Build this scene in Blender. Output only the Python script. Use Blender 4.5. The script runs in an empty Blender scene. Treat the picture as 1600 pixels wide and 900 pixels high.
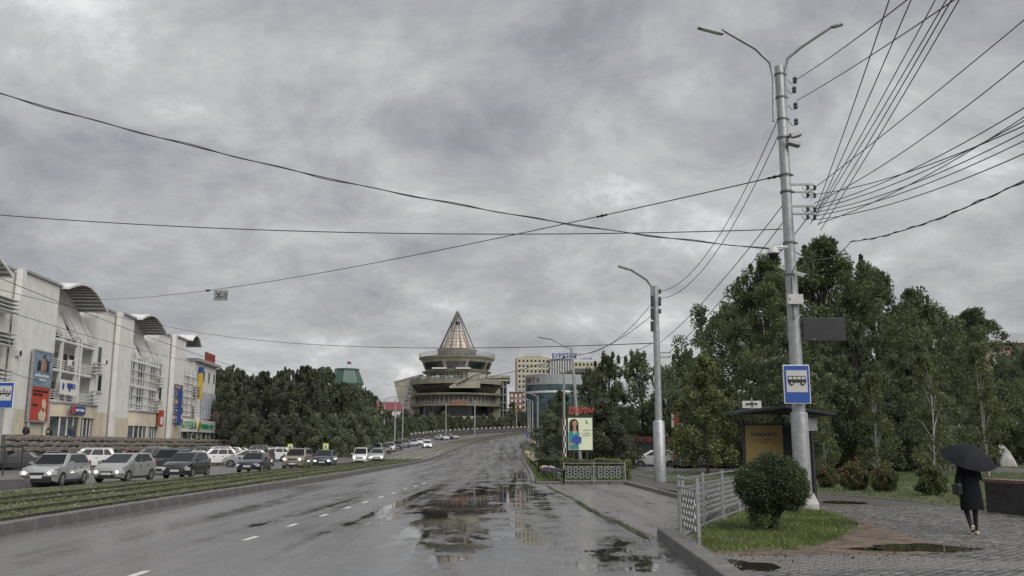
import bpy, bmesh, math, random
import numpy as np
from mathutils import Vector, Matrix
R = math.radians
random.seed(7); rng = np.random.default_rng(7)
sc = bpy.context.scene
COL = sc.collection
# ---------------------------------------------------------------- camera
F = 1369.0; PITCH = R(10.15); CH = 1.95
cam = bpy.data.cameras.new('camera'); camo = bpy.data.objects.new('camera', cam); COL.objects.link(camo)
cam.sensor_width = 36; cam.lens = F/1600*36; cam.clip_start = .1; cam.clip_end = 6000
camo.location = (0, 0, CH); camo.rotation_euler = (R(90)+PITCH, 0, 0)
sc.camera = camo
# ---------------------------------------------------------------- overcast sky
W = bpy.data.worlds.new('World'); sc.world = W; W.use_nodes = True
def build_world():
    nt = W.node_tree; N = nt.nodes; L = nt.links; N.clear()
    out = N.new('ShaderNodeOutputWorld'); bg = N.new('ShaderNodeBackground')
    sky = N.new('ShaderNodeTexSky'); sky.sky_type = 'NISHITA'; sky.sun_disc = False
    sky.sun_elevation = R(48); sky.sun_rotation = R(140); sky.air_density = 1.5; sky.dust_density = 3
    tc = N.new('ShaderNodeTexCoord'); sep = N.new('ShaderNodeSeparateXYZ'); L.new(tc.outputs['Generated'], sep.inputs[0])
    mx = N.new('ShaderNodeMath'); mx.operation = 'MAXIMUM'; L.new(sep.outputs[2], mx.inputs[0]); mx.inputs[1].default_value = 0
    ad = N.new('ShaderNodeMath'); ad.operation = 'ADD'; L.new(mx.outputs[0], ad.inputs[0]); ad.inputs[1].default_value = .42
    dv = N.new('ShaderNodeVectorMath'); dv.operation = 'DIVIDE'; L.new(tc.outputs['Generated'], dv.inputs[0])
    cb = N.new('ShaderNodeCombineXYZ')
    for i in range(3): L.new(ad.outputs[0], cb.inputs[i])
    L.new(cb.outputs[0], dv.inputs[1])
    def noise(scale, detail, rough, off, dist=0):
        mp = N.new('ShaderNodeMapping'); mp.inputs['Location'].default_value = off; L.new(dv.outputs[0], mp.inputs[0])
        n = N.new('ShaderNodeTexNoise'); n.inputs['Scale'].default_value = scale; n.inputs['Detail'].default_value = detail
        n.inputs['Roughness'].default_value = rough; n.inputs['Distortion'].default_value = dist
        L.new(mp.outputs[0], n.inputs[0]); return n.outputs[0]
    a = noise(SKY['s1'], 8, .63, SKY['o1'], .25); b = noise(SKY['s2'], 4, .5, SKY['o2'])
    m = N.new('ShaderNodeMix'); m.data_type = 'FLOAT'; m.inputs[0].default_value = .38; L.new(a, m.inputs[2]); L.new(b, m.inputs[3])
    rp = N.new('ShaderNodeValToRGB'); L.new(m.outputs[0], rp.inputs[0])
    el = rp.color_ramp.elements
    el[0].position = .365; el[0].color = (.158, .164, .178, 1)
    el[1].position = .635; el[1].color = (.47, .47, .467, 1)
    e = el.new(.46); e.color = (.222, .226, .236, 1)
    e = el.new(.55); e.color = (.300, .302, .307, 1)
    sm = N.new('ShaderNodeMix'); sm.data_type = 'RGBA'; sm.blend_type = 'MULTIPLY'; sm.inputs[0].default_value = 1
    L.new(sky.outputs[0], sm.inputs[6]); sm.inputs[7].default_value = (.05, .05, .05, 1)
    mix = N.new('ShaderNodeMix'); mix.data_type = 'RGBA'; mix.inputs[0].default_value = .94
    L.new(sm.outputs[2], mix.inputs[6]); L.new(rp.outputs[0], mix.inputs[7])
    L.new(mix.outputs[2], bg.inputs[0]); bg.inputs[1].default_value = 1.0
    L.new(bg.outputs[0], out.inputs[0])
SKY = dict(s1=4.0, s2=1.35, o1=(3.1, 1.7, .3), o2=(7.3, 2.2, 5.0))
build_world()
sun = bpy.data.lights.new('sun', 'SUN'); suno = bpy.data.objects.new('sun', sun); COL.objects.link(suno)
sun.energy = 1.5; sun.angle = R(70); sun.color = (1, .97, .93)
suno.rotation_euler = (R(42), 0, R(40))      # from behind the camera, to its right, high
sc.view_settings.view_transform = 'Standard'; sc.view_settings.look = 'None'
sc.view_settings.exposure = 0.92; sc.view_settings.gamma = 1; sc.view_settings.use_curve_mapping = False
sc.render.film_transparent = False
# ---------------------------------------------------------------- helpers
sp, cp = math.sin(PITCH), math.cos(PITCH)
def zt(Y): return .000183*max(0, min(Y, 350)-90)**2
def ray(px, py):
    dx = (px-800)/F; dy = (450-py)/F
    return Vector((dx, cp-dy*sp, sp+dy*cp))
def P(px, py, Y):                      # the point seen at a pixel at forward distance Y
    d = ray(px, py); t = Y/d.y; return Vector((d.x*t, Y, CH+d.z*t))
def T(px, py, h=0.0):                  # where that pixel meets the ground
    d = ray(px, py); lo, hi = 5.0, 700.0
    f = lambda t: CH+d.z*t-zt(d.y*t)-h
    if f(hi) > 0:
        pass
    for i in range(700):
        if f(5+i) < 0: hi = 5+i; lo = 4+i; break
    for _ in range(40):
        m = (lo+hi)/2
        if f(m) < 0: hi = m
        else: lo = m
    t = (lo+hi)/2
    return Vector((d.x*t, d.y*t, zt(d.y*t)+h))
MATS = {}
def M(name, col, rough=.6, metal=0., var=.12, scale=3., bump=0., bscale=30., emit=None, estr=1., island=0., stretch=None, spec=.5, dirt=0., dcol=(.08, .075, .065), trans=0.):
    if name in MATS: return MATS[name]
    m = bpy.data.materials.new(name); m.use_nodes = True; nt = m.node_tree; N = nt.nodes; L = nt.links
    b = N['Principled BSDF']; b.inputs['Roughness'].default_value = rough; b.inputs['Metallic'].default_value = metal
    b.inputs['Specular IOR Level'].default_value = spec
    c4 = (*col, 1); b.inputs['Base Color'].default_value = c4
    last = None
    if var > 0 or bump > 0 or dirt > 0:
        tc = N.new('ShaderNodeTexCoord'); mp = N.new('ShaderNodeMapping'); L.new(tc.outputs['Object'], mp.inputs[0])
        if stretch: mp.inputs['Scale'].default_value = stretch
        n = N.new('ShaderNodeTexNoise'); n.inputs['Scale'].default_value = scale; n.inputs['Detail'].default_value = 6
        n.inputs['Roughness'].default_value = .62; L.new(mp.outputs[0], n.inputs[0])
        mr = N.new('ShaderNodeMapRange'); mr.inputs[1].default_value = .28; mr.inputs[2].default_value = .72
        mr.inputs[3].default_value = 1-var*1.6; mr.inputs[4].default_value = 1+var*1.3; L.new(n.outputs[0], mr.inputs[0])
        mu = N.new('ShaderNodeMix'); mu.data_type = 'RGBA'; mu.blend_type = 'MULTIPLY'; mu.inputs[0].default_value = 1
        mu.inputs[6].default_value = c4; L.new(mr.outputs[0], mu.inputs[7]); last = mu.outputs[2]
        if dirt > 0:
            mp2 = N.new('ShaderNodeMapping'); mp2.inputs['Scale'].default_value = (1.3, 1.3, .34); L.new(tc.outputs['Object'], mp2.inputs[0])
            n2 = N.new('ShaderNodeTexNoise'); n2.inputs['Scale'].default_value = .8; n2.inputs['Detail'].default_value = 8; L.new(mp2.outputs[0], n2.inputs[0])
            mr2 = N.new('ShaderNodeMapRange'); mr2.inputs[1].default_value = .5; mr2.inputs[2].default_value = .75
            mr2.inputs[3].default_value = 0; mr2.inputs[4].default_value = dirt; L.new(n2.outputs[0], mr2.inputs[0])
            mm = N.new('ShaderNodeMix'); mm.data_type = 'RGBA'; L.new(mr2.outputs[0], mm.inputs[0]); L.new(last, mm.inputs[6]); mm.inputs[7].default_value = (*dcol, 1)
            last = mm.outputs[2]
        if bump > 0:
            nb = N.new('ShaderNodeTexNoise'); nb.inputs['Scale'].default_value = bscale; nb.inputs['Detail'].default_value = 5; L.new(mp.outputs[0], nb.inputs[0])
            bp = N.new('ShaderNodeBump'); bp.inputs['Strength'].default_value = bump; bp.inputs['Distance'].default_value = .03
            L.new(nb.outputs[0], bp.inputs['Height']); L.new(bp.outputs[0], b.inputs['Normal'])
        ro = N.new('ShaderNodeMapRange'); ro.inputs[3].default_value = max(0, rough-.1); ro.inputs[4].default_value = min(1, rough+.12)
        L.new(n.outputs[0], ro.inputs[0]); L.new(ro.outputs[0], b.inputs['Roughness'])
    if island > 0:
        g = N.new('ShaderNodeNewGeometry'); mr = N.new('ShaderNodeMapRange'); mr.inputs[3].default_value = 1-island; mr.inputs[4].default_value = 1+island
        L.new(g.outputs['Random Per Island'], mr.inputs[0])
        mu = N.new('ShaderNodeMix'); mu.data_type = 'RGBA'; mu.blend_type = 'MULTIPLY'; mu.inputs[0].default_value = 1
        if last: L.new(last, mu.inputs[6])
        else: mu.inputs[6].default_value = c4
        L.new(mr.outputs[0], mu.inputs[7]); last = mu.outputs[2]
    if last: L.new(last, b.inputs['Base Color'])
    if emit:
        b.inputs['Emission Color'].default_value = (*emit, 1); b.inputs['Emission Strength'].default_value = estr
    if trans > 0: b.inputs['Transmission Weight'].default_value = trans
    MATS[name] = m; return m
def leafM(name, col, var=.5, tl=.45):
    if name in MATS: return MATS[name]
    m = bpy.data.materials.new(name); m.use_nodes = True; nt = m.node_tree; N = nt.nodes; L = nt.links
    b = N['Principled BSDF']; b.inputs['Roughness'].default_value = .55; b.inputs['Specular IOR Level'].default_value = .3
    g = N.new('ShaderNodeNewGeometry'); rp = N.new('ShaderNodeValToRGB'); L.new(g.outputs['Random Per Island'], rp.inputs[0])
    e = rp.color_ramp.elements
    e[0].position = 0; e[0].color = (col[0]*(1-var), col[1]*(1-var), col[2]*(1-var*.8), 1)
    e[1].position = 1; e[1].color = (col[0]*(1+var*1.25), col[1]*(1+var), col[2]*(1+var*.5), 1)
    oi = N.new('ShaderNodeObjectInfo'); mr = N.new('ShaderNodeMapRange'); mr.inputs[3].default_value = .8; mr.inputs[4].default_value = 1.2
    L.new(oi.outputs['Random'], mr.inputs[0])
    mu = N.new('ShaderNodeMix'); mu.data_type = 'RGBA'; mu.blend_type = 'MULTIPLY'; mu.inputs[0].default_value = 1
    L.new(rp.outputs[0], mu.inputs[6]); L.new(mr.outputs[0], mu.inputs[7])
    tc = N.new('ShaderNodeTexCoord'); nz = N.new('ShaderNodeTexNoise'); nz.inputs['Scale'].default_value = .55; nz.inputs['Detail'].default_value = 3; L.new(tc.outputs['Object'], nz.inputs[0])
    m2 = N.new('ShaderNodeMapRange'); m2.inputs[1].default_value = .32; m2.inputs[2].default_value = .68; m2.inputs[3].default_value = .66; m2.inputs[4].default_value = 1.42; L.new(nz.outputs[0], m2.inputs[0])
    mv = N.new('ShaderNodeMix'); mv.data_type = 'RGBA'; mv.blend_type = 'MULTIPLY'; mv.inputs[0].default_value = 1; L.new(mu.outputs[2], mv.inputs[6]); L.new(m2.outputs[0], mv.inputs[7]); mu = mv
    L.new(mu.outputs[2], b.inputs['Base Color'])
    if tl:
        t = N.new('ShaderNodeBsdfTranslucent'); L.new(mu.outputs[2], t.inputs[0]); ms = N.new('ShaderNodeMixShader'); ms.inputs[0].default_value = tl
        L.new(b.outputs[0], ms.inputs[1]); L.new(t.outputs[0], ms.inputs[2]); L.new(ms.outputs[0], N['Material Output'].inputs[0])
    MATS[name] = m; return m
def tag(o, label=None, cat=None, group=None, kind=None):
    if label: o['label'] = label
    if cat: o['category'] = cat
    if group: o['group'] = group
    if kind: o['kind'] = kind
    return o
def empty(name, loc, rz=0, label=None, cat=None, group=None):
    o = bpy.data.objects.new(name, None); COL.objects.link(o); o.location = loc; o.rotation_euler = (0, 0, rz)
    o.empty_display_size = .1
    return tag(o, label, cat, group)
def link(name, me, parent=None, loc=None, rot=None, scale=None):
    o = bpy.data.objects.new(name, me); COL.objects.link(o)
    if parent: o.parent = parent
    if loc is not None: o.location = loc
    if rot is not None: o.rotation_euler = rot
    if scale is not None: o.scale = (scale,)*3 if isinstance(scale, (int, float)) else scale
    return o
def copy_tree(o, parent=None):
    c = o.copy(); COL.objects.link(c); c.parent = parent
    for ch in list(o.children): copy_tree(ch, c)
    return c
class MB:
    def __init__(s): s.v = []; s.f = []
    def add(s, vs, fs):
        n = len(s.v); s.v += [tuple(v) for v in vs]; s.f += [tuple(n+i for i in f) for f in fs]; return s
    def box(s, c, d, rz=0, mat=None):
        x, y, z = d[0]/2, d[1]/2, d[2]/2
        vs = [Vector(p) for p in ((-x,-y,-z),(x,-y,-z),(x,y,-z),(-x,y,-z),(-x,-y,z),(x,-y,z),(x,y,z),(-x,y,z))]
        if mat is not None: vs = [mat @ v for v in vs]
        if rz: m = Matrix.Rotation(rz, 3, 'Z'); vs = [m @ v for v in vs]
        c = Vector(c)
        return s.add([v+c for v in vs], [(0,3,2,1),(4,5,6,7),(0,1,5,4),(1,2,6,5),(2,3,7,6),(3,0,4,7)])
    def bb(s, a, b): return s.box([(a[i]+b[i])/2 for i in range(3)], [abs(b[i]-a[i]) for i in range(3)])
    def bar(s, a, b, w, h=None, up=(0, 0, 1)):     # square bar between two points
        a = Vector(a); b = Vector(b); d = (b-a); ln = d.length
        if ln < 1e-6: return s
        d /= ln; u = Vector(up)
        if abs(d.dot(u)) > .98: u = Vector((1, 0, 0))
        x = d.cross(u).normalized(); z = x.cross(d); h = h or w
        c = [x*w/2*i+z*h/2*j for i, j in ((-1,-1),(1,-1),(1,1),(-1,1))]
        return s.add([a+k for k in c]+[b+k for k in c], [(3,2,1,0),(4,5,6,7),(0,1,5,4),(1,2,6,5),(2,3,7,6),(3,0,4,7)])
    def tube(s, pts, rad, n=8, cap=True):
        pts = [Vector(p) for p in pts]; m = len(pts); rad = rad if isinstance(rad, (list, tuple)) else [rad]*m
        vs = []; px = None
        for i, p in enumerate(pts):
            d = (pts[min(i+1, m-1)]-pts[max(i-1, 0)]).normalized()
            if px is None:
                u = Vector((0, 0, 1)) if abs(d.z) < .95 else Vector((1, 0, 0)); px = d.cross(u).normalized()
            else:
                px = (px-d*px.dot(d)).normalized()
            py = d.cross(px)
            for k in range(n):
                a = 2*math.pi*k/n; vs.append(p+(px*math.cos(a)+py*math.sin(a))*rad[i])
        fs = [(i*n+k, i*n+(k+1) % n, (i+1)*n+(k+1) % n, (i+1)*n+k) for i in range(m-1) for k in range(n)]
        if cap: fs += [tuple(range(n-1, -1, -1)), tuple((m-1)*n+k for k in range(n))]
        return s.add(vs, fs)
    def lathe(s, prof, n=16, c=(0, 0, 0), a0=0, a1=2*math.pi, sx=1, sy=1, axis='Z'):
        full = abs(a1-a0-2*math.pi) < 1e-6; k = n if full else n+1; vs = []
        for r, z in prof:
            for i in range(k):
                a = a0+(a1-a0)*i/n; q = (r*math.cos(a)*sx, r*math.sin(a)*sy, z)
                if axis == 'Y': q = (q[0], q[2], q[1])
                vs.append((q[0]+c[0], q[1]+c[1], q[2]+c[2]))
        fs = [(j*k+i, j*k+(i+1) % k, (j+1)*k+(i+1) % k, (j+1)*k+i) for j in range(len(prof)-1) for i in range(n)]
        return s.add(vs, fs)
    def prism(s, poly, z0, z1):
        n = len(poly); vs = [(p[0], p[1], z0) for p in poly]+[(p[0], p[1], z1) for p in poly]
        return s.add(vs, [tuple(range(n-1, -1, -1)), tuple(range(n, 2*n))]+[(i, (i+1) % n, n+(i+1) % n, n+i) for i in range(n)])
    def slab(s, quad, th):                          # a quad given thickness along its normal
        q = [Vector(p) for p in quad]; nn = (q[1]-q[0]).cross(q[-1]-q[0]).normalized()*th; n = len(q)
        return s.add(q+[p+nn for p in q], [tuple(range(n-1, -1, -1)), tuple(range(n, 2*n))]+[(i, (i+1) % n, n+(i+1) % n, n+i) for i in range(n)])
    def ell(s, c, r, n=10, m=7):
        return s.lathe([(math.cos(-math.pi/2+math.pi*j/m)*1, math.sin(-math.pi/2+math.pi*j/m)) for j in range(m+1)], n) if False else s._ell(c, r, n, m)
    def _ell(s, c, r, n, m):
        vs = []; fs = []
        for j in range(m+1):
            t = -math.pi/2+math.pi*j/m
            for i in range(n):
                a = 2*math.pi*i/n; vs.append((c[0]+r[0]*math.cos(t)*math.cos(a), c[1]+r[1]*math.cos(t)*math.sin(a), c[2]+r[2]*math.sin(t)))
        for j in range(m):
            for i in range(n): fs.append((j*n+i, j*n+(i+1) % n, (j+1)*n+(i+1) % n, (j+1)*n+i))
        return s.add(vs, fs)
    def mesh(s, name, mat, smooth=False, bevel=0, seg=2, fix=True):
        me = bpy.data.meshes.new(name); me.from_pydata(s.v, [], s.f)
        if mat: me.materials.append(mat)
        if fix or bevel:
            bm = bmesh.new(); bm.from_mesh(me)
            if bevel:
                bmesh.ops.remove_doubles(bm, verts=bm.verts, dist=1e-5)
                es = [e for e in bm.edges if len(e.link_faces) == 2 and e.calc_face_angle(0) > .4]
                bmesh.ops.bevel(bm, geom=es, offset=bevel, segments=seg, affect='EDGES', profile=.6)
            bmesh.ops.recalc_face_normals(bm, faces=bm.faces); bm.to_mesh(me); bm.free()
        if smooth:
            me.polygons.foreach_set('use_smooth', [True]*len(me.polygons))
            me.set_sharp_from_angle(angle=R(smooth if smooth > 1 else 40))
        me.update(); return me
    def build(s, name, mat, parent=None, smooth=False, bevel=0, seg=2, loc=None):
        if parent is None and loc is None:
            xs = [v[0] for v in s.v]; ys = [v[1] for v in s.v]; zs = [v[2] for v in s.v]
            c = ((min(xs)+max(xs))/2, (min(ys)+max(ys))/2, min(zs))
            s.v = [(v[0]-c[0], v[1]-c[1], v[2]-c[2]) for v in s.v]; loc = c
        return link(name, s.mesh(name, mat, smooth, bevel, seg), parent, loc)
def npmesh(name, V, Fq, mat, attr=None):
    """fast mesh from numpy: V (n,3), Fq (m,4) or (m,3)"""
    me = bpy.data.meshes.new(name); k = Fq.shape[1]
    me.vertices.add(len(V)); me.vertices.foreach_set('co', V.astype(np.float32).ravel())
    me.loops.add(Fq.size); me.loops.foreach_set('vertex_index', Fq.astype(np.int32).ravel())
    me.polygons.add(len(Fq)); me.polygons.foreach_set('loop_start', np.arange(0, Fq.size, k, dtype=np.int32))
    try: me.polygons.foreach_set('loop_total', np.full(len(Fq), k, dtype=np.int32))
    except Exception: pass
    if attr:
        for an, av in attr.items():
            a = me.attributes.new(an, 'FLOAT', 'POINT'); a.data.foreach_set('value', av.astype(np.float32))
    if mat: me.materials.append(mat)
    me.update(calc_edges=True); me.validate(); return me
def text_mesh(txt, size, depth=.02, mat=None, name='lettering', shear=0, bold=0):
    cu = bpy.data.curves.new('t', 'FONT'); cu.body = txt; cu.size = size; cu.extrude = depth/2; cu.align_x = 'CENTER'; cu.align_y = 'CENTER'; cu.shear = shear; cu.offset = bold
    o = bpy.data.objects.new('t', cu); COL.objects.link(o); dg = bpy.context.evaluated_depsgraph_get(); dg.update()
    me = bpy.data.meshes.new_from_object(o.evaluated_get(dg)); me.name = name
    bpy.data.objects.remove(o); bpy.data.curves.remove(cu)
    me.materials.clear()
    if mat: me.materials.append(mat)
    return me
def fit_text(txt, w, h, depth, mat, shear=0, bold=0):
    if txt[0] == '~':                 # print too small to read in the photograph: rows of letter-like strokes
        n = int(txt[1:]); q = random.Random(n*7+int(w*100)); mb = MB(); gw = w/n
        for i in range(n):
            x = -w/2+gw*(i+.5)
            if q.random() < .1: continue
            mb.box((x-gw*.28, 0, 0), (gw*.2, h*q.uniform(.75, 1), depth))
            if q.random() < .7: mb.box((x+gw*.26, 0, 0), (gw*.2, h*q.uniform(.6, 1), depth*.96))
            mb.box((x, h*q.choice((-.38, 0, .38)), 0), (gw*.34, h*.2, depth*.9))
        return mb.mesh('lettering', mat)
    me = text_mesh(txt, 1, 1, mat, 'lettering', shear, bold)
    co = np.empty(len(me.vertices)*3, np.float32); me.vertices.foreach_get('co', co); co = co.reshape(-1, 3)
    if len(co):
        mn, mx = co.min(0), co.max(0); d = np.maximum(mx-mn, 1e-4); co = (co-(mn+mx)/2)/d*np.array([w, h, depth])
        me.vertices.foreach_set('co', co.ravel()); me.update()
    return me
UPR = (R(90), 0, 0)        # text standing upright, read from -Y
# ================================================================ the setting: ground, roads, verges
def interp(Y, pts):
    if Y <= pts[0][0]: return pts[0][1]
    for (a, b), (c, d) in zip(pts, pts[1:]):
        if Y <= c: return b+(d-b)*(Y-a)/(c-a)
    return pts[-1][1]
def smooth_line(pts, n=6):
    ys = [p[0] for p in pts]
    return lambda Y: sum(interp(Y+o, pts) for o in (-8, -4, 0, 4, 8))/5 if Y > 60 else interp(Y, pts)
XL = smooth_line([(0, -11.2), (30, -11.1), (55, -10.3), (92, -10.0), (120, -10.2), (150, -10.6), (175, -10.2), (200, -8.6), (225, -5.0), (250, 2), (275, 12), (300, 26), (330, 48)])
XR = smooth_line([(0, 1.0), (46, 1.0), (60, 1.2), (90, 1.2), (120, 1.3), (150, 1.5), (175, 2.4), (200, 4.2), (225, 8.5), (250, 16), (275, 26), (300, 40), (330, 62)])
VL = smooth_line([(0, -20.5), (40, -20.2), (50, -18.8), (86, -17.0), (120, -17.3), (150, -17.6), (175, -17.0), (200, -15.2), (225, -11), (250, -4), (275, 6), (300, 20), (330, 42)])
LL = smooth_line([(0, -30), (60, -29), (100, -28), (150, -27.5), (175, -26.5), (200, -24.5), (225, -20), (250, -12), (275, -2), (300, 12), (330, 34)])
ASPH = None
def road_material(name, base, puddle=True, rlow=.28):
    m = bpy.data.materials.new(name); m.use_nodes = True; nt = m.node_tree; N = nt.nodes; L = nt.links
    b = N['Principled BSDF']; b.inputs['Specular IOR Level'].default_value = .75
    tc = N.new('ShaderNodeTexCoord')
    def noise(scale, st, detail=6, rough=.6):
        mp = N.new('ShaderNodeMapping'); mp.inputs['Scale'].default_value = st; L.new(tc.outputs['Object'], mp.inputs[0])
        n = N.new('ShaderNodeTexNoise'); n.inputs['Scale'].default_value = scale; n.inputs['Detail'].default_value = detail; n.inputs['Roughness'].default_value = rough
        L.new(mp.outputs[0], n.inputs[0]); return n.outputs[0]
    def mr(src, a, b_, c, d):
        n = N.new('ShaderNodeMapRange'); n.inputs[1].default_value = a; n.inputs[2].default_value = b_; n.inputs[3].default_value = c; n.inputs[4].default_value = d
        L.new(src, n.inputs[0]); return n.outputs[0]
    def math_(op, x, y):
        n = N.new('ShaderNodeMath'); n.operation = op; n.use_clamp = False
        for i, q in enumerate((x, y)):
            if isinstance(q, (int, float)): n.inputs[i].default_value = q
            else: L.new(q, n.inputs[i])
        return n.outputs[0]
    tracks = noise(1.0, (1.1, .06, 1), 7, .65)       # long streaks along the lanes
    fine = noise(60, (1, 1, 1), 3); mid = noise(.6, (1, .35, 1), 6)
    at = N.new('ShaderNodeAttribute'); at.attribute_name = 'wet'
    patch = noise(1.25, (.85, .62, 1), 9, .72)
    tr2 = noise(1.0, (1.9, .055, 1), 5, .6)
    sx_ = N.new('ShaderNodeSeparateXYZ'); L.new(tc.outputs['Object'], sx_.inputs[0]); brk = mr(sx_.outputs[0], -3.4, -1.6, .38, 1.0)
    w = math_('ADD', math_('ADD', at.outputs['Fac'], mr(tr2, .3, .7, -.16, .24)), math_('MULTIPLY', mr(patch, .3, .7, -.58, .54), brk)) if puddle else mr(patch, .62, .70, 0, .9)
    n_ = N.new('ShaderNodeMapRange'); n_.inputs[1].default_value = .47; n_.inputs[2].default_value = .56; n_.interpolation_type = 'SMOOTHSTEP'; L.new(w, n_.inputs[0]); pud = n_.outputs[0]
    damp = mr(tracks, .35, .65, 0, 1)
    c1 = N.new('ShaderNodeMix'); c1.data_type = 'RGBA'; c1.inputs[6].default_value = (*[x*.62 for x in base], 1); c1.inputs[7].default_value = (*[x*1.2 for x in base], 1); L.new(damp, c1.inputs[0])
    damp1 = mr(w, .18, .47, 1.0, .5)
    cd = N.new('ShaderNodeMix'); cd.data_type = 'RGBA'; cd.blend_type = 'MULTIPLY'; cd.inputs[0].default_value = 1; L.new(c1.outputs[2], cd.inputs[6]); L.new(damp1, cd.inputs[7]); c1 = cd
    c2 = N.new('ShaderNodeMix'); c2.data_type = 'RGBA'; c2.blend_type = 'MULTIPLY'; c2.inputs[0].default_value = 1; L.new(c1.outputs[2], c2.inputs[6]); L.new(mr(fine, .3, .7, .8, 1.2), c2.inputs[7])
    c3 = N.new('ShaderNodeMix'); c3.data_type = 'RGBA'; L.new(pud, c3.inputs[0]); L.new(c2.outputs[2], c3.inputs[6]); c3.inputs[7].default_value = (.022, .021, .020, 1)
    L.new(c3.outputs[2], b.inputs['Base Color'])
    r1 = mr(mid, .3, .7, rlow, rlow+.2)
    damp2 = mr(w, .16, .46, 0, 1)
    r1 = math_('MULTIPLY', r1, mr(damp2, 0, 1, 1.0, .42))
    r1 = math_('ADD', r1, mr(tracks, .3, .7, -.1, .12))
    rm = N.new('ShaderNodeMix'); rm.data_type = 'FLOAT'; L.new(pud, rm.inputs[0]); L.new(r1, rm.inputs[2]); rm.inputs[3].default_value = .03; L.new(rm.outputs[0], b.inputs['Roughness'])
    bp = N.new('ShaderNodeBump'); bp.inputs['Distance'].default_value = .0025
    L.new(math_('MULTIPLY', math_('SUBTRACT', 1.0, pud), .35), bp.inputs['Strength']); L.new(noise(90, (1, 1, 1), 4), bp.inputs['Height'])
    bp2 = N.new('ShaderNodeBump'); bp2.inputs['Distance'].default_value = .02; bp2.inputs['Strength'].default_value = .05
    L.new(noise(2.2, (1, .5, 1), 3), bp2.inputs['Height']); L.new(bp.outputs[0], bp2.inputs['Normal'])
    L.new(bp2.outputs[0], b.inputs['Normal']); return m
M_road = road_material('wet_asphalt', (.132, .125, .123), True, .17); M_bay = road_material('bay_asphalt', (.155, .143, .134), True, .25); M_left = road_material('left_asphalt', (.12, .115, .112), False, .36)
M_grassdirt = M('turf_soil', (.070, .080, .038), .9, var=.5, scale=1.2, bump=.6, bscale=14)
M_soil = M('bare_soil', (.13, .096, .070), .6, var=.5, scale=3.5, bump=1, bscale=18)
M_kerb = M('kerb_granite', (.135, .131, .127), .45, var=.2, scale=5, bump=.25, bscale=60, dirt=.5)
def sheet(name, fx0, fx1, ys, mat, dz=0, nx=4, wet=None, kind='structure'):
    V = []; A = []
    for Y in ys:
        a, b = fx0(Y), fx1(Y)
        for i in range(nx+1):
            x = a+(b-a)*i/nx; V.append((x, Y, zt(Y)+dz)); A.append(wet(x, Y) if wet else 0)
    V = np.array(V); n = nx+1; fs = []
    for j in range(len(ys)-1):
        for i in range(nx): fs.append((j*n+i, j*n+i+1, (j+1)*n+i+1, (j+1)*n+i))
    o = link(name, npmesh(name, V, np.array(fs), mat, {'wet': np.array(A)}))
    return tag(o, kind=kind)
def yrange(a, b, s0, grow=1.03, smax=8):
    r = [a]; s = s0
    while r[-1] < b: r.append(min(b, r[-1]+s)); s = min(smax, s*grow)
    return r
# ground sheet reaching past the crest
gx = list(range(-1500, -60, 120))+list(range(-60, 61, 20))+list(range(180, 1501, 120))
gy = [-60, 0, 40, 90]+list(range(100, 351, 10))+[400, 600, 1000, 1800, 3000]
V = np.array([(x, y, zt(y)-.06) for y in gy for x in gx]); n = len(gx)
fs = np.array([(j*n+i, j*n+i+1, (j+1)*n+i+1, (j+1)*n+i) for j in range(len(gy)-1) for i in range(n-1)])
tag(link('ground', npmesh('ground', V, fs, M_grassdirt)), kind='structure')
def g2(x, y, cx, cy, rx, ry): return math.exp(-((x-cx)/rx)**2-((y-cy)/ry)**2)
def wet(x, y):
    w = .06-.13*(1 if x < -3.2 else max(0, (-1.8-x)/1.4) if x < -1.8 else 0)+.10*math.sin(x*2.9+.6*math.sin(y*.11))*math.exp(-((x+3.5)/4.5)**2)+.15*g2(x, y, -1.0, 30, 3.2, 26)+.12*g2(x, y, -4, 34, 4, 22)+.30*g2(x, y, -1.15, 24, .3, 12)
    # the gutter side of the carriageway holds the water
    w += .10*g2(x, y, -.5, 29, 1.9, 7)+.34*g2(x, y, -.2, 18.5, 1.1, 4.2)+.40*g2(x, y, .3, 38, 1.5, 7)
    w += .42*g2(x, y, 1.9, 16.2, 1.0, 2.3)+.36*g2(x, y, -2.2, 27, .55, 10)+.30*g2(x, y, -3.1, 25, .35, 9)
    w += .40*g2(x, y, .4, 58, .8, 10)+.42*g2(x, y, .3, 105, 1.2, 28)+.35*g2(x, y, 2.3, 165, 1.4, 25)
    w += .24*g2(x, y, -1.5, 120, 6, 50)+.16*g2(x, y, -6, 45, 5, 30)+.12*g2(x, y, 2, 190, 12, 40)
    w += .40*math.exp(-((x-(-4.25+.032*(y-18)))/.20)**2)*math.exp(-((y-30)/13)**4)
    w += .34*math.exp(-((x-(-2.65+.05*(y-15)))/.16)**2)*math.exp(-((y-26)/12)**4)
    w += .30*math.exp(-((x-(-6.55+.035*(y-14)))/.22)**2)*math.exp(-((y-24)/10)**4)+.22*math.exp(-((x+8.0)/.3)**2)*math.exp(-((y-20)/9)**4)
    w += .34*math.exp(-((x-(-.9+.03*(y-15)))/.15)**2)*math.exp(-((y-50)/30)**4)
    w += .22*g2(x, y, -8.4, 22, .4, 10)
    w += .40*g2(x, y, 3.2, 35, .6, 6)
    return w
sheet('main_road', XL, lambda Y: XR(Y)+(.9 if Y < 20 else 0) if Y > 46.6 else XR(Y)+4, yrange(2, 330, .35, 1.02, 5), M_road, 0, 96, wet)
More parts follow.
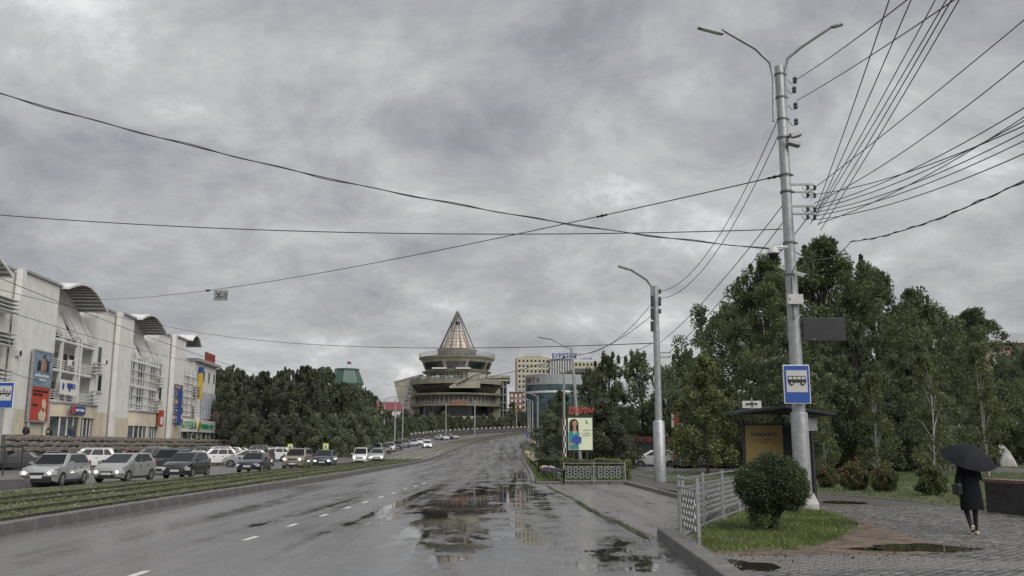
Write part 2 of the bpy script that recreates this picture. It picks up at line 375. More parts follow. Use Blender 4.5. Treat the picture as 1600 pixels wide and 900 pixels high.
# bus bay to the right of the carriageway
A1 = T(1030, 842); BAYN = T(834, 757); BAYE = T(979, 757.5)
bay = [(A1.x-.02, A1.y-.0), (BAYN.x-.05, BAYN.y+.1), (BAYE.x, BAYE.y+.25), (T(1075, 784).x, T(1075, 784).y), (T(1110, 800).x, T(1110, 800).y-.1), (A1.x+1.0, A1.y+1.6)]
mb = MB(); mb.add([(x, y, .005) for x, y in bay], [tuple(range(len(bay)))]); o = tag(mb.build('bus_bay', M_bay, loc=(0, 0, 0)), kind='structure')
# left carriageway with the parking strip, then the verge the trams run on
sheet('left_road', lambda Y: LL(Y)-(17 if Y < 150 else max(0, 17-(Y-150)*1.2)), VL, yrange(20, 330, 2, 1.03, 6), M_left, -.01, 10)
M_verge = M('verge_turf', (.108, .122, .064), .95, var=.55, scale=1.6, bump=.8, bscale=12)
sheet('tram_verge', VL, lambda Y: XL(Y)-.2, yrange(4, 330, 1.2, 1.03, 6), M_verge, .10, 10)
# tram rails and their wet concrete strips further on
M_rail = M('rail_steel', (.16, .15, .145), .28, .8, var=.25, scale=6)
railx = (.10, .30, .55, .75)
def railpos(k, Y):
    if Y < 60: return (-17.35, -15.8, -13.95, -12.4)[k]
    t = min(1, (Y-60)/40); a = (-17.35, -15.8, -13.95, -12.4)[k]; b_ = VL(Y)+(XL(Y)-VL(Y))*(.12, .34, .58, .80)[k]
    return a+(b_-a)*t
for tr in range(2):
    t_ = empty('tram_track', (railpos(tr*2, 40)+.78, 40, .1), 0, ['tram track in the grass verge farther from the wet road', 'tram track in the grass verge next to the main road kerb'][tr], 'tram track', 'tram tracks in the verge')
    for k in (tr*2, tr*2+1):
        pts = [(railpos(k, Y)-t_.location.x, Y-40, zt(Y)+.055) for Y in yrange(8, 300, 1.5, 1.05, 6)]
        mb = MB()
        for a, b_ in zip(pts, pts[1:]): mb.bar(a, b_, .075, .10)
        mb.build('rail', M_rail, t_)
    mbc = MB()
    for Y in yrange(112, 196, 2.6, 1, 2.6):
        for k in (tr*2, tr*2+1):
            for sx in (-.36, .36):
                w_ = random.uniform(.2, .46); ln = random.uniform(1.4, 2.4)
                mbc.box((railpos(k, Y)+sx-t_.location.x, Y-40+random.uniform(-.3, .3), zt(Y)+.02), (w_, ln, .06), rz=-(railpos(k, Y+1)-railpos(k, Y-1))/2)
    tag(mbc.build('track_slab', M('wet_concrete', (.42, .41, .40), .3, var=.3, scale=1.5), t_), kind='stuff')
# kerbs: single stones near, one strip beyond
STONE = {}
def kerb(name, pts, h=.16, w=.18, stone=1.0, ymax=75):
    """pts: list of (x,y); stones laid along the line"""
    root = tag(empty(name, (pts[0][0], pts[0][1], 0)), kind='structure')
    k = (h, w)
    if k not in STONE:
        mb = MB(); mb.box((0, 0, 0), (1, w, h)); STONE[k] = mb.mesh('kerb_stone', M_kerb, bevel=.018, seg=1)
    far = MB()
    for a, b_ in zip(pts, pts[1:]):
        a = Vector(a); b_ = Vector(b_); d = b_-a; n_ = max(1, round(d.length/stone)); ang = math.atan2(d.y, d.x)
        for i in range(n_):
            c = a+d*((i+.5)/n_); ln = d.length/n_
            z = zt(c.y)+h/2-.03
            if c.y < ymax:
                o = link('kerb_stone', STONE[k], root, (c.x-root.location.x+random.uniform(-.008, .008), c.y-root.location.y, z+random.uniform(-.006, .006)), (0, 0, ang+random.uniform(-.006, .006)), (ln-.018, 1, 1))
            else:
                far.box((c.x-root.location.x, c.y-root.location.y, z), (ln, w, h), rz=ang)
    if far.v: tag(far.build('kerb_run', M_kerb, root), kind='stuff')
    return root
kerb('verge_kerb', [(XL(Y)-.10, Y) for Y in list(range(6, 76, 2))+list(range(76, 300, 4))], .30, .30, 1.0, 62)
kerb('left_road_kerb', [(VL(Y)+.05, Y) for Y in list(range(28, 60, 4))+list(range(60, 300, 6))], .16, .16, 2, 40)
kerb('right_road_kerb', [(XR(Y)+.1, Y) for Y in [46.6, 50]+list(range(54, 320, 4))], .17, .2, 1.0, 80)
pB = T(1100, 893); pC = T(1112, 905)
dirB = (Vector((pB.x, pB.y))-Vector((A1.x, A1.y))).normalized()
near_end = (A1.x+dirB.x*12, A1.y+dirB.y*12)
kerb('pavement_kerb', [(A1.x+.14, A1.y), near_end], .26, .34, 1.15, 75)
q1 = T(1110, 800)
kerb('bay_side_kerb', [(A1.x+.06, A1.y+.24), (A1.x+1.05, A1.y+1.75), (T(1075, 784).x+1.1, T(1075, 784).y-1.5)], .17, .16)
kerb('bay_back_kerb', [(T(1100, 789).x, T(1100, 789).y), (BAYE.x+.05, BAYE.y+.3), (BAYN.x+.1, BAYN.y+.12)], .19, .2)
# lane dashes
M_paint = M('road_paint', (.62, .61, .58), .5, var=.35, scale=9)
mk = []
for Y in (13.9, 19.2, 22.3, 25.4, 28.4, 31.2, 34.1, 37.0, 40, 43, 46):
    x = -5.75+(Y-14)*.038
    mb = MB(); l = .42 if Y < 30 else .5; wd = .06
    edge = [(x-wd+random.uniform(-.012, .012), Y-l), (x+wd, Y-l+random.uniform(-.05, .05)), (x+wd+.03+random.uniform(-.015, .015), Y), (x+wd+.03, Y+l), (x-wd+.03, Y+l+random.uniform(-.05, .05)), (x-wd+.01, Y)]
    mb.add([(a, b_, .004) for a, b_ in edge], [(0, 1, 2, 3, 4, 5)])
    tag(mb.build('lane_dash', M_paint), 'worn white lane dash on the wet road, %s from the viewer' % ['nearest','second','third','fourth','fifth','sixth','seventh','eighth','ninth','tenth','eleventh','twelfth','thirteenth','farthest'][len(mk)], 'road marking', 'lane dashes'); mk.append(1)
# right-hand pavements and lawns
def poly_sheet(name, pts, z, mat, kind='structure'):
    mb = MB(); mb.add([(x, y, z) for x, y in pts], [tuple(range(len(pts)))])
    bm_o = mb.build(name, mat, loc=(0, 0, 0)); return tag(bm_o, kind=kind) if kind else bm_o
def xy(px, py, h=.1): p = T(px, py, h); return (p.x, p.y)
M_joint = M('sand_joint', (.075, .068, .06), .5, var=.25, scale=6, bump=.4)
kx = lambda y: A1.x+.2+(A1.y-y)/(-dirB.y)*dirB.x
poly_sheet('pavement', [(kx(19.4), 19.4), near_end, (40, near_end[1]), (40, 60), (8.0, 60), (BAYE.x+.2, 60), (BAYE.x+.2, BAYE.y+.4), (T(1075, 784).x+1.2, T(1075, 784).y-1.5), (A1.x+1.25, A1.y+1.8)], .085, M_joint)
# pavers: the nearest ones singly, the rest as one part
M_paver = M('paver', (.135, .126, .120), .27, var=.3, scale=2.2, bump=.35, bscale=70, island=.28)
pav = bpy.data.objects['pavement']
ISL = [xy(1096, 856), xy(1110, 866), xy(1180, 868), xy(1300, 868), xy(1420, 868), xy(1500, 862), xy(1345, 812), xy(1300, 797), xy(1240, 790), xy(1160, 798), xy(1100, 826), xy(1064, 843)]
def inside(p, poly):
    c = False; n_ = len(poly)
    for i in range(n_):
        (x1, y1), (x2, y2) = poly[i], poly[i-1]
        if (y1 > p[1]) != (y2 > p[1]) and p[0] < (x2-x1)*(p[1]-y1)/(y2-y1)+x1: c = not c
    return c
LAWN = [xy(1268, 771), xy(1330, 775), xy(1430, 783.5), xy(1520, 796), xy(1900, 842), (60, 62), (7.5, 62), (8.0, 44), xy(1220, 764)]
cand = []
ca, sa = math.cos(R(-3)), math.sin(R(-3))
for j in range(-70, 150):
    for i in range(-10, 130):
        u = i*.22+(j % 2)*.11; v = 11+j*.115
        x = 2+u*ca-(v-20)*sa; y = 20+u*sa+(v-20)*ca
        if not (12.5 < y < 27.5) or x > 17 or x/y > .66: continue
        if y < A1.y+1 and x < kx(y)+.2: continue
        if y >= A1.y+1 and x < 6.6: continue
        if inside((x, y), ISL) or inside((x, y), LAWN): continue
        cand.append((x, y))
cand.sort(key=lambda p: (p[0]**2+p[1]**2) if p[0]/p[1] < .595 and p[1] > 13.7 else 1e6+p[1])
mb = MB(); mb.box((0, 0, 0), (.208, .103, .05)); me_pav = mb.mesh('paver', M_paver, bevel=.006, seg=1)
rest_v = []
for i, (x, y) in enumerate(cand):
    z = .0858+random.uniform(-.004, .004)
    if i < 300: link('paver', me_pav, pav, (x, y, z), (random.uniform(-.012, .012), random.uniform(-.012, .012), R(-3)+random.uniform(-.015, .015)))
    else: rest_v.append((x, y, z))
rv = np.array(rest_v); n = len(rv)
cz = np.array([(-.104, -.0515, 0), (.104, -.0515, 0), (.104, .0515, 0), (-.104, .0515, 0)])
ang = np.full(n, R(-3))+rng.uniform(-.015, .015, n)
base = np.stack([np.stack([c[0]*np.cos(ang)-c[1]*np.sin(ang), c[0]*np.sin(ang)+c[1]*np.cos(ang), np.zeros(n)], 1) for c in cz], 1)
top = base*.97+np.array([0, 0, .025]); bot = base+np.array([0, 0, -.004])
top[:, :, 2] += rng.uniform(-.003, .003, (n, 4))
V = np.concatenate([top, bot], 1)+rv[:, None, :]
fi = np.array([(0, 1, 2, 3), (0, 4, 5, 1), (1, 5, 6, 2), (2, 6, 7, 3), (3, 7, 4, 0)])
fs = (fi[None]+np.arange(n)[:, None, None]*8).reshape(-1, 4)
tag(link('paver_field', npmesh('paver_field', V.reshape(-1, 3), fs, M_paver), pav), kind='stuff')
poly_sheet('planting_island', ISL, .108, M_soil)
poly_sheet('lawn', LAWN, .112, M_grassdirt)
mbl = [LAWN[i] for i in range(0, 5)]
kerb('lawn_edging', mbl, .15, .09, 1.0)
edge_pts = [xy(1345, 811), xy(1420, 831), xy(1485, 846), xy(1552, 861)]
kerb('island_edging', edge_pts, .15, .10, .8)
# rain puddles lying in the hollows
M_water = M('rain_water', (.03, .027, .022), .02, var=0)
def puddle(name, c, rx, ry, label, z=.114, seed=1, rz=0):
    r_ = random.Random(seed); ph = [r_.uniform(0, 6.28) for _ in range(5)]; pts = []
    for k in range(48):
        a = 2*math.pi*k/48; q = 1+.13*math.sin(2*a+ph[0])+.11*math.sin(3*a+ph[1])+.08*math.sin(5*a+ph[2])+.05*math.sin(9*a+ph[3])
        x, y = rx*q*math.cos(a), ry*q*math.sin(a); pts.append((c[0]+x*math.cos(rz)-y*math.sin(rz), c[1]+x*math.sin(rz)+y*math.cos(rz)))
    mb = MB(); mb.add([(x, y, z) for x, y in pts], [tuple(range(48))]); o = mb.build(name, M_water)
    return tag(o, label, 'puddle', 'puddles on the pavement')
c = T(1440, 857, .1); puddle('puddle', (c.x, c.y), .85, .72, 'long dark rain puddle in the bare soil before the path edging', seed=3)
c = T(1352, 859, .1); puddle('puddle', (c.x, c.y), .28, .22, 'small puddle in the bare soil beside the longer puddle', seed=5)
c = T(1150, 884, .1); puddle('puddle', (c.x, c.y), .55, .72, 'rain puddle on the pavers behind the near granite kerb', .1155, 9)
c = T(1318, 785, .1); puddle('puddle', (c.x, c.y), .62, .6, 'shallow puddle on the path behind the bus stop pole', .1155, 11)
# island beyond the bay, with hedge and flowers
IS2 = [(BAYN.x+.15, BAYN.y+.25), (BAYE.x, BAYE.y+.45), (BAYE.x+.3, 52), (7.4, 58), (5.4, 75), (4, 100), (4, 150), (5, 175), (XR(190)+2, 190), (XR(150)+.2, 150), (XR(110)+.2, 110), (XR(80)+.2, 80), (XR(60)+.2, 60)]
mb = MB(); mb.add([(x, y, zt(y)+.10) for x, y in IS2], [tuple(range(len(IS2)))]); tag(mb.build('verge_island', M_grassdirt, loc=(0, 0, 0)), kind='structure')
# car park and side road behind the second pole
poly_sheet('side_car_park', [(8.0, 46.2), (7.5, 60), (8.5, 95), (40, 95), (40, 60), (14, 60), (13.4, 50)], .116, M_left)
# ================================================================ vegetation
M_bark = M('bark', (.055, .045, .036), .9, var=.35, scale=6, bump=.6, bscale=25)
M_birch = M('birch_bark', (.36, .35, .33), .75, var=.45, scale=5, stretch=(1, 1, 3))
LF = dict(poplar=leafM('poplar_leaf', (0.116, 0.152, 0.080), .55), elm=leafM('elm_leaf', (0.122, 0.152, 0.090), .5), willow=leafM('willow_leaf', (0.114, 0.146, 0.092), .5),
          birch=leafM('birch_leaf', (0.128, 0.155, 0.076), .5), box=leafM('box_leaf', (0.070, 0.104, 0.050), .5, .12), autumn=leafM('autumn_leaf', (0.135, 0.098, 0.060), .6),
          light=leafM('light_leaf', (0.150, 0.180, 0.086), .45), hedge=leafM('hedge_leaf', (0.110, 0.140, 0.052), .5, .15), grass=leafM('grass_blade', (0.098, 0.142, 0.050), .55, .2), far=leafM('far_leaf', (0.075, 0.090, 0.062), .5, .1))
def leaves(centres, radii, per, size, g, droop=0., aspect=.68):
    """leaf quads scattered in blobs: returns V,F"""
    n = len(centres)*per
    c = np.repeat(np.array(centres), per, 0); rr = np.repeat(np.array(radii), per, 0)
    d = g.normal(size=(n, 3)); d /= np.linalg.norm(d, axis=1, keepdims=True)
    rad = g.uniform(.15, 1, n)**.55
    p = c+d*rad[:, None]*rr
    t = g.normal(size=(n, 3)); t[:, 2] -= droop; t /= np.linalg.norm(t, axis=1, keepdims=True)
    q = g.normal(size=(n, 3)); b = np.cross(t, q); b /= np.linalg.norm(b, axis=1, keepdims=True)+1e-9
    nn = np.cross(t, b)
    s = size*g.uniform(.6, 1.35, n)[:, None]
    V = np.stack([p-t*s*.5, p+b*s*aspect*.5+nn*s*.08, p+t*s*.5, p-b*s*aspect*.5+nn*s*.08], 1).reshape(-1, 3)
    return V, np.arange(n*4).reshape(-1, 4)
def tree_proto(name, leafmat, H, rx, base, nclump, per, leaf, seed, top=.55, bark=None, trunk=.22, cl=(.9, 1.5), spiky=0., droop=0., stems=1, zs=1.0, limbs=16):
    g = np.random.default_rng(seed); r_ = random.Random(seed)
    C = []; Rd = []
    lob = [(r_.uniform(0, 6.28), r_.uniform(.1, .3)) for _ in range(3)]
    while len(C) < nclump:
        u = r_.random(); z = base+(H-base)*u
        prof = math.sin(math.pi*min(1, (u*.92+.10))**top)**.75 if u < .97 else .15
        a = r_.uniform(0, 6.283); k = 1+sum(q*math.sin((i+2)*a+ph+u*3) for i, (ph, q) in enumerate(lob))
        rr = rx*prof*k*math.sqrt(r_.uniform(.12, 1))
        C.append((rr*math.cos(a), rr*math.sin(a), z)); s = r_.uniform(*cl)*(1-.35*u); Rd.append((s, s, s*zs))
    for _ in range(int(spiky)):
        a = r_.uniform(0, 6.283); q = rx*r_.uniform(.1, .75)
        u = 1-.5*(q/rx)**2
        C.append((q*math.cos(a), q*math.sin(a), base+(H-base)*u*r_.uniform(.92, 1.06))); s = r_.uniform(.35, .6)*cl[0]; Rd.append((s*.7, s*.7, s*1.9))
    V, Fq = leaves(C, Rd, per, leaf, g, droop)
    crown = npmesh(name+'_crown', V, Fq, leafmat)
    mb = MB()
    for st in range(stems):
        ox, oy = (0, 0) if stems == 1 else (r_.uniform(-.4, .4), r_.uniform(-.4, .4))
        pts = []; lx = ly = 0
        for i in range(7):
            t = i/6; pts.append((ox+lx, oy+ly, (H*.86)*t)); lx += r_.uniform(-.03, .03)*H*.4+ox*.15; ly += r_.uniform(-.03, .03)*H*.4+oy*.15
        mb.tube(pts, [trunk*(1.25 if i == 0 else 1-.85*i/6) for i in range(7)], 8)
        for i in r_.sample(range(len(C)), min(limbs//stems, len(C))):
            c = Vector(C[i]); t = max(.12, min(.8, (c.z*.62)/(H*.86))); k = min(5, int(t*6)); a = Vector(pts[k]).lerp(Vector(pts[k+1]), t*6-k)
            m_ = a.lerp(c, .5)+Vector((0, 0, .35)); mb.tube([a, m_, c], [trunk*.42*(1-t*.5), trunk*.24, trunk*.08], 5)
    tr = mb.mesh(name+'_trunk', bark or M_bark, smooth=60)
    return crown, tr
PROTO = {}
def add_proto(k, *a, **kw): PROTO[k] = tree_proto(k, *a, **kw)
add_proto('pop1', LF['poplar'], 18, 6.6, 1.6, 330, 180, .21, 11, top=.82, trunk=.34, cl=(.6, 1.25), spiky=10, limbs=30)
add_proto('pop2', LF['elm'], 14.5, 5.8, 1.2, 280, 170, .20, 12, top=.82, trunk=.3, cl=(.55, 1.1), spiky=10, limbs=26)
add_proto('pop3', LF['willow'], 13, 4.6, 1.0, 230, 165, .19, 13, top=.82, trunk=.26, cl=(.5, 1.0), spiky=10, droop=.5, limbs=22)
LF['grove'] = leafM('grove_leaf', (0.135, 0.160, 0.115), .5)
add_proto('grove1', LF['grove'], 14, 4.8, 1.6, 300, 90, .30, 21, top=.82, trunk=.28, cl=(.42, .8), spiky=90, zs=1.7, limbs=24)
add_proto('grove2', LF['grove'], 13, 4.3, 1.4, 270, 90, .30, 22, top=.82, trunk=.26, cl=(.42, .75), spiky=80, zs=1.7, limbs=24)
add_proto('thin', LF['elm'], 11.5, 3.8, 1.2, 80, 110, .24, 31, trunk=.2, cl=(.6, 1.2), spiky=16, limbs=40, stems=2)
add_proto('young', LF['light'], 5.8, 1.5, .6, 70, 140, .15, 41, trunk=.07, cl=(.3, .55), spiky=8, limbs=18)
add_proto('birch', LF['birch'], 7.5, 1.5, 1.4, 46, 90, .15, 51, bark=M_birch, trunk=.075, cl=(.35, .65), spiky=8, droop=.8, limbs=14)
add_proto('under', LF['grove'], 6.5, 3.0, .1, 150, 90, .23, 61, trunk=.12, cl=(.45, .8), spiky=6, stems=3, limbs=12)
def tree(name, proto, pos, label, group, s=1., rz=None, zs=1., cat='tree'):
    cr, tr = PROTO[proto]; rz = random.uniform(0, 6.28) if rz is None else rz
    e = empty(name, pos, rz, label, cat, group); e.scale = (s, s, s*zs)
    link('crown', cr, e); link('trunk', tr, e); return e
ORD = ['first', 'second', 'third', 'fourth', 'fifth', 'sixth', 'seventh', 'eighth', 'ninth', 'tenth', 'eleventh', 'twelfth', 'thirteenth', 'fourteenth']
def top_scale(proto_h, px, ytop, Y): return (P(px, ytop, Y).z-zt(Y))/proto_h
# grove behind the parked cars, left of the cone building
gro = [(372, 583, 150, 'grove2'), (405, 586, 138, 'grove1'), (440, 581, 146, 'grove2'), (474, 578, 135, 'grove1'), (502, 579, 148, 'grove1'), (530, 601, 138, 'grove2'), (556, 606, 150, 'grove1'), (576, 614, 160, 'grove2')]
for i, (px, yt, Y, k) in enumerate(gro):
    p = P(px, 700, Y); s = top_scale(14 if k == 'grove1' else 13, px, yt, Y)
    tree('poplar_tree', k, (p.x, Y, zt(Y)-.1), 'dense dark green poplar in the grove behind the cars, %s from the left' % ORD[i], 'poplars in the left grove', s)
for i, (px, Y) in enumerate([(392, 128), (425, 126), (458, 124), (492, 125), (520, 127), (548, 132), (570, 138), (582, 150)]):
    p = P(px, 700, Y); tree('understorey_bush', 'under', (p.x, Y, zt(Y)-.3), 'low leafy bush under the left poplar grove, %s from the left' % ORD[i], 'bushes under the left grove', .95, cat='bush')
p = P(352, 690, 175); tree('poplar_tree', 'grove2', (p.x, 175, 1), 'poplar behind the shop block end and its red roof sign', 'poplars in the left grove', top_scale(13, 352, 575, 175))
p = P(332, 690, 190); tree('poplar_tree', 'grove1', (p.x, 190, 1.5), 'farther poplar peeping over the shop block beside the red sign', 'poplars in the left grove', top_scale(14, 335, 580, 190))
# wood on the right
right = [(1300, 372, 66, 'pop1', 'tallest poplar right of the street pole, its top over the wires'),
         (1212, 398, 74, 'pop1', 'tall poplar just left of the bus stop pole'),
         (1375, 415, 78, 'pop2', 'broad poplar right of the tallest one'),
         (1150, 470, 88, 'pop2', 'round green tree left of the tall poplars'),
         (1448, 452, 84, 'pop1', 'green tree behind the slender birches'),
         (1535, 480, 90, 'pop2', 'wide tree behind the umbrella, near the right edge'),
         (1610, 545, 98, 'pop3', 'lower tree at the right edge of the picture'),
         (1345, 500, 58, 'pop3', 'dark tree behind the dead display board'),
         (1245, 500, 56, 'pop3', 'dark tree straight behind the bus shelter'),
         (1430, 545, 62, 'pop3', 'dark leafy tree behind the birches'),
         (1500, 540, 92, 'pop3', 'dark leafy tree over the umbrella'),
         (1575, 565, 96, 'pop3', 'dark leafy tree above the white boulder'),
         (1075, 545, 98, 'thin', 'sparse tree with bare limbs right of the second pole'),
         (1000, 548, 104, 'thin', 'sparse tree with branches showing left of the second pole'),
         (952, 552, 92, 'thin', 'loose crowned tree behind the flower billboard'),
         (1045, 575, 102, 'pop3', 'dark tree right behind the second pole'),
         (965, 600, 74, 'pop3', 'dark tree right of the flower billboard'),
         (925, 575, 104, 'thin', 'thin tree before the hotel roof sign')]
HT = dict(pop1=18, pop2=14.5, pop3=13, thin=11.5)
for px, yt, Y, k, lab in right:
    p = P(px, 700, Y); tree('park_tree', k, (p.x, Y, .05), lab, 'trees of the right-hand park', top_scale(HT[k], px, yt+8, Y))
for i, (px, Y, s) in enumerate([(862, 85, .75), (905, 74, .8), (945, 70, .85), (985, 108, 1.0), (1125, 104, 1.), (1175, 84, 1.0), (1225, 60, .9), (1300, 62, 1.1), (1365, 64, 1.1), (1430, 66, 1.1), (1490, 90, 1.2), (1545, 94, 1.2), (1600, 96, 1.3)]):
    p = P(px, 700, Y); tree('understorey_bush', 'under', (p.x, Y, -.2), 'dark thicket bush under the park trees, %s from the left' % ORD[i], 'thicket under the park trees', s, cat='bush')
p = T(1107, 742, .1); tree('young_tree', 'young', (p.x, p.y, .05), 'light green young tree on the grass strip beside the car park', None, top_scale(5.8, 1105, 560, p.y))
p = T(1182, 745, .1); tree('young_tree', 'young', (p.x, 58, .05), 'light young tree close behind the bus shelter roof', None, .95)
for px, py, yt, lab in [(1293, 758, 640, 'small pale stemmed birch just right of the bus shelter'), (1376, 760, 590, 'slim birch rising behind the red leaved shrubs'), (1459, 752, 560, 'birch with white trunk in the middle of the lawn'), (1545, 745, 545, 'birch with the whitest trunk, above the umbrella')]:
    p = T(px, py, .1); tree('birch_tree', 'birch', (p.x, p.y, .05), lab, 'birches on the lawn', top_scale(7.5, px, yt, p.y))
# shrubs on the lawn
def shrub_mesh(name, mat, rx, rz_, n, per, leaf, seed, mat2=None):
    g = np.random.default_rng(seed); r_ = random.Random(seed); C = []; Rd = []
    for _ in range(n):
        a = r_.uniform(0, 6.28); u = r_.random(); h = rz_*2*u; q = rx*math.sin(math.pi*(u*.8+.17))**.7*math.sqrt(r_.uniform(.1, 1))
        C.append((q*math.cos(a), q*math.sin(a), h*.95+.08)); s = r_.uniform(.14, .26)*rx*1.3; Rd.append((s, s, s*1.1))
    V, Fq = leaves(C, Rd, per, leaf, g); return npmesh(name, V, Fq, mat)
SH = [shrub_mesh('shrub_foliage', LF['birch'], .62, .52, 60, 110, .085, 71), shrub_mesh('shrub_foliage', LF['autumn'], .60, .62, 30, 30, .08, 72)]
def stem_mesh(seed, h, n=7):
    r_ = random.Random(seed); mb = MB()
    for _ in range(n):
        a = r_.uniform(0, 6.28); mb.tube([(r_.uniform(-.08, .08), r_.uniform(-.08, .08), 0), (.25*math.cos(a), .25*math.sin(a), h*.5), (.45*math.cos(a), .45*math.sin(a), h)], [.018, .012, .004], 5)
    return mb.mesh('stems', M_bark)
STEM = stem_mesh(5, 1.0)
for px, py, hw, lab, tip in [(1292, 762, .78, 'low red leaved shrub next to the bus shelter', 1), (1336, 766, .92, 'tall shrub with reddish tips, second from the shelter', 1), (1384, 768, .85, 'shrub with reddish tips in the middle of the row', 1), (1456, 774, .92, 'round green shrub left of the umbrella', 0)]:
    p = T(px, py, .11); e = empty('garden_shrub', (p.x, p.y, .11), random.uniform(0, 6), lab, 'shrub', 'shrubs in a row on the lawn'); e.scale = (hw,)*3
    link('foliage', SH[0], e); link('stems', STEM, e)
    if tip: link('red_leaves', SH[1], e, scale=1.06)
# the clipped ball bush on the island
p = T(1212, 832, .1)
e = empty('ball_bush', (p.x, p.y, .108), 0, 'clipped dark green ball shaped bush on the grass island', 'bush'); e.scale = (.95, .95, .98)
g = np.random.default_rng(81); n = 30000
d = g.normal(size=(n, 3)); d /= np.linalg.norm(d, axis=1, keepdims=True)
lump = 1+.05*np.sin(5*d[:, 0]+2*d[:, 2])+.05*np.sin(6*d[:, 1]+4*d[:, 2])+.035*np.sin(11*d[:, 0]-9*d[:, 1])+.03*np.sin(17*d[:, 2]+8*d[:, 0])
rad = lump*np.where(g.random(n) < .8, g.uniform(.86, 1.0, n), g.uniform(.97, 1.09, n))
pp = d*rad[:, None]*np.array([.78, .76, .64])
flat = d[:, 2] < -.45; pp[:, 2] = np.where(flat, pp[:, 2]*.9, pp[:, 2]); pp += np.array([0, 0, 1.02])
t = d+g.normal(size=(n, 3))*.8; t /= np.linalg.norm(t, axis=1, keepdims=True)
b_ = np.cross(t, g.normal(size=(n, 3))); b_ /= np.linalg.norm(b_, axis=1, keepdims=True); s = g.uniform(.03, .062, n)[:, None]
V = np.stack([pp-t*s*.5, pp+b_*s*.28, pp+t*s*.5, pp-b_*s*.28], 1).reshape(-1, 3)
link('foliage', npmesh('foliage', V, np.arange(n*4).reshape(-1, 4), LF['box']), e)
Cl = []; Rl = []
for k in range(26): a = random.uniform(2.6, 4.6); q = random.uniform(.3, .62); Cl.append((q*math.cos(a), q*math.sin(a)*.8, random.uniform(.18, .62))); Rl.append((.13, .13, .16))
V, Fq = leaves(Cl, Rl, 60, .05, g); link('low_shoots', npmesh('low_shoots', V, Fq, LF['box']), e)
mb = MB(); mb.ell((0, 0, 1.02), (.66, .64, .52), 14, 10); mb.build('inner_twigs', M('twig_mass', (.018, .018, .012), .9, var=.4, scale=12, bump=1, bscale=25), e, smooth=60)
mb = MB(); mb.tube([(0, 0, -.05), (.01, 0, .12), (.03, .02, .4), (0, .03, .7)], [.19, .12, .10, .09], 9)
for k in range(7): a = k*.9; mb.tube([(.03, 0, .3), (.3*math.cos(a), .3*math.sin(a), .62), (.5*math.cos(a), .5*math.sin(a), .85)], [.05, .035, .015], 6)
for k in range(5): a = k*1.3; mb.tube([(.05*math.cos(a), .05*math.sin(a), .12), (.22*math.cos(a), .22*math.sin(a), .03), (.34*math.cos(a), .34*math.sin(a), -.03)], [.06, .035, .01], 6)
mb.build('trunk', M_bark, e, smooth=60)
# grass
def grass(name, pts, hmin, hmax, w, mat, seed, lean=.5, kind='stuff', label=None):
    g = np.random.default_rng(seed); n = len(pts); p = np.array(pts)
    a = g.uniform(0, 6.283, n); h = g.uniform(hmin, hmax, n); l = h*g.uniform(.1, lean*1.6, n); b2 = a+g.normal(0, .8, n)
    dx = np.stack([np.cos(a), np.sin(a), np.zeros(n)], 1)*(w*g.uniform(.6, 1.3, n))[:, None]
    tip = p+np.stack([np.cos(b2)*l, np.sin(b2)*l, h], 1)
    V = np.stack([p-dx, p+dx, tip], 1).reshape(-1, 3)
    o = link(name, npmesh(name, V, np.arange(n*3).reshape(-1, 3), mat))
    tag(o, label, 'grass', None, kind); return o
GR = [xy(1094, 846), xy(1098, 862), xy(1160, 862), xy(1240, 856), xy(1320, 838), xy(1335, 822), xy(1300, 805), xy(1240, 796), xy(1160, 802), xy(1100, 828)]
xs = [q[0] for q in GR]; ys = [q[1] for q in GR]; pts = []
def patchy(x, y, s=1.7): return math.sin(x*s+1.3*math.sin(y*s*.8))+math.sin(y*s*1.3+math.cos(x*s*.6)*2)
while len(pts) < 34000:
    x, y = random.uniform(min(xs), max(xs)), random.uniform(min(ys), max(ys))
    jx, jy = .16*math.sin(x*5+y*3)+random.gauss(0, .10), .22*math.sin(x*4.1-y*2)+random.gauss(0, .14)
    if inside((x+jx, y+jy), GR) and patchy(x, y, 2.3)+random.uniform(0, 2.6) > .2: pts.append((x, y, .10))
grass('island_grass', pts, .03, .15, .006, LF['grass'], 91, .8, label='ragged green grass and weeds around the ball bush')
pts = []
while len(pts) < 26000:
    y = 24+(62-24)*random.random()**1.4; x = random.uniform(6, 34)
    if x/y < .66 and inside((x, y), LAWN): pts.append((x, y, .10))
gw_ = np.random.default_rng(96); Cw = []
while len(Cw) < 90:
    x, y = random.uniform(min(xs), max(xs)), random.uniform(min(ys), max(ys))
    if inside((x, y), GR): Cw.append((x, y, .15))
Vw, Fw = leaves(Cw, [(.13, .13, .05)]*90, 26, .055, gw_); tag(link('island_weeds', npmesh('island_weeds', Vw, Fw, LF['hedge'])), 'low broad leaved weeds in the grass of the island', 'weeds', None, 'stuff')
Cw = [(c_[0]+random.gauss(0, .5), c_[1]+random.gauss(0, .4), .125) for c_ in ISL*14]
Vw, Fw = leaves(Cw, [(.2, .2, .008)]*len(Cw), 3, .045, gw_); tag(link('fallen_leaves', npmesh('fallen_leaves', Vw, Fw, LF['autumn'])), 'scattered fallen leaves on the pavement and bare soil', 'leaves', None, 'stuff')
grass('lawn_grass', pts, .05, .16, .014, LF['grass'], 92, .7, label='green lawn grass under the shrubs and birches')
pts = []
while len(pts) < 52000:
    y = 17+(110-17)*random.random()**1.8; a, b2 = VL(y)+.1, XL(y)-.32; x = a+(b2-a)*random.random()
    if y < 60 and min(abs(x-railpos(k, y)) for k in range(4)) < .06: continue
    if patchy(x, y*.5, 1.1)+random.uniform(-1.2, 2.4) > 0: pts.append((x, y, zt(y)+.09))
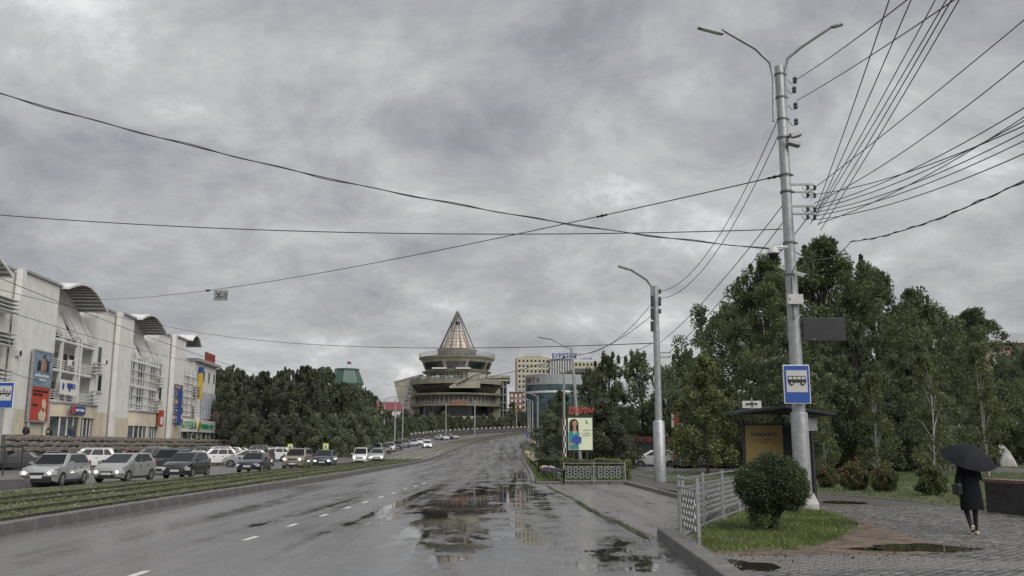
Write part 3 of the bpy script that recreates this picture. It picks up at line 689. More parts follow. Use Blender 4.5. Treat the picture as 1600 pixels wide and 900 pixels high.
grass('verge_grass', pts, .04, .15, .016, leafM('verge_blade', (0.112, 0.138, 0.064), .5, .25), 93, .8, label='weedy grass growing between the tram rails')
pts = []
while len(pts) < 12000:
    y = 46.8+(100-46.8)*random.random()**2; x = random.uniform(XR(y)+.3, 6.5)
    if inside((x, y), IS2): pts.append((x, y, zt(y)+.09))
grass('roadside_grass', pts, .06, .18, .02, LF['grass'], 94, .6, label='grass strip along the road beyond the bus bay')
mb = MB(); rs_ = random.Random(77)
for _ in range(420):
    y = 20+60*rs_.random()**1.7; k = rs_.choice((0, 1, 1, 2, 3)); x = railpos(k, y)+rs_.gauss(0, .35); s_ = rs_.uniform(.02, .07)
    mb.box((x, y, zt(y)+.12), (s_*1.6, s_, s_*.6), rz=rs_.uniform(0, 3))
tag(mb.build('verge_stones', M('pale_ballast', (.42, .41, .39), .7, var=.3, scale=9)), 'pale stones and litter scattered between the tram rails', 'stones', None, 'stuff')
# weeds in the seam between the carriageway and the bay
pts = []
for _ in range(2600):
    t = random.random()**.9; a = Vector((A1.x-.25, A1.y)); b2 = Vector((BAYN.x+.55, BAYN.y-1.2)); c = a.lerp(b2, t)
    k = math.sin(t*19)+math.sin(t*43+1)+random.uniform(-.4, 1.6)
    if k > .3: pts.append((c.x+random.gauss(0, .05)+.06*math.sin(t*14), c.y+random.gauss(0, .05), .004))
grass('seam_weeds', pts, .02, .08, .008, LF['box'], 95, .9, label='dark weeds in the seam between road and bus bay')
mb = MB(); a = Vector((A1.x-.25, A1.y)); b2 = Vector((BAYN.x+.55, BAYN.y-1.2)); ring = []
N_ = 70
for i in range(N_+1):
    t = i/N_; c = a.lerp(b2, t); w = .035+.05*abs(math.sin(t*23))+random.uniform(0, .05); off = .06*math.sin(t*14); ring.append(((c.x+off-w, c.y), (c.x+off+w*.8, c.y)))
V = []; 
for l, r_ in ring: V += [(l[0], l[1], .009), (r_[0], r_[1], .009)]
mb.add(V, [(2*i, 2*i+1, 2*i+3, 2*i+2) for i in range(N_)]); tag(mb.build('mud_seam', M('wet_mud', (.035, .032, .022), .5, var=.4, scale=8, bump=.7)), 'dark line of mud along the bus bay seam', 'mud', None, 'stuff')
# bushes on the slope before the cone building
gb = 'bushes on the slope below the cone building'
bush_lab = 'dark green bush in the thicket on the slope below the cone building'
r_ = random.Random(4)
for i in range(30):
    px = 592+i*8.2+r_.uniform(-4, 4); Y = r_.uniform(262, 300); p = P(px, 670, Y)
    if px > 840: continue
    tree('slope_bush', 'under', (p.x, Y, zt(Y)-.4), bush_lab, gb, r_.uniform(.62, .95), cat='bush')
for i, (px, Y, s) in enumerate([(596, 215, .7), (611, 222, .8), (625, 235, .8), (640, 245, .85), (655, 255, .75), (672, 262, .8), (690, 268, .7), (606, 240, 1.1), (632, 262, 1.1)]):
    p = P(px, 670, Y); tree('slope_bush', 'under', (p.x, Y, zt(Y)-.3), bush_lab, gb, s, cat='bush')
for px, yt, Y, lab in [(866, 628, 240, 'dark tree left of the glass office block base'), (800, 628, 300, 'dark tree beside the right wing of the cone building'), (855, 640, 150, 'round dark tree just left of the checkered post'), (878, 610, 200, 'tree in front of the glass office block')]:
    p = P(px, 670, Y); tree('street_tree', 'pop3', (p.x, Y, zt(Y)-.2), lab, None, top_scale(13, px, yt, Y))
# clipped hedge and flower bed on the far island
def hedge(name, a, b2, w, h, label, seed, z0=.1, n=9000, leaf=.08, mat=None):
    e = empty(name, ((a[0]+b2[0])/2, (a[1]+b2[1])/2, z0), math.atan2(b2[1]-a[1], b2[0]-a[0]), label, 'hedge'); l = math.hypot(b2[0]-a[0], b2[1]-a[1])
    g = np.random.default_rng(seed); u = g.uniform(-1, 1, (n, 3)); k = g.integers(0, 3, n); s = np.sign(u[np.arange(n), k]); u[np.arange(n), k] = s*g.uniform(.84, 1.06, n)
    pp = u*np.array([l/2, w/2, h/2]); pp[:, 2] = pp[:, 2]+h/2+.05*np.sin(pp[:, 0]*3.1)+.04*np.sin(pp[:, 0]*7)
    t = g.normal(size=(n, 3)); t /= np.linalg.norm(t, axis=1, keepdims=True); b3 = np.cross(t, g.normal(size=(n, 3))); b3 /= np.linalg.norm(b3, axis=1, keepdims=True); s = leaf*g.uniform(.6, 1.3, n)[:, None]
    V = np.stack([pp-t*s*.5, pp+b3*s*.3, pp+t*s*.5, pp-b3*s*.3], 1).reshape(-1, 3)
    link('foliage', npmesh('foliage', V, np.arange(n*4).reshape(-1, 4), mat or LF['hedge']), e)
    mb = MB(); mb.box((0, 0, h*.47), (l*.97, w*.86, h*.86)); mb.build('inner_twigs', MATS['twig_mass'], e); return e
h1 = P(878, 740, 50); h2 = P(982, 740, 50)
hedge('clipped_hedge', (h1.x, 50), (h2.x, 50), 1.3, 1.05, 'clipped bright green hedge behind the far ornamental fence', 101)
h1 = P(852, 730, 58); h2 = P(890, 730, 57)
hedge('clipped_hedge', (h1.x, 60), (h2.x, 57), 1.2, 1.0, 'darker clipped hedge at the foot of the checkered post', 102, n=5000, mat=LF['elm'])
M_petal = [M('petal_white', (.62, .6, .56), .6, var=0), M('petal_yellow', (.5, .42, .10), .6, var=0), M('petal_violet', (.10, .055, .11), .6, var=0)]
fi = 0
for Y in [49.0, 51, 53.4, 56, 59, 62.5, 66.5, 71, 76, 82, 89, 97, 106, 116, 127, 139]:
    x = XR(Y)+1.15; e = empty('flower_clump', (x, Y, zt(Y)+.1), 0, 'clump of bedding flowers in the roadside strip, %s from the near end' % (ORD+['fifteenth','sixteenth'])[fi], 'flowers', 'bedding flowers along the road kerb')
    s = 1+max(0, (Y-60)/60); col = (2, 2, 0, 0, 1, 0, 1, 0, 2, 0, 1, 0, 0, 1, 0, 1)[fi]
    g = np.random.default_rng(200+fi)
    V, Fq = leaves([(random.uniform(-.4, .4), random.uniform(-1, 1), random.uniform(.1, .35)) for _ in range(12)], [(.28, .3, .2)]*12, 45, .09*s, g); link('leaves', npmesh('leaves', V, Fq, LF['box']), e)
    V, Fq = leaves([(random.uniform(-.45, .4), random.uniform(-1, 1), random.uniform(.4, .55)) for _ in range(14)], [(.2, .2, .08)]*14, 22, .085*s, g, aspect=.9); tag(link('petals', npmesh('petals', V, Fq, M_petal[col]), e), kind='stuff'); fi += 1
# ================================================================ buildings
M_conc = M('white_render', (.68, .665, .635), .8, var=.09, scale=.8, bump=.1, bscale=8, dirt=.15, dcol=(.26, .235, .20))
M_cream = M('cream_render', (.56, .50, .385), .8, var=.1, scale=.9, dirt=.25, dcol=(.25, .2, .15))
M_white = M('white_paint', (.66, .65, .63), .55, var=.12, scale=3, dirt=.2)
M_glass = M('window_glass', (.030, .036, .042), .06, var=.3, scale=.8)
M_glassl = M('shop_glass', (.085, .10, .105), .07, var=.5, scale=1.1)
M_roofm = M('roof_metal', (.36, .36, .37), .4, .3, var=.15, scale=2)
M_soffit = M('soffit_boards', (.20, .185, .165), .8, var=.15, scale=3)
M_dark = M('dark_metal', (.035, .035, .038), .5, var=.1)
M_grey = M('grey_metal', (.34, .345, .35), .42, .35, var=.12, scale=6)
M_stone = M('wall_stone', (.165, .145, .125), .8, var=.35, scale=3, bump=.6, bscale=14, island=.35)
M_red = M('red_print', (.45, .060, .038), .5, var=.15); M_blue = M('blue_print', (.035, .062, .25), .45, var=.12)
M_yel = M('yellow_print', (.55, .38, .05), .5, var=.1); M_green = M('green_print', (.02, .24, .09), .5, var=.1)
M_orange = M('orange_print', (.50, .22, .07), .5, var=.15); M_black = M('black_print', (.018, .018, .02), .5, var=0)
M_skyblue = M('poster_blue', (.16, .25, .34), .5, var=.45, scale=1.3); M_wht = M('white_print', (.68, .68, .66), .5, var=.05); M_skin = M('printed_skin', (.42, .25, .17), .5, var=.1)
FO = Vector((-45.6, 85, 0)); FU = Vector((-.0823, .9966, 0)).normalized(); FN = Vector((FU.y, -FU.x, 0))     # facade origin, run, outward
FANG = math.atan2(FU.y, FU.x)
def fs_(px, py, out=0.):
    d = ray(px, py); o = Vector((0, 0, CH)); pl = FO+FN*out; t = (pl-o).dot(FN)/d.dot(FN); q = o+d*t-FO; return q.dot(FU), q.z
BASE = 2.0
blk = empty('shop_block', FO+Vector((0, 0, 0)), FANG, 'long white shop and apartment block with arched roofs behind the parked cars', 'building')
def S(px, out=0., py=600): return fs_(px, py, out)[0]
TOPZ = fs_(65, 434)[1]-.1
s_edges = dict(t1=(-14.5, S(80)), b1=(S(80), S(150)), t2=(S(150), S(203)), b2=(S(203), S(250)), t3=(S(250), S(287)), b3=(S(287), S(306)))
def part(mb, name, mat, parent=blk, **k): return mb.build(name, mat, parent, **k)
def window(parent, s, z, w, h, y, name='window'):
    mb = MB(); mb.box((s, y+.03, z), (w, .10, h)); f = part(mb, name, M_white, parent)
    mb = MB(); mb.box((s, y-.015, z), (w-.16, .04, h-.16)); mb.build('pane', M_glass, f)
    mb = MB(); mb.box((s, y-.06, z-h/2-.04), (w+.2, .18, .06)); mb.build('sill', M_roofm, f)
    return f
rec = 2.2
for k in ('t1', 't2', 't3'):
    a, b_ = s_edges[k]; tz = TOPZ+{'t1': 0, 't2': -.15, 't3': -.2}[k]
    mid = a+(b_-a)*{'t1': .52, 't2': .55, 't3': .5}[k]
    mb = MB(); mb.bb((a, .55, BASE-2.2), (mid, 14, tz-.1)); mb.bb((mid, 0, BASE-2.2), (b_, 14.1, tz)); part(mb, 'stair_tower', M_conc)
    mb = MB(); mb.bb((mid-.45, -.22, BASE-2), (mid+.35, .3, tz+.12)); part(mb, 'pilaster', M_conc)
    mb = MB(); mb.bb((a-.1, .3, tz-.1), (mid-.47, 14.2, tz+.1)); mb.bb((mid+.37, -.25, tz), (b_+.15, 14.3, tz+.22)); part(mb, 'parapet_coping', M_roofm)
    # lower cream storey band
    mb = MB(); mb.bb((a+.01, .535, BASE-2), (mid-.46, .56, 5.6)); mb.bb((mid+.36, -.012, BASE-2), (b_-.01, .02, 5.2)); part(mb, 'plinth_band', M_cream)
sx_ = {'t1': (18, (525, 575)), 't2': (155, (557, 598)), 't3': (249.5, (580, 616))}
for k, (px, ys_) in sx_.items():
    for y_ in ys_:
        s, z = fs_(px, y_, -.55); window(blk, s, z, 1.15, 2.3, .52)
def arch_roof(a, b_, zs, ze, rise, out, name='arched_roof'):
    """vault over a bay, its arc running along the facade"""
    n_ = 16; th = .24; prof = []
    for i in range(n_+1):
        t = i/n_; z = zs+(ze-zs)*t+rise*math.sin(math.pi*min(1, t*.97+.03)); prof.append((a+(b_-a)*t, z))
    V = []
    for (s, z) in prof: V += [(s, -out, z), (s, 9, z), (s, 9, z+th), (s, -out, z+th)]
    fs = []
    for i in range(n_):
        q = i*4
        for j in range(4): fs.append((q+j, q+(j+1) % 4, q+4+(j+1) % 4, q+4+j))
    fs += [(0, 1, 2, 3), (n_*4+3, n_*4+2, n_*4+1, n_*4)]
    mb = MB(); mb.add(V, fs); r_ = part(mb, name, M_white)
    mb = MB()
    for i in range(n_):
        s = (prof[i][0]+prof[i+1][0])/2; z = (prof[i][1]+prof[i+1][1])/2-.03
        mb.bar((s, -out+.15, z), (s, rec, z), .5, .05)
    tag(mb.build('soffit_boards', M_soffit, r_), kind='stuff')
    poly = [(s, z) for s, z in prof]
    # gable wall under the arch
    mb = MB(); V = [(a, rec, TOPZ-7), (b_, rec, TOPZ-7)]+[(s, rec, z) for s, z in reversed(prof)]
    n2 = len(V); V2 = [(x, y+.4, z) for x, y, z in V]
    mb.add(V+V2, [tuple(range(n2)), tuple(range(2*n2-1, n2-1, -1))]+[(i, (i+1) % n2, n2+(i+1) % n2, n2+i) for i in range(n2)]); part(mb, 'gable_wall', M_conc)
def bay(k, floors, lattice, apex_rise, drop):
    a, b_ = s_edges[k]
    mb = MB(); mb.bb((a-.2, rec+.02, BASE-2), (b_+.2, 13, TOPZ-1.2)); part(mb, 'bay_wall', M_conc)
    arch_roof(a+.15, b_-(.6 if k == 'b1' else 1.2), TOPZ-.35, TOPZ-drop+.3, apex_rise*.9, .9)
    # sloped fins leaning out from the gable to the balcony posts
    for t in (.18, .52, .60, .93):
        s = a+(b_-a)*t; mb = MB(); mb.bar((s, rec-.1, TOPZ-1.6), (s, .15, TOPZ-5.0), .28, .35); mb.bar((s, .18, TOPZ-5.0), (s, .18, 5.6), .3, .3); part(mb, 'balcony_post', M_white)
    for t in (.33, .78):
        s = a+(b_-a)*t; mb = MB(); mb.slab([(s-1.5, rec-.05, TOPZ-1.7), (s+1.5, rec-.05, TOPZ-1.7), (s+1.5, .55, TOPZ-4.8), (s-1.5, .55, TOPZ-4.8)], .12); part(mb, 'sloped_panel', M_white)
    for fi_, z in enumerate(floors):
        mb = MB(); mb.bb((a+.02, .05, z-.12), (b_-.02, rec, z+.12)); fl = part(mb, 'balcony_slab', M_white)
        if fi_ < len(floors)-0:
            mb = MB()
            for q in range(4):
                mb.bb((a+.05, .10, z+.32+q*.24), (b_-.05, .15, z+.40+q*.24))
            for q in range(int((b_-a)/1.4)+1): mb.bb((a+.1+q*1.4, .14, z+.12), (a+.16+q*1.4, .2, z+1.14))
            mb.build('railing', M_white, fl)
        for q, t in enumerate((.12, .34, .47, .70, .86)):
            s = a+(b_-a)*t; wz = 1.1 if q % 2 else 1.5; hh = 2.1
            w_ = window(blk, s, z+.25+hh/2, wz, hh, rec, 'balcony_window')
    if lattice:
        for z in np.arange(6.0, TOPZ-4.4, 1.05):
            mb = MB(); mb.bb((a+.2, -.14, z-.04), (b_-.2, -.06, z+.04)); part(mb, 'lattice_bar', M_white)
        for t in np.linspace(.02, .98, 12):
            s = a+.2+(b_-a-.4)*t; mb = MB(); mb.bb((s-.04, -.05, 5.8), (s+.04, .03, TOPZ-4.2)); part(mb, 'lattice_bar', M_white)
    # end brackets: slatted balcony ends
    for z in floors[:2]:
        for q in range(4):
            mb = MB(); mb.bb((b_-1.6, -.6, z+.3+q*.4), (b_+.6, .0, z+.36+q*.4)); part(mb, 'balcony_slat', M_white)
def f_z(px, py): return fs_(px, py)[1]
fl = [f_z(110, 612)-.0, f_z(110, 571), f_z(110, 528)]
fl = [z for z in (6.3, 9.4, 12.5)]
bay('b1', fl, False, 1.7, 1.35); bay('b2', fl, True, 1.6, 1.2); bay('b3', fl, True, 1.4, .9)
# storefronts bulging out below the bays
def storefront(k, z1, out, nmull):
    a, b_ = s_edges[k]; a += .2; b_ -= .1; zt_ = 6.05; zb = BASE
    arc = []
    for i in range(11):
        t = i/10; arc.append((a+(b_-a)*t, -out*math.sin(math.pi*t)**.45 if 0 < t < 1 else 0.))
    pl = arc+[(b_, 2.1), (a, 2.1)]
    mb = MB(); mb.prism(pl, z1, zt_); f = part(mb, 'storefront_fascia', M_cream)
    pl2 = [(x, y-.15) for x, y in arc]+[(b_, 2.1), (a, 2.1)]
    mb = MB(); mb.prism(pl2, zt_+.0, zt_+.18); mb.build('fascia_coping', M_roofm, f)
    pl3 = [(x, y+.25) for x, y in arc]+[(b_, 2.12), (a, 2.12)]
    for i in range(10):
        (x0, y0), (x1, y1) = arc[i], arc[i+1]
        mb = MB(); mb.slab([(x0, y0+.25, zb), (x1, y1+.25, zb), (x1, y1+.25, z1-.002), (x0, y0+.25, z1-.002)], .05); part(mb, 'shop_pane', M_glassl)
        mb = MB(); mb.bar((x0, y0+.2, zb), (x0, y0+.2, z1), .14 if i % 4 else .55, .14); part(mb, 'shop_column' if i % 4 == 0 else 'mullion', M_cream if i % 4 == 0 else M_white)
        # interior: pale blinds behind the glass
        mb = MB(); w_ = random.uniform(.5, .9); mb.slab([(x0, y0+.75, zb), (x0+(x1-x0)*w_, y0+(y1-y0)*w_+.75, zb), (x0+(x1-x0)*w_, y0+(y1-y0)*w_+.75, z1-random.uniform(.3, .9)), (x0, y0+.75, z1-.3)], .03); part(mb, 'blind', M_white)
    return f
storefront('b1', 4.75, 1.3, 10); storefront('b2', 4.3, 1.0, 10); storefront('b3', 4.0, .5, 6)
# far-left neighbouring bay: only its roof corner and a slatted balcony show
ar = S(-70), S(2)
_s, _z = fs_(22, 428, 1.5); arch_roof(_s-11, _s, _z+1.2, _z-.35, 1.1, 1.5, 'arched_roof')
for z in (7, 10.2, 13.2):
    for q in range(4):
        mb = MB(); s = S(3); mb.bb((s-4, -.9, z+.3+q*.35), (s+.2, .5, z+.36+q*.35)); part(mb, 'balcony_slat', M_white)
# end section: lower shop with the pharmacy
a, b_ = S(306), S(339); ZE = fs_(320, 568)[1]; ZC = 5.6
mb = MB(); mb.bb((a, .3, 0), (b_, 13, ZE)); part(mb, 'end_wing_wall', M_conc)
mb = MB(); mb.bb((a-.2, -.4, ZE), (b_+.6, 13.2, ZE+.45)); part(mb, 'cornice', M_roofm)
for s in np.linspace(a+2.2, b_-1.2, 4): window(blk, s, ZE-1.9, 1.1, 1.5, .28)
mb = MB(); mb.bb((S(287), -1.2, 3.9), (b_-.3, .3, 5.75)); fas = part(mb, 'pharmacy_fascia', M_wht)
q0, q1 = fs_(283, 662, 1.25)[0], fs_(307, 662, 1.25)[0]; me = fit_text('АПТЕКА', q1-q0, 1.05, .08, M_green); o = link('sign_lettering', me, fas, ((q0+q1)/2, -1.25, 4.85), UPR)
mb = MB(); mb.lathe([(.01, -.1), (.75, -.1), (.75, .1), (.01, .1)], 20, (fs_(311, 662, 1.25)[0], -1.3, 4.9), axis='Y'); mb.build('sign_emblem', M_yel, fas)
mb = MB(); mb.lathe([(.01, -.12), (.5, -.12), (.5, .12), (.01, .12)], 16, (fs_(311, 662, 1.25)[0], -1.32, 4.9), axis='Y'); mb.build('sign_emblem', M_green, fas)
q0, q1 = fs_(315, 662, 1.25)[0], fs_(333, 662, 1.25)[0]; me = fit_text('~7', q1-q0, .85, .08, M_green); link('sign_lettering', me, fas, ((q0+q1)/2, -1.25, 4.8), UPR)
for i in range(7):
    s0 = S(287)+.3+i*2.7; mb = MB(); mb.bb((s0, -.9, BASE), (s0+2.5, -.82, 3.85)); part(mb, 'shop_pane', M_glassl if i % 2 else M('lit_shop', (.20, .24, .22), .2, var=.4, scale=1))
    mb = MB(); mb.bb((s0+2.52, -.98, BASE), (s0+2.68, -.8, 3.88)); part(mb, 'mullion', M_white)
# posters and signs fixed to the block are things of their own
def sign(name, s0, z0, s1, z1, y, mat, label, cat='sign', th=.12, frame=None):
    e = empty(name, FO+FU*((s0+s1)/2)-FN*y+Vector((0, 0, min(z0, z1))), FANG, label, cat)
    w, h = abs(s1-s0), abs(z1-z0); mb = MB(); mb.box((0, 0, h/2), (w, th, h)); mb.build('board', mat, e)
    if frame:
        mb = MB(); f = .16
        for q in ((0, .0, w+2*f, f), (0, h, w+2*f, f)): mb.box((q[0], 0, q[1]), (q[2], th+.1, q[3]))
        for q in (-1, 1): mb.box((q*(w/2+f/2), 0, h/2), (f, th+.1, h-f-.01))
        mb.build('frame', frame, e)
    return e, w, h
def stick(e, txt, w, h, x, z, y, mat, name='lettering', **k): o = link(name, fit_text(txt, w, h, .03, mat, **k), e, (x, y, z), UPR); return tag(o, kind='stuff') if txt[0] == '~' else o
def flat(e, name, pts, y, mat, th=.025):
    mb = MB(); mb.slab([(x, y, z) for x, z in pts], th); return mb.build(name, mat, e)
def ov(cx, cz, rx, rz_, n=18): return [(cx+rx*math.cos(2*math.pi*i/n), cz+rz_*math.sin(2*math.pi*i/n)) for i in range(n)]
pa, pb = S(49, .3), S(77, .3); zl, zm, zh = fs_(60, 659)[1], fs_(60, 604)[1], fs_(60, 549)[1]
e, w, h = sign('blue_poster', pa, zm+.1, pb, zh, -.3, M_skyblue, 'tall blue poster with standing figures, upper of two on the white tower', 'poster', .15, M_grey)
for cx, hh, mt in ((-.22*w, .42, M_black), (.02*w, .52, M_skin), (.25*w, .46, M_black), (.1*w, .4, M_skin)):
    flat(e, 'figure_print', [(cx-.10*w, h*.42), (cx+.10*w, h*.42), (cx+.08*w, h*(.42+hh*.7)), (cx-.08*w, h*(.42+hh*.7))], -.085, mt); flat(e, 'head_print', ov(cx, h*(.45+hh*.78), .055*w, .05*h), -.085, M_skin if mt is M_black else M_black)
stick(e, '~11', w*.8, h*.08, 0, h*.28, -.1, M_wht); stick(e, '~6', w*.5, h*.06, .1*w, h*.16, -.1, M_wht); 
e, w, h = sign('red_poster', pa, zl, pb, zm, -.3, M_red, 'red poster with a pale guitar, lower of two on the white tower', 'poster', .15, M_grey)
stick(e, 'МУЗЫКАЛЬНЫЙ', w*.84, h*.08, 0, h*.87, -.1, M_black); stick(e, 'МАГАЗИН', w*.5, h*.08, -.16*w, h*.76, -.1, M_black)
flat(e, 'guitar_print', [(.02*w, .05*h), (.32*w, .02*h), (.40*w, .2*h), (.30*w, .33*h), (.38*w, .5*h), (.24*w, .66*h), (.12*w, .58*h), (.16*w, .36*h), (-.04*w, .2*h)], -.09, M('guitar_cream', (.62, .52, .36), .5))
flat(e, 'sound_hole', ov(.20*w, .34*h, .05*w, .05*h), -.12, M_black); flat(e, 'price_strip', [(-.4*w, .43*h), (-.1*w, .43*h), (-.1*w, .49*h), (-.4*w, .49*h)], -.09, M_black)
mb = MB(); mb.bb((-w/2, -.06, -2.6), (-w/2+.2, .1, -.1)); mb.bb((w/2-.2, -.06, -2.6), (w/2, .1, -.1)); mb.build('poster_legs', M_white, e)
s, z = fs_(107, 606, .4); e, w, h = sign('balcony_sign', s-2.0, z-.75, s+2.0, z+.75, -.42, M_wht, 'small white sign with blue lettering on the balcony railing', 'sign'); stick(e, '~8', w*.6, h*.4, .25, h*.62, -.09, M_blue); flat(e, 'logo', ov(-w*.38, h*.55, .22, .35), -.08, M_blue)
s, z = fs_(121, 641, 1.4); e, w, h = sign('blue_shop_sign', s-1.7, z-.4, s+1.9, z+.4, -1.42, M_blue, 'blue shop sign with a red end on the cream storefront'); flat(e, 'red_end', [(-w/2, 0), (-w/2+.8, 0), (-w/2+.8, h), (-w/2, h)], -.085, M_red); stick(e, '~9', w*.6, h*.35, .3, h*.5, -.09, M_wht)
s, z = fs_(251, 655, 1.3); e, w, h = sign('red_box_sign', s-.9, z-1.0, s+.9, z+1.2, -1.35, M_red, 'red box sign at the corner of the second storefront'); flat(e, 'white_field', [(-.5, .3), (.5, .3), (.5, 1.3), (-.5, 1.3)], -.085, M_wht)
col = [(600, 609, M('maroon_print', (.22, .035, .03), .5), 'dark red board on top of the signboard column'), (611, 620, M_blue, 'blue board second in the signboard column'), (623, 633, M_orange, 'orange board in the middle of the signboard column'), (636, 647, M('teal_print', (.06, .12, .12), .5, var=.5), 'mottled dark board in the signboard column'), (654, 661, M('navy_print', (.02, .03, .1), .5), 'navy board at the foot of the signboard column')]
for y0, y1, mt, lab in col:
    s0, z1 = fs_(272, y0, .2); s1, z0 = fs_(284, y1, .2); e, w, h = sign('stacked_sign', s0, z0, s1, z1, -.2, mt, lab, frame=M_grey); e['group'] = 'signboards stacked on the third tower'; stick(e, '~7' if mt is not M_blue else '~4', w*.7, h*.35, 0, h*.5, -.09, M_wht)
s, z1 = fs_(287.5, 608, 1.0); z0 = fs_(287.5, 665, 1.0)[1]
e = empty('blue_banner', FO+FU*s+FN*.9+Vector((0, 0, z0)), FANG, 'tall blue vertical banner sticking out from the third tower', 'banner'); mb = MB(); mb.box((0, .35, (z1-z0)/2), (.2, .5, z1-z0)); mb.build('board', M_blue, e); mb = MB(); mb.box((0, .9, (z1-z0)*.8), (.08, .6, .08)); mb.box((0, .9, (z1-z0)*.2), (.08, .6, .08)); mb.build('bracket', M_grey, e)
s, z1 = fs_(318, 583, .9); z0 = fs_(318, 624, .9)[1]
e = empty('yellow_banner', FO+FU*s+FN*.8+Vector((0, 0, z0)), FANG, 'yellow hanging banner with a blue cap on the end wing', 'banner'); mb = MB(); mb.box((0, .3, (z1-z0)/2), (.18, .75, z1-z0)); mb.build('board', M_yel, e); mb = MB(); mb.box((0, .3, z1-z0+.5), (.3, .8, .9)); mb.build('cap', M_blue, e)
s0, z1 = fs_(320, 612, .3); s1, z0 = fs_(338, 656, .3)
e, w, h = sign('tall_poster', s0, z0, s1, z1, .12, M('poster_pale', (.42, .46, .50), .5, var=.3, scale=1), 'pale window poster with a purple robed figure on the end wing', 'poster')
for q in range(5): flat(e, 'grid_bar', [(-w/2+w*q/5, 0), (-w/2+w*q/5+.12, 0), (-w/2+w*q/5+.12, h), (-w/2+w*q/5, h)], -.085, M_wht)
flat(e, 'figure_print', [(w*.18, 0), (w*.42, 0), (w*.40, h*.6), (w*.33, h*.9), (w*.24, h*.6)], -.1, M('violet_print', (.13, .07, .14), .5))
s, z = fs_(331, 569, 0)
e, w, h = sign('red_roof_sign', s-3.0, ZE+.5, s+3.4, ZE+2.1, .4, M('sign_rack', (.12, .03, .03), .6), 'red lettering sign standing on the roof of the end wing'); stick(e, '~6', w*.95, h*.85, 0, h*.5, -.1, M_red)
for px, py in ((26, 557), (109, 572), (103, 613), (162, 570), (12, 540)):
    s, z = fs_(px, py, .2); e = empty('air_conditioner', FO+FU*s+FN*.3+Vector((0, 0, z)), FANG, 'air conditioner box on the shop block wall at picture height %d' % py if 0 else {557: 'air conditioner beside the small windows of the first tower', 572: 'air conditioner on the upper balcony of the first bay', 613: 'air conditioner under the white balcony sign', 570: 'air conditioner on the second tower', 540: 'air conditioner at the left picture edge'}[py], 'air conditioner', 'air conditioners on the shop block')
    mb = MB(); mb.box((0, 0, .3), (.9, .35, .62)); mb.build('casing', M_white, e, bevel=.02); mb = MB(); mb.lathe([(.02, -.2), (.24, -.2), (.24, -.17), (.02, -.17)], 14, (.1, 0, .3), axis='Y'); mb.build('fan_grille', M_dark, e)
# stone retaining wall of the terrace
wall = empty('retaining_wall', FO+FN*4.4+Vector((0, 0, 0)), FANG, 'low rough stone retaining wall behind the parked cars', 'wall')
w0, w1 = fs_(12, 690, 4.4)[0], fs_(384, 692, 4.4)[0]; WZ = 2.75
mb = MB(); mb.bb((w0+.05, .02, -.3), (w1-.05, .6, WZ-.05)); mb.build('mortar_core', M('mortar', (.10, .092, .082), .9, var=.3), wall)
STM = []
for q in range(4):
    mb = MB(); mb.box((0, 0, 0), (1, 1, 1)); me = mb.mesh('stone', M_stone, bevel=.12, seg=1)
    for v in me.vertices: v.co += Vector((random.uniform(-.05, .05), random.uniform(-.06, .06), random.uniform(-.05, .05)))
    STM.append(me)
cnt = 0; rest = MB()
for r_i in range(3):
    s = w0; z = WZ-.25-.46*r_i
    while s < w1-.3:
        l = random.uniform(.45, .95)
        if cnt < 300 or r_i < 2: pass
        if cnt < 300: link('stone', random.choice(STM), wall, (s+l/2, .0, z+random.uniform(-.07, .07)), (0, random.uniform(-.05, .05), 0), (l-.05, .34+random.uniform(0, .16), random.uniform(.32, .44))); cnt += 1
        else: rest.box((s+l/2, 0, z), (l-.06, .34+random.uniform(0, .1), .4))
        s += l
if rest.v: tag(rest.build('stone_courses', M_stone, wall), kind='stuff')
mb = MB(); mb.bb((w0, -.08, WZ-.04), (w1, .62, WZ+.02)); mb.build('wall_top', M('wall_cap', (.2, .18, .16), .8, var=.25, bump=.4), wall)
mb = MB(); mb.bb((w0, .65, -.2), (w1+20, 17, BASE)); tg = mb.build('terrace', M_left, None, loc=(FO+FN*4.4)); tg.rotation_euler = (0, 0, FANG); tag(tg, kind='structure')
# dark timber house with maroon roof beyond the pharmacy
p = P(360, 690, 150); e = empty('timber_house', (p.x, 150, .9), R(-8), 'dark timber house with maroon metal roof beyond the pharmacy', 'house')
mb = MB(); mb.bb((-6.5, 0, 0), (6.5, 8, 4.2)); mb.build('wall', M('dark_timber', (.035, .026, .02), .8, var=.2, scale=4, stretch=(.3, .3, 6)), e)
M_maroon = M('maroon_metal', (.11, .035, .035), .5, var=.15)
mb = MB(); V = [(-7, -.6, 4.1), (7, -.6, 4.1), (7, 8.6, 4.1), (-7, 8.6, 4.1), (-5, 4, 6.8), (5, 4, 6.8)]; mb.add(V, [(0, 1, 5, 4), (1, 2, 5), (2, 3, 4, 5), (3, 0, 4), (3, 2, 1, 0)]); mb.build('roof', M_maroon, e)
for x in (-4.6, -2.4, .6, 3):
    mb = MB(); mb.box((x, -.05, 2.2), (1.1, .12, 1.9)); mb.add([(x-.65, -.1, 3.15), (x+.65, -.1, 3.15), (x, -.1, 3.6), (x-.65, .0, 3.15), (x+.65, .0, 3.15), (x, 0, 3.6)], [(0, 1, 2), (5, 4, 3), (0, 2, 5, 3), (1, 4, 5, 2), (0, 3, 4, 1)]); f = mb.build('window', M_white, e); mb = MB(); mb.box((x, -.13, 2.2), (.7, .05, 1.4)); mb.build('pane', M_glass, f)
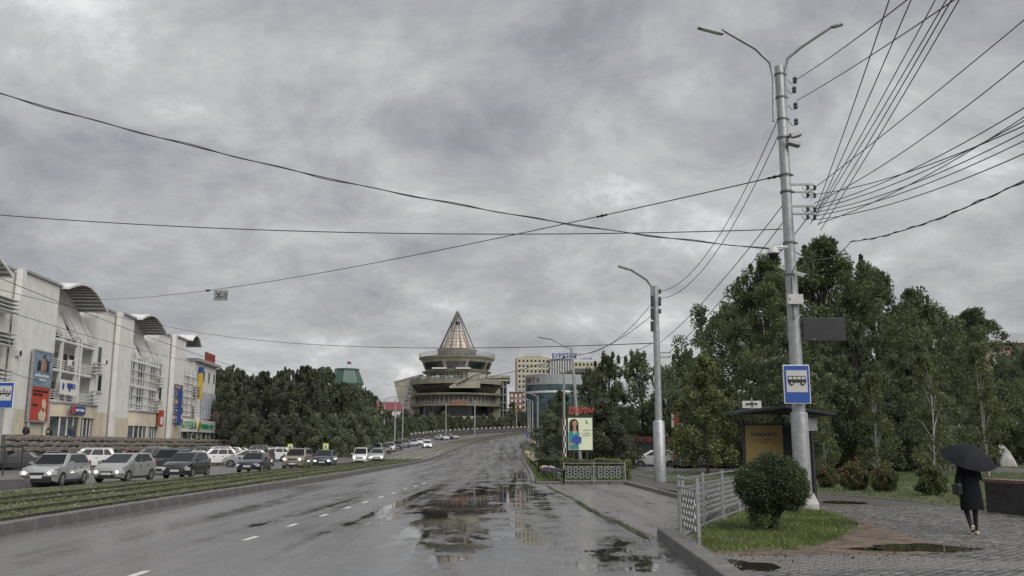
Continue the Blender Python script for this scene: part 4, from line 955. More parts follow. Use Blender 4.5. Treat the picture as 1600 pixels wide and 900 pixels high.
# green domed building over the grove
p = P(540, 640, 260); e = empty('domed_building', (p.x, 260, zt(260)), 0, 'peach building with green dome and flag above the grove', 'building')
def zy(py, Y, px=700): return P(px, py, Y).z-zt(Y)
M_peach = M('peach_render', (.42, .27, .16), .8, var=.1); M_dome = M('green_roof', (.045, .095, .075), .45, var=.2, scale=1.5)
rr = 26*260/F
mb = MB(); mb.lathe([(.1, 0), (rr*.84, 0), (rr*.84, zy(601, 260)), (.1, zy(601, 260))], 8); mb.build('tower_wall', M_peach, e)
mb = MB(); z0, z1 = zy(601, 260), zy(577, 260); mb.lathe([(rr*1.02, z0-.2), (rr*1.03, z0+.3), (rr*.92, z0+(z1-z0)*.4), (rr*.70, z0+(z1-z0)*.92), (.1, z1)], 8); dm = mb.build('dome_roof', M_dome, e)
for k in range(8): mb = MB(); a = 2*math.pi*k/8; mb.tube([(rr*1.03*math.cos(a), rr*1.03*math.sin(a), z0+.35), (rr*.70*math.cos(a), rr*.70*math.sin(a), z0+(z1-z0)*.94)], .1, 5); mb.build('ridge', M('pale_green', (.2, .3, .25), .5), dm)
mb = MB(); mb.lathe([(rr*.74, z1-.4), (rr*.74, z1+.1), (.1, z1+.3)], 8); mb.build('top_ring', M_dome, dm)
mb = MB(); mb.tube([(0, 0, z1), (0, 0, z1+2.4)], .06, 6); fp = mb.build('flagpole', M_grey, e); mb = MB(); mb.slab([(.05, 0, z1+1.6), (1.2, .1, z1+1.4), (1.2, .1, z1+2.2), (.05, 0, z1+2.4)], .03); mb.build('flag', M('flag_cloth', (.2, .08, .1), .8), fp)
# red roofed house left of the cone building
p = P(606, 660, 285); e = empty('red_roofed_house', (p.x, 285, zt(285)), R(10), 'low house with bright red roof left of the cone building', 'house')
z0, z1 = zy(641, 285), zy(627, 285)
mb = MB(); mb.bb((-4.5, 0, 0), (4.5, 9, z0)); mb.build('wall', M_conc, e)
mb = MB(); mb.add([(-5, -.5, z0), (5, -.5, z0), (5, 9.5, z0), (-5, 9.5, z0), (-4, 4.5, z1), (4, 4.5, z1)], [(0, 1, 5, 4), (1, 2, 5), (2, 3, 4, 5), (3, 0, 4), (3, 2, 1, 0)]); mb.build('roof', M('bright_red_roof', (.17, .04, .045), .5, var=.1), e)
# ---------------------------------------------------------------- the cone building
YC = 320.; pc = P(713, 660, YC); ZB = zt(YC); K = YC/F*1.0
cone = empty('cone_building', (pc.x, YC, ZB), 0, 'tiered concrete building with a pointed glass cone on top of the hill', 'building')
cz_ = lambda y: P(713, y, YC).z-ZB
kx_ = lambda dpx: dpx*(YC*cp+10*sp)/F
M_cc = M('beige_concrete', (.335, .315, .255), .8, var=.14, scale=.35, bump=.1, bscale=4, dirt=.45, dcol=(.15, .135, .11))
M_cg = M('dark_glazing', (.020, .024, .026), .08, var=.4, scale=.4)
M_cone = M('cone_panels', (.52, .445, .385), .3, .1, var=.12, scale=.6)
ND = 36
def ring(name, prof, mat=M_cc, parent=cone, a0=0, a1=2*math.pi, n=ND, sm=False):
    mb = MB(); mb.lathe([(kx_(r), cz_(y)) for r, y in prof], n, a0=a0, a1=a1); return mb.build(name, mat, parent, smooth=sm)
def panes(name, r0, y0, r1, y1, a0, a1, n, mat, gap=.12, off=.12, parent=cone):
    """separate panes round a conical band; front of the building is at -90 degrees"""
    for i in range(n):
        t0, t1 = a0+(a1-a0)*(i+gap/2)/n, a0+(a1-a0)*(i+1-gap/2)/n; q = []
        for r, y, t in ((r0, y0, t0), (r0, y0, t1), (r1, y1, t1), (r1, y1, t0)):
            rr_ = kx_(r)+off; q.append((rr_*math.cos(R(t)), rr_*math.sin(R(t)), cz_(y)))
        mb = MB(); mb.slab(q, .08); mb.build(name, mat, parent)
def railing(r, y, h, parent=cone, a0=180, a1=360, n=40):
    mb = MB(); rr_ = kx_(r)
    for k in range(n+1):
        t = R(a0+(a1-a0)*k/n); x, y_ = rr_*math.cos(t), rr_*math.sin(t); mb.tube([(x, y_, cz_(y)), (x*1.012, y_*1.012, cz_(y)+h)], .05, 4)
    for hh in (h*.5, h):
        mb.tube([(rr_*(1+.012*hh/h)*math.cos(R(a0+(a1-a0)*k/n)), rr_*(1+.012*hh/h)*math.sin(R(a0+(a1-a0)*k/n)), cz_(y)+hh) for k in range(n+1)], .06, 4)
    return mb.build('railing', M_grey, parent)
ring('base_storey', [(1, 668), (66, 668), (66, 652), (1, 652)])
ring('lower_glazing_wall', [(60, 652), (60, 637)], M_cg); panes('pane', 60, 651.5, 60, 638, 190, 350, 18, M_cg)
ring('lower_slab', [(1, 637), (73, 637), (74, 634.5), (1, 634.5)]); railing(72, 634.5, 1.0)
ring('second_storey', [(64, 635), (66, 619), (1, 619)]); panes('window', 64.6, 632, 65.6, 622, 200, 340, 22, M_glassl, .4)
ring('second_slab', [(1, 620), (74, 620), (75, 617.5), (1, 617.5)])
gl = ring('flared_glazing_wall', [(61, 618), (72, 603)], M_cg); panes('pane', 61.5, 617, 71.5, 604, 190, 352, 24, M_cg, .06, .2)
ring('terrace_parapet', [(60, 603.5), (74, 603.5), (76, 597), (73, 597), (72, 599), (1, 599)])
ring('third_storey', [(47, 600), (49, 583), (1, 583)]); panes('window', 47.2, 598, 48.6, 586, 215, 285, 11, M_glassl, .35)
panes('pale_glazing', 47.5, 597, 48.4, 585, 292, 335, 7, M('pale_glazing', (.42, .41, .38), .25, .1), .08, .7)
ring('third_slab', [(1, 584), (53, 584), (55, 582), (1, 582)])
ring('fourth_storey', [(48, 583), (57, 562.5), (1, 562.5)])
panes('window', 50.5, 579, 54.5, 569, 205, 250, 5, M_cg, .15, .2); panes('window', 50.5, 579, 54.5, 569, 256, 288, 6, M_glassl, .3, .2); panes('window', 50.5, 579, 54.5, 569, 293, 328, 4, M_cg, .05, .2); panes('window', 50.5, 579, 54.5, 569, 334, 352, 2, M_cg, .1, .2)
ring('crown_slab', [(1, 563), (59, 563), (60.5, 560), (1, 560)]); railing(59, 560, 1.35, n=60)
ring('crown_drum', [(30, 560.5), (30, 549), (32, 548.5), (32, 547), (1, 547)]); panes('window', 30, 558, 30, 551, 185, 355, 14, M_glassl, .25)
ap = cz_(487)
# glazed inner cone in rows of panels
rows = 7; gc = None
mb = MB(); mb.lathe([(kx_(25), cz_(547)), (kx_(2.6), cz_(508))], 24); gc = mb.build('glass_cone', M('cone_core', (.09, .075, .07), .6), cone)
for r_i in range(rows):
    ta, tb = (r_i+.06)/rows, (r_i+.94)/rows
    ra, rb = 25.5+(3-25.5)*ta, 25.5+(3-25.5)*tb; ya, yb = 547+(508-547)*ta, 547+(508-547)*tb
    panes('cone_panel', ra, ya, rb, yb, 182, 358, 8, M_cone, .1, .06, gc)
mb = MB(); mb.lathe([(kx_(4), cz_(509)), (kx_(4.4), cz_(503)), (.1, cz_(501))], 12); mb.build('lantern', M_dark, cone)
for k in range(12):
    a = R(k*30+15); mb = MB(); mb.tube([(kx_(29)*math.cos(a), kx_(29)*math.sin(a), cz_(547)), (kx_(1.2)*math.cos(a), kx_(1.2)*math.sin(a), ap)], .2, 5); mb.build('cone_rib', M('rib_steel', (.13, .125, .115), .5, .3), cone)
for y, r in ((497, 5.4), (503, 8.2)): 
    mb = MB(); mb.tube([(kx_(r)*math.cos(R(t)), kx_(r)*math.sin(R(t)), cz_(y)) for t in range(0, 361, 15)], .12, 5); mb.build('rib_ring', M_grey, cone)
mb = MB(); mb.lathe([(kx_(3.3), cz_(494)), (.05, cz_(485))], 12); mb.build('tip', M('tip_metal', (.25, .24, .23), .5), cone)
# flared wings left and right
def wing(name, pts, y0, y1, mat=M_cc):
    n_ = len(pts); V = [(kx_(x-713), y0, cz_(y)) for x, y in pts]+[(kx_(x-713), y1, cz_(y)) for x, y in pts]
    mb = MB(); mb.add(V, [tuple(range(n_-1, -1, -1)), tuple(range(n_, 2*n_))]+[(i, (i+1) % n_, n_+(i+1) % n_, n_+i) for i in range(n_)]); return mb.build(name, mat, cone)
lw = wing('left_wing', [(618, 600), (632, 596), (660, 589), (664, 662), (634, 662)], -6, 9)
mb = MB(); mb.slab([(kx_(-95.5), -6.2, cz_(600)), (kx_(-52), -6.2, cz_(588.5)), (kx_(-52), 9.2, cz_(588.5)), (kx_(-95.5), 9.2, cz_(600))], .5); mb.build('wing_roof', M_roofm, lw)
mb = MB()
for q in range(5): mb.bar((kx_(-80+q*2.2), -6.4, cz_(632-q*6)), (kx_(-74+q*2.2), -6.4, cz_(632-q*6)), .3, .3)
mb.bar((kx_(-82), -6.45, cz_(640)), (kx_(-72), -6.45, cz_(607)), .35, .35); mb.bar((kx_(-74), -6.45, cz_(640)), (kx_(-66), -6.45, cz_(607)), .35, .35); mb.build('outer_stair', M_grey, lw)
rw = wing('right_wing', [(762, 592), (780, 592), (783, 662), (768, 662)], -5, 9)
wing('right_wing_back', [(781.5, 596), (792, 598), (790, 662), (781.5, 662)], 2, 9, M_cg)
mb = MB(); mb.bb((kx_(50), -5.6, cz_(592.5)), (kx_(84), 9.5, cz_(588.5))); mb.build('wing_roof', M_cc, rw)
mb = MB(); mb.bb((kx_(66), -6, cz_(597.5)), (kx_(83.5), 9.6, cz_(594.5))); mb.build('wing_eave', M_cc, rw)
for x, y_ in ((78.3, -5.2), (73.2, -5.3), (78.3, 0), (73.0, 1.9)): mb = MB(); mb.tube([(kx_(x), y_, cz_(662)), (kx_(x), y_, cz_(597))], .28, 6); mb.build('wing_column', M_grey, rw)
for y in (606, 618, 630, 642): mb = MB(); mb.bb((kx_(69.6), -5.4, cz_(y)-.15), (kx_(79), 2.1, cz_(y)+.15)); mb.build('gallery_floor', M_grey, rw)
# slanted stair block in front, terrace planting, rust-red awning
mb = MB(); q = [(707, 608), (718, 603), (752, 592), (752, 611), (707, 611)]
V = [(kx_(x-713), -kx_(78), cz_(y)) for x, y in q]+[(kx_(x-713), -kx_(60), cz_(y)) for x, y in q]; mb.add(V, [(4, 3, 2, 1, 0), (5, 6, 7, 8, 9)]+[(i, (i+1) % 5, 5+(i+1) % 5, 5+i) for i in range(5)]); mb.build('slanted_block', M_cc, cone)
mb = MB(); mb.bar((kx_(5), -kx_(79), cz_(606)), (kx_(30), -kx_(79), cz_(593)), .35, .3); mb.bar((kx_(30), -kx_(79), cz_(593)), (kx_(52), -kx_(76), cz_(588)), .35, .3); mb.build('stair_rail', M_dark, cone)
railing(74, 597, 1.0, a0=195, a1=275, n=30)
for k in range(12): 
    t = R(200+k*6); x, y_ = kx_(68)*math.cos(t), kx_(68)*math.sin(t); mb = MB(); q_ = random.uniform(.55, 1.05); mb.lathe([(.1, 0), (1.2*q_, 0), (1.3*q_, .8*q_), (.7*q_, 1.5*q_), (.1, 2.0*q_)], 7, (x, y_, cz_(598))); mb.build('terrace_tent', M('tent_fabric', (.24, .235, .225), .7, var=.3, scale=.8) if k % 3 else M('terrace_shrub', (.06, .075, .05), .9, var=.4, scale=2), cone)
mb = MB(); mb.slab([(kx_(-4), -kx_(74), cz_(637)), (kx_(20), -kx_(72), cz_(637)), (kx_(19), -kx_(66.5), cz_(628)), (kx_(-3), -kx_(68), cz_(628))], .15); mb.build('awning', M('rust_awning', (.20, .085, .05), .7, var=.25), cone)
for x0 in (-34, 2): mb = MB(); mb.bb((kx_(x0), -kx_(58), cz_(581)), (kx_(x0+22), -kx_(40), cz_(579))); mb.build('balcony', M_white, cone)
# ---------------------------------------------------------------- hotel and offices on the right
def zq(y, Y, px=840): return P(px, y, Y).z-zt(Y)
def xq(px, y, Y): return P(px, y, Y).x
YH = 450; x0, x1 = xq(808, 590, YH), xq(859, 590, YH); zt1 = zq(558, YH)
hot = empty('hotel_tower', ((x0+x1)/2, YH, zt(YH)), R(4), 'pale yellow hotel slab with rows of windows beyond the glass offices', 'building')
hw = (x1-x0)/2
mb = MB(); mb.bb((-hw, 0, 0), (hw, 14, zt1)); mb.build('wall', M('hotel_yellow', (.48, .43, .30), .8, var=.08, scale=.3), hot)
mb = MB(); mb.bb((hw+.02, .5, 0), (hw+1.2, 14, zt1+.6)); mb.build('end_wall', M_conc, hot)
mbw = MB(); mbw.box((0, 0, 0), (.95, .12, 1.25)); me_w = mbw.mesh('window', M_glass); mbw = MB(); mbw.box((0, 0, 0), (1.8, .14, .5)); me_p = mbw.mesh('spandrel', M_white)
nf = 12
for i in range(nf):
    z = zt1-2.0-i*2.65
    for j in range(8):
        x = -hw+1.2+j*(2*hw-2.2)/7; o = link('window', me_w, hot, (x, -.05, z)); link('spandrel', me_p, o, (0, -.02, -1.1))
me = fit_text('ГОСТИНИЦА', 8.8, 1.2, .2, M_yel); link('roof_lettering', me, hot, (0, .2, zt1+1.2), UPR)
mb = MB(); mb.bb((-5, .4, zt1), (5, .6, zt1+.3)); mb.build('roof_rack', M_dark, hot)
YG = 430; x0, x1 = xq(859, 590, YG), xq(945, 590, YG); z1 = zq(561, YG); z2 = zq(557, YG)
ho2 = empty('hotel_wing', (x0, YG, zt(YG)), 0, 'grey ribbed hotel wing under the blue roof letters', 'building')
mb = MB(); mb.bb((0, 0, 0), (11.5, 14, z1)); mb.build('wall', M('hotel_grey', (.16, .165, .175), .7, var=.1), ho2)
for j in range(9): mb = MB(); mb.bb((.3+j*1.25, -.35, 0), (.7+j*1.25, 0, z1-1)); mb.build('rib', M_conc, ho2)
mb = MB(); mb.bb((11.52, .6, 0), (x1-x0, 13, z1-1.2)); mb.build('yellow_wall', MATS['hotel_yellow'], ho2)
for i in range(6):
    for j in range(7): link('window', me_w, ho2, (13+j*1.9, .55, z1-2.6-i*2.65))
me = fit_text('БУРЯТИЯ', 12.0, 2.3, .25, M_blue, bold=.035); link('roof_lettering', me, ho2, (7.2, .1, z1+1.7), UPR)
mb = MB(); mb.bb((1, .6, z1), (13.5, .8, z1+.3)); 
for j in range(7): mb.bar((1.5+j*1.9, .7, z1), (1.5+j*1.9, .4, z1+2.0), .07)
mb.build('sign_rack', M_dark, ho2)
me = fit_text('~6', 7, 1.5, .25, M_blue); link('roof_lettering', me, ho2, (18.6, .8, z1+.3), UPR)
# glass office block with a rounded corner
YO = 300; cxo = xq(872, 620, YO); off = empty('glass_office', (cxo, YO+6, zt(YO)), 0, 'rounded glass office block with dark red roof letters', 'building')
ro = 11.0; zo = zq(586, YO)
mb = MB(); mb.lathe([(.1, 0), (ro-.25, 0), (ro-.25, zo-.3), (.1, zo-.3)], 32); mb.build('core', M_cg, off)
M_tg = M('teal_glazing', (.055, .10, .115), .08, var=.4, scale=.5)
mb = MB(); mb.lathe([(ro-.24, zo-3.4), (ro+.1, zo-3.4), (ro+.1, zo), (.1, zo)], 32); mb.build('parapet', M('office_band', (.30, .31, .32), .5, var=.1), off)
nfl = 5
for i in range(nfl):
    z = zo-3.5-i*2.7
    for j in range(26):
        t0, t1 = R(165+j*7.2), R(165+(j+.92)*7.2); q = [(ro*math.cos(t0), ro*math.sin(t0), z-1.9), (ro*math.cos(t1), ro*math.sin(t1), z-1.9), (ro*math.cos(t1), ro*math.sin(t1), z-.05), (ro*math.cos(t0), ro*math.sin(t0), z-.05)]
        mb = MB(); mb.slab(q, .06); mb.build('pane', M_tg, off)
    mb = MB(); mb.lathe([(ro-.2, z-2.68), (ro+.06, z-2.68), (ro+.06, z-1.98), (ro-.2, z-1.98)], 32); mb.build('spandrel_band', M_conc if i == 0 else M_tg, off)
for j, ch in enumerate('МЕГА'):
    t = R(205+j*9); me = fit_text(ch, 1.4, 1.9, .2, M('maroon_print', (.22, .035, .03), .5)); link('sign_letter', me, off, ((ro+.25)*math.cos(t), (ro+.25)*math.sin(t), zo-1.6), (R(90), 0, t+R(90)), .72)
x2 = kx_(0); mb = MB(); mb.bb((3, 2, 0), (16, 14, zo+1.0)); mb.build('rear_block', M('office_grey', (.25, .25, .25), .7, var=.1), off)
mb = MB(); mb.add([(1, 0, zo+1.1), (17, -2, zo+1.1), (17, 15, zo+1.1), (1, 15, zo+1.1), (7, 5, zo+3.2), (11, 5, zo+3.2)], [(0, 1, 5, 4), (1, 2, 5), (2, 3, 4, 5), (3, 0, 4), (3, 2, 1, 0)]); mb.build('hipped_roof', M_dark, off)
me = fit_text('~7', 5, 1.1, .15, M_red); link('red_lettering', me, off, (12.5, -2.2, zo+1.0), UPR)
# small brick house between the cone building and the hotel
YB = 360; e = empty('brick_house', (xq(806, 630, YB), YB, zt(YB)), 0, 'small red brick house right of the cone building', 'house'); z1 = zq(613, YB)
mb = MB(); mb.bb((-2.6, 0, 0), (2.8, 8, z1)); mb.build('wall', M('far_brick', (.22, .10, .07), .8, var=.15), e)
mb = MB(); mb.bb((-2.9, -.3, z1), (3.1, 8.3, z1+.35)); mb.build('roof', M_roofm, e)
for i in range(3):
    for j in range(3): mb = MB(); mb.box((-1.6+j*1.7, -.04, z1-1.3-i*2.2), (.8, .1, 1.2)); mb.build('window', M_white, e)
# pale house behind the trees at the right edge
e = empty('pale_house', (P(1620, 640, 115).x, 115, 0), 0, 'pale pink house roof behind trees at the right edge', 'house'); z1 = zq(535, 115, 1590)
mb = MB(); mb.bb((-6, 0, 0), (8, 9, z1)); mb.build('wall', M('pink_render', (.36, .25, .21), .8, var=.1), e)
mb = MB(); mb.add([(-6.6, -.6, z1), (8.6, -.6, z1), (8.6, 9.6, z1), (-6.6, 9.6, z1), (-3, 4.5, z1+2), (5, 4.5, z1+2)], [(0, 1, 5, 4), (1, 2, 5), (2, 3, 4, 5), (3, 0, 4), (3, 2, 1, 0)]); mb.build('roof', M_roofm, e)
for j in range(4): mb = MB(); mb.box((-4.5+j*3.2, -.05, z1-2), (1.2, .12, 1.6)); mb.build('window', M_white, e)
# ================================================================ poles, wires, street furniture
M_pole = M('galvanised', (.36, .37, .375), .36, .45, var=.14, scale=5, dirt=.15)
M_wire = M('cable', (.030, .030, .033), .6, var=0); M_bolt = M('fitting', (.12, .12, .125), .5, .3, var=.1)
p1 = T(1257, 797, .1); H1 = P(1218, 104, p1.y).z-.1
pole = empty('street_pole', (p1.x, p1.y, .1), 0, 'tall grey metal street pole with two lamp arms beside the bus stop', 'street pole')
wx = lambda px, py, dy=0.: tuple(P(px, py, p1.y+dy)-Vector((p1.x, p1.y, .1)))      # local position on the pole's plane
mb = MB(); mb.lathe([(.245, -.05), (.245, 2.72), (.235, 2.78), (.19, 2.80)], 20); mb.build('base_sleeve', M_pole, pole, smooth=50)
mb = MB(); mb.lathe([(.19, 2.8), (.175, 6.5), (.155, 9.0), (.145, H1-.01), (.02, H1)], 20); mb.build('shaft', M_pole, pole, smooth=50)
mb = MB(); mb.lathe([(.40, -.05), (.42, .18), (.30, .46), (.25, .50)], 14); mb.build('concrete_footing', M('footing_white', (.45, .44, .42), .8, var=.25, dirt=.4), pole)
def arm(parent, pts, r=.045, name='lamp_arm'): mb = MB(); mb.tube(pts, r, 8); return mb.build(name, M_pole, parent, smooth=50)
# left arm comes towards the road, right arm over the pavement
a = arm(pole, [wx(1209, 190, -.1), wx(1208, 120, -.1), wx(1203, 98, -.15), wx(1180, 76, -.4), wx(1128, 46, -.8)])
def lamp_head(parent, a_, b_, w=.16, h=.06, mat=M_grey):
    mb = MB(); mb.bar(a_, b_, w, h); o = mb.build('lamp_head', mat, parent, bevel=.015); mb = MB(); d = Vector((0, 0, -h*.62)); A = Vector(a_); B = Vector(b_); mb.bar(A.lerp(B, .12)+d, A.lerp(B, .88)+d, w*.7, .02); mb.build('lens', M('lamp_lens', (.5, .5, .47), .3), o); return o
lamp_head(pole, wx(1130, 53, -.8), wx(1091, 43, -1.1)); lamp_head(pole, wx(1300, 42, -.6), wx(1317, 37.5, -.7))
arm(pole, [wx(1229, 185, .0), wx(1227, 110, .0), wx(1230, 92, -.05), wx(1250, 75, -.3), wx(1302, 40, -.6)])
for py in (117, 153, 187, 216, 274, 300, 380, 430): 
    z = wx(1225, py)[2]; rr_ = .165 if py < 250 else .19; mb = MB(); mb.lathe([(rr_-.03, z-.03), (rr_, z-.03), (rr_, z+.03), (rr_-.03, z+.03)], 16); mb.box((rr_+.02, -.02, z), (.07, .05, .05)); mb.build('clamp', M_bolt, pole)
def insulator(parent, c, s=1.):
    mb = MB(); mb.lathe([(.01, -.07*s), (.035*s, -.07*s), (.05*s, -.02*s), (.03*s, .0), (.05*s, .03*s), (.025*s, .07*s), (.01, .075*s)], 10, c); c = Vector(c); mb.tube([c+Vector((-.16*s, 0, .02)), c+Vector((-.08*s, 0, -.09*s)), c+Vector((0, 0, -.07*s))], .012, 5); return mb.build('insulator', M_bolt, parent, smooth=50)
for px, py in ((1242, 125), (1241, 140), (1243, 165), (1244, 190)): insulator(pole, wx(px, py), 1.5)
for y0 in (288, 322):
    for dy in (0, 12):
        mb = MB(); mb.bar(wx(1231, y0+dy), wx(1271, y0+dy), .07, .06); mb.build('crossbar', M_grey, pole)
        insulator(pole, wx(1262, y0+dy+5), 1.1); insulator(pole, wx(1273, y0+dy+5), 1.1)
for (a_, b_) in (((1234, 213), (1251, 208)), ((1230, 221), (1250, 226))):
    mb = MB(); mb.bar(wx(a_[0], a_[1], -.25), wx(b_[0], b_[1], -.25), .26, .16); f = mb.build('floodlight', M_grey, pole, bevel=.02); mb = MB(); mb.bar(wx(1226, a_[1]), wx(a_[0]+2, a_[1], -.2), .03); mb.build('bracket', M_bolt, f)
# cameras and control box
mb = MB(); mb.tube([wx(1231, 386, -.1), wx(1212, 386, -.35), wx(1208, 390, -.4)], .035, 7); dc = mb.build('camera_arm', M_wht, pole)
mb = MB(); c = wx(1208, 395, -.4); mb.lathe([(.02, .14), (.15, .12), (.17, .02), (.17, -.02)], 14, c); mb.build('camera_housing', M_wht, dc, smooth=50); mb = MB(); mb.ell((c[0], c[1], c[2]-.04), (.155, .155, .17), 12, 8); mb.build('camera_dome', M('smoked_dome', (.01, .01, .012), .1, var=0), dc, smooth=60)
mb = MB(); mb.bar(wx(1244, 427, -.25), wx(1258, 431, -.5), .11, .11); cm = mb.build('bullet_camera', M_wht, pole, bevel=.015); mb = MB(); mb.bar(wx(1258, 431, -.5), wx(1259.5, 431.5, -.53), .08, .08); mb.build('lens', M_black, cm)
c = wx(1242, 468, -.24); mb = MB(); mb.box(c, (.46, .16, .30)); cb_ = mb.build('control_box', M('box_white', (.52, .52, .50), .5, var=.1), pole, bevel=.012); mb = MB(); mb.box((c[0]-.17, c[1]-.09, c[2]), (.03, .03, .05)); mb.build('box_lock', M_dark, cb_)
mb = MB(); mb.tube([wx(1243, 475, -.26), wx(1250, 488, -.3), wx(1240, 500, -.2), wx(1236, 430, -.22), wx(1246, 410, -.22)], .012, 5); mb.build('loose_cable', M_wire, pole)
mb = MB(); c = wx(1287, 515, -.1); mb.box(c, (1.26, .14, .70)); db = tag(mb.build('display_board', M('dead_screen', (.022, .022, .024), .35, var=.15), None, bevel=.015, loc=(p1.x, p1.y, .1)), 'blank black display board bolted to the street pole', 'display')
stick(db, '~5', .14, .04, c[0]-.36, c[2]-.30, c[1]-.085, M_grey)
mb = MB(); mb.box((c[0]-.64, .0, c[2]+.15), (.12, .06, .06)); mb.box((c[0]-.64, .0, c[2]-.15), (.12, .06, .06)); mb.build('mounting_bracket', M_bolt, db)
# bus stop sign on the pole
def stop_sign(name, loc, w, h, label, kind):
    e = empty(name, loc, 0, label, 'road sign')
    mb = MB(); mb.box((0, 0, h/2), (w, .05, h)); mb.build('white_edge', M_wht, e, bevel=.02)
    mb = MB(); mb.box((0, -.022, h/2), (w*.93, .02, h*.95)); mb.build('blue_field', M('sign_blue', (.018, .075, .33), .4, var=.06), e)
    mb = MB(); mb.box((0, -.032, h*.575), (w*.78, .02, h*.56)); mb.build('white_field', M('sign_white', (.5, .5, .49), .5, var=.06), e)
    z = h*.58; k = w*.72
    if kind == 'bus':
        mb = MB(); mb.slab([(-k*.48, -.045, z-.04*h), (k*.48, -.045, z-.04*h), (k*.48, -.045, z+.02*h), (k*.45, -.045, z+.13*h), (-k*.46, -.045, z+.13*h), (-k*.48, -.045, z+.02*h)], .008); mb.build('bus_symbol', M_black, e)
        for q in range(4): mb = MB(); mb.box((-k*.34+q*k*.225, -.057, z+.075*h), (k*.18, .006, .065*h)); mb.build('bus_window', MATS['sign_white'], e)
    else:
        mb = MB(); mb.slab([(-k*.5, -.045, z-.05*h), (k*.5, -.045, z-.05*h), (k*.5, -.045, z+.08*h), (-k*.5, -.045, z+.08*h)], .008); mb.bar((-.06, -.05, z+.08*h), (0, -.05, z+.17*h), .015); mb.bar((.06, -.05, z+.08*h), (0, -.05, z+.17*h), .015); mb.build('tram_symbol', M_black, e)
        for q in range(4): mb = MB(); mb.box((-k*.36+q*k*.24, -.057, z+.035*h), (k*.17, .006, .055*h)); mb.build('tram_window', MATS['sign_white'], e)
    for q in (-1, 1):
        mb = MB(); mb.lathe([(.001, -.01), (k*.115, -.01), (k*.115, .01), (.001, .01)], 14, (q*k*.29, -.052, z-.055*h), axis='Y'); wl = mb.build('wheel_symbol', M_black, e); mb = MB(); mb.lathe([(.001, -.01), (k*.05, -.01), (k*.05, .01), (.001, .01)], 10, (q*k*.29, -.064, z-.055*h), axis='Y'); mb.build('hub_symbol', MATS['sign_white'], wl)
    mb = MB(); mb.box((0, .05, h*.25), (w*.2, .08, .05)); mb.box((0, .05, h*.8), (w*.2, .08, .05)); mb.build('bracket', M_bolt, e)
    return e
c = P(1246.5, 631, p1.y-.32); tp = P(1246.5, 570, p1.y-.32); stop_sign('bus_stop_sign', (c.x, c.y, c.z), .78, tp.z-c.z, 'blue and white bus stop sign on the tall street pole', 'bus')
c = P(4, 638, 46); tp = P(4, 597, 46); stop_sign('tram_stop_sign', (c.x, c.y, c.z), 1.05, tp.z-c.z, 'blue and white tram stop sign at the left picture edge', 'tram')
e = empty('sign_post', (c.x-.05, 46.12, 0), 0, 'grey post carrying the tram stop sign', 'post'); mb = MB(); mb.tube([(0, 0, 0), (0, 0, c.z+1.3)], .07, 10); mb.build('post_tube', M_pole, e, smooth=50); mb = MB(); mb.box((0, 0, .03), (.3, .3, .06)); mb.build('foot_plate', M_pole, e)
# second big pole and the poles farther on
def lamp_pole(name, base, top, arm_pts, label, r=.11, sleeve=None, headl=1.0, group='street lamp poles along the road', rec_=True):
    """base world pos; top world pos; arm_pts list of world points ending at the lamp head"""
    e = empty(name, base, 0, label, 'lamp post', group); B = Vector(base); L_ = lambda p: tuple(Vector(p)-B)
    mb = MB(); t_ = Vector(L_(top)); mb.tube([(0, 0, -.1), t_*.5, t_], [r, r*.86, r*.72], 12); mb.build('shaft', M_pole, e, smooth=50)
    if sleeve: mb = MB(); mb.lathe([(sleeve[0], -.05), (sleeve[0], sleeve[1]), (r, sleeve[1]+.12)], 14); mb.build('base_sleeve', M_pole, e, smooth=50)
    if arm_pts:
        mb = MB(); mb.tube([L_(p) for p in arm_pts], r*.32, 7); mb.build('lamp_arm', M_pole, e, smooth=50)
        a_, b_ = Vector(L_(arm_pts[-2])), Vector(L_(arm_pts[-1])); d = (b_-a_); d.z *= .3; d = d.normalized(); lamp_head(e, b_-d*.05, b_+d*headl, .2, .09)
    return e
p2 = T(1032, 752, .1); Y2 = p2.y
pole2 = lamp_pole('lamp_post', p2, P(1023.5, 447, Y2), [P(1019, 500, Y2-.1), P(1018, 448, Y2-.15), P(1010, 437, Y2-.3), P(985, 421, Y2-.9)], 'grey lamp post with wide base behind the bus bay', .21, (.31, 3.0), .8)
for py in (455, 467, 474, 486): insulator(pole2, tuple(P(1031, py, Y2)-p2), 1.8)
for py in (470, 490, 510): mb = MB(); c = P(1019, py, Y2-.22)-p2; mb.box(c, (.16, .12, .55)); mb.build('cable_coil', M_wire, pole2, bevel=.03)
for py in (551, 558): mb = MB(); mb.bar(tuple(P(1028, py, Y2)-p2), tuple(P(1048, py, Y2)-p2), .07); mb.build('crossbar', M_grey, pole2)
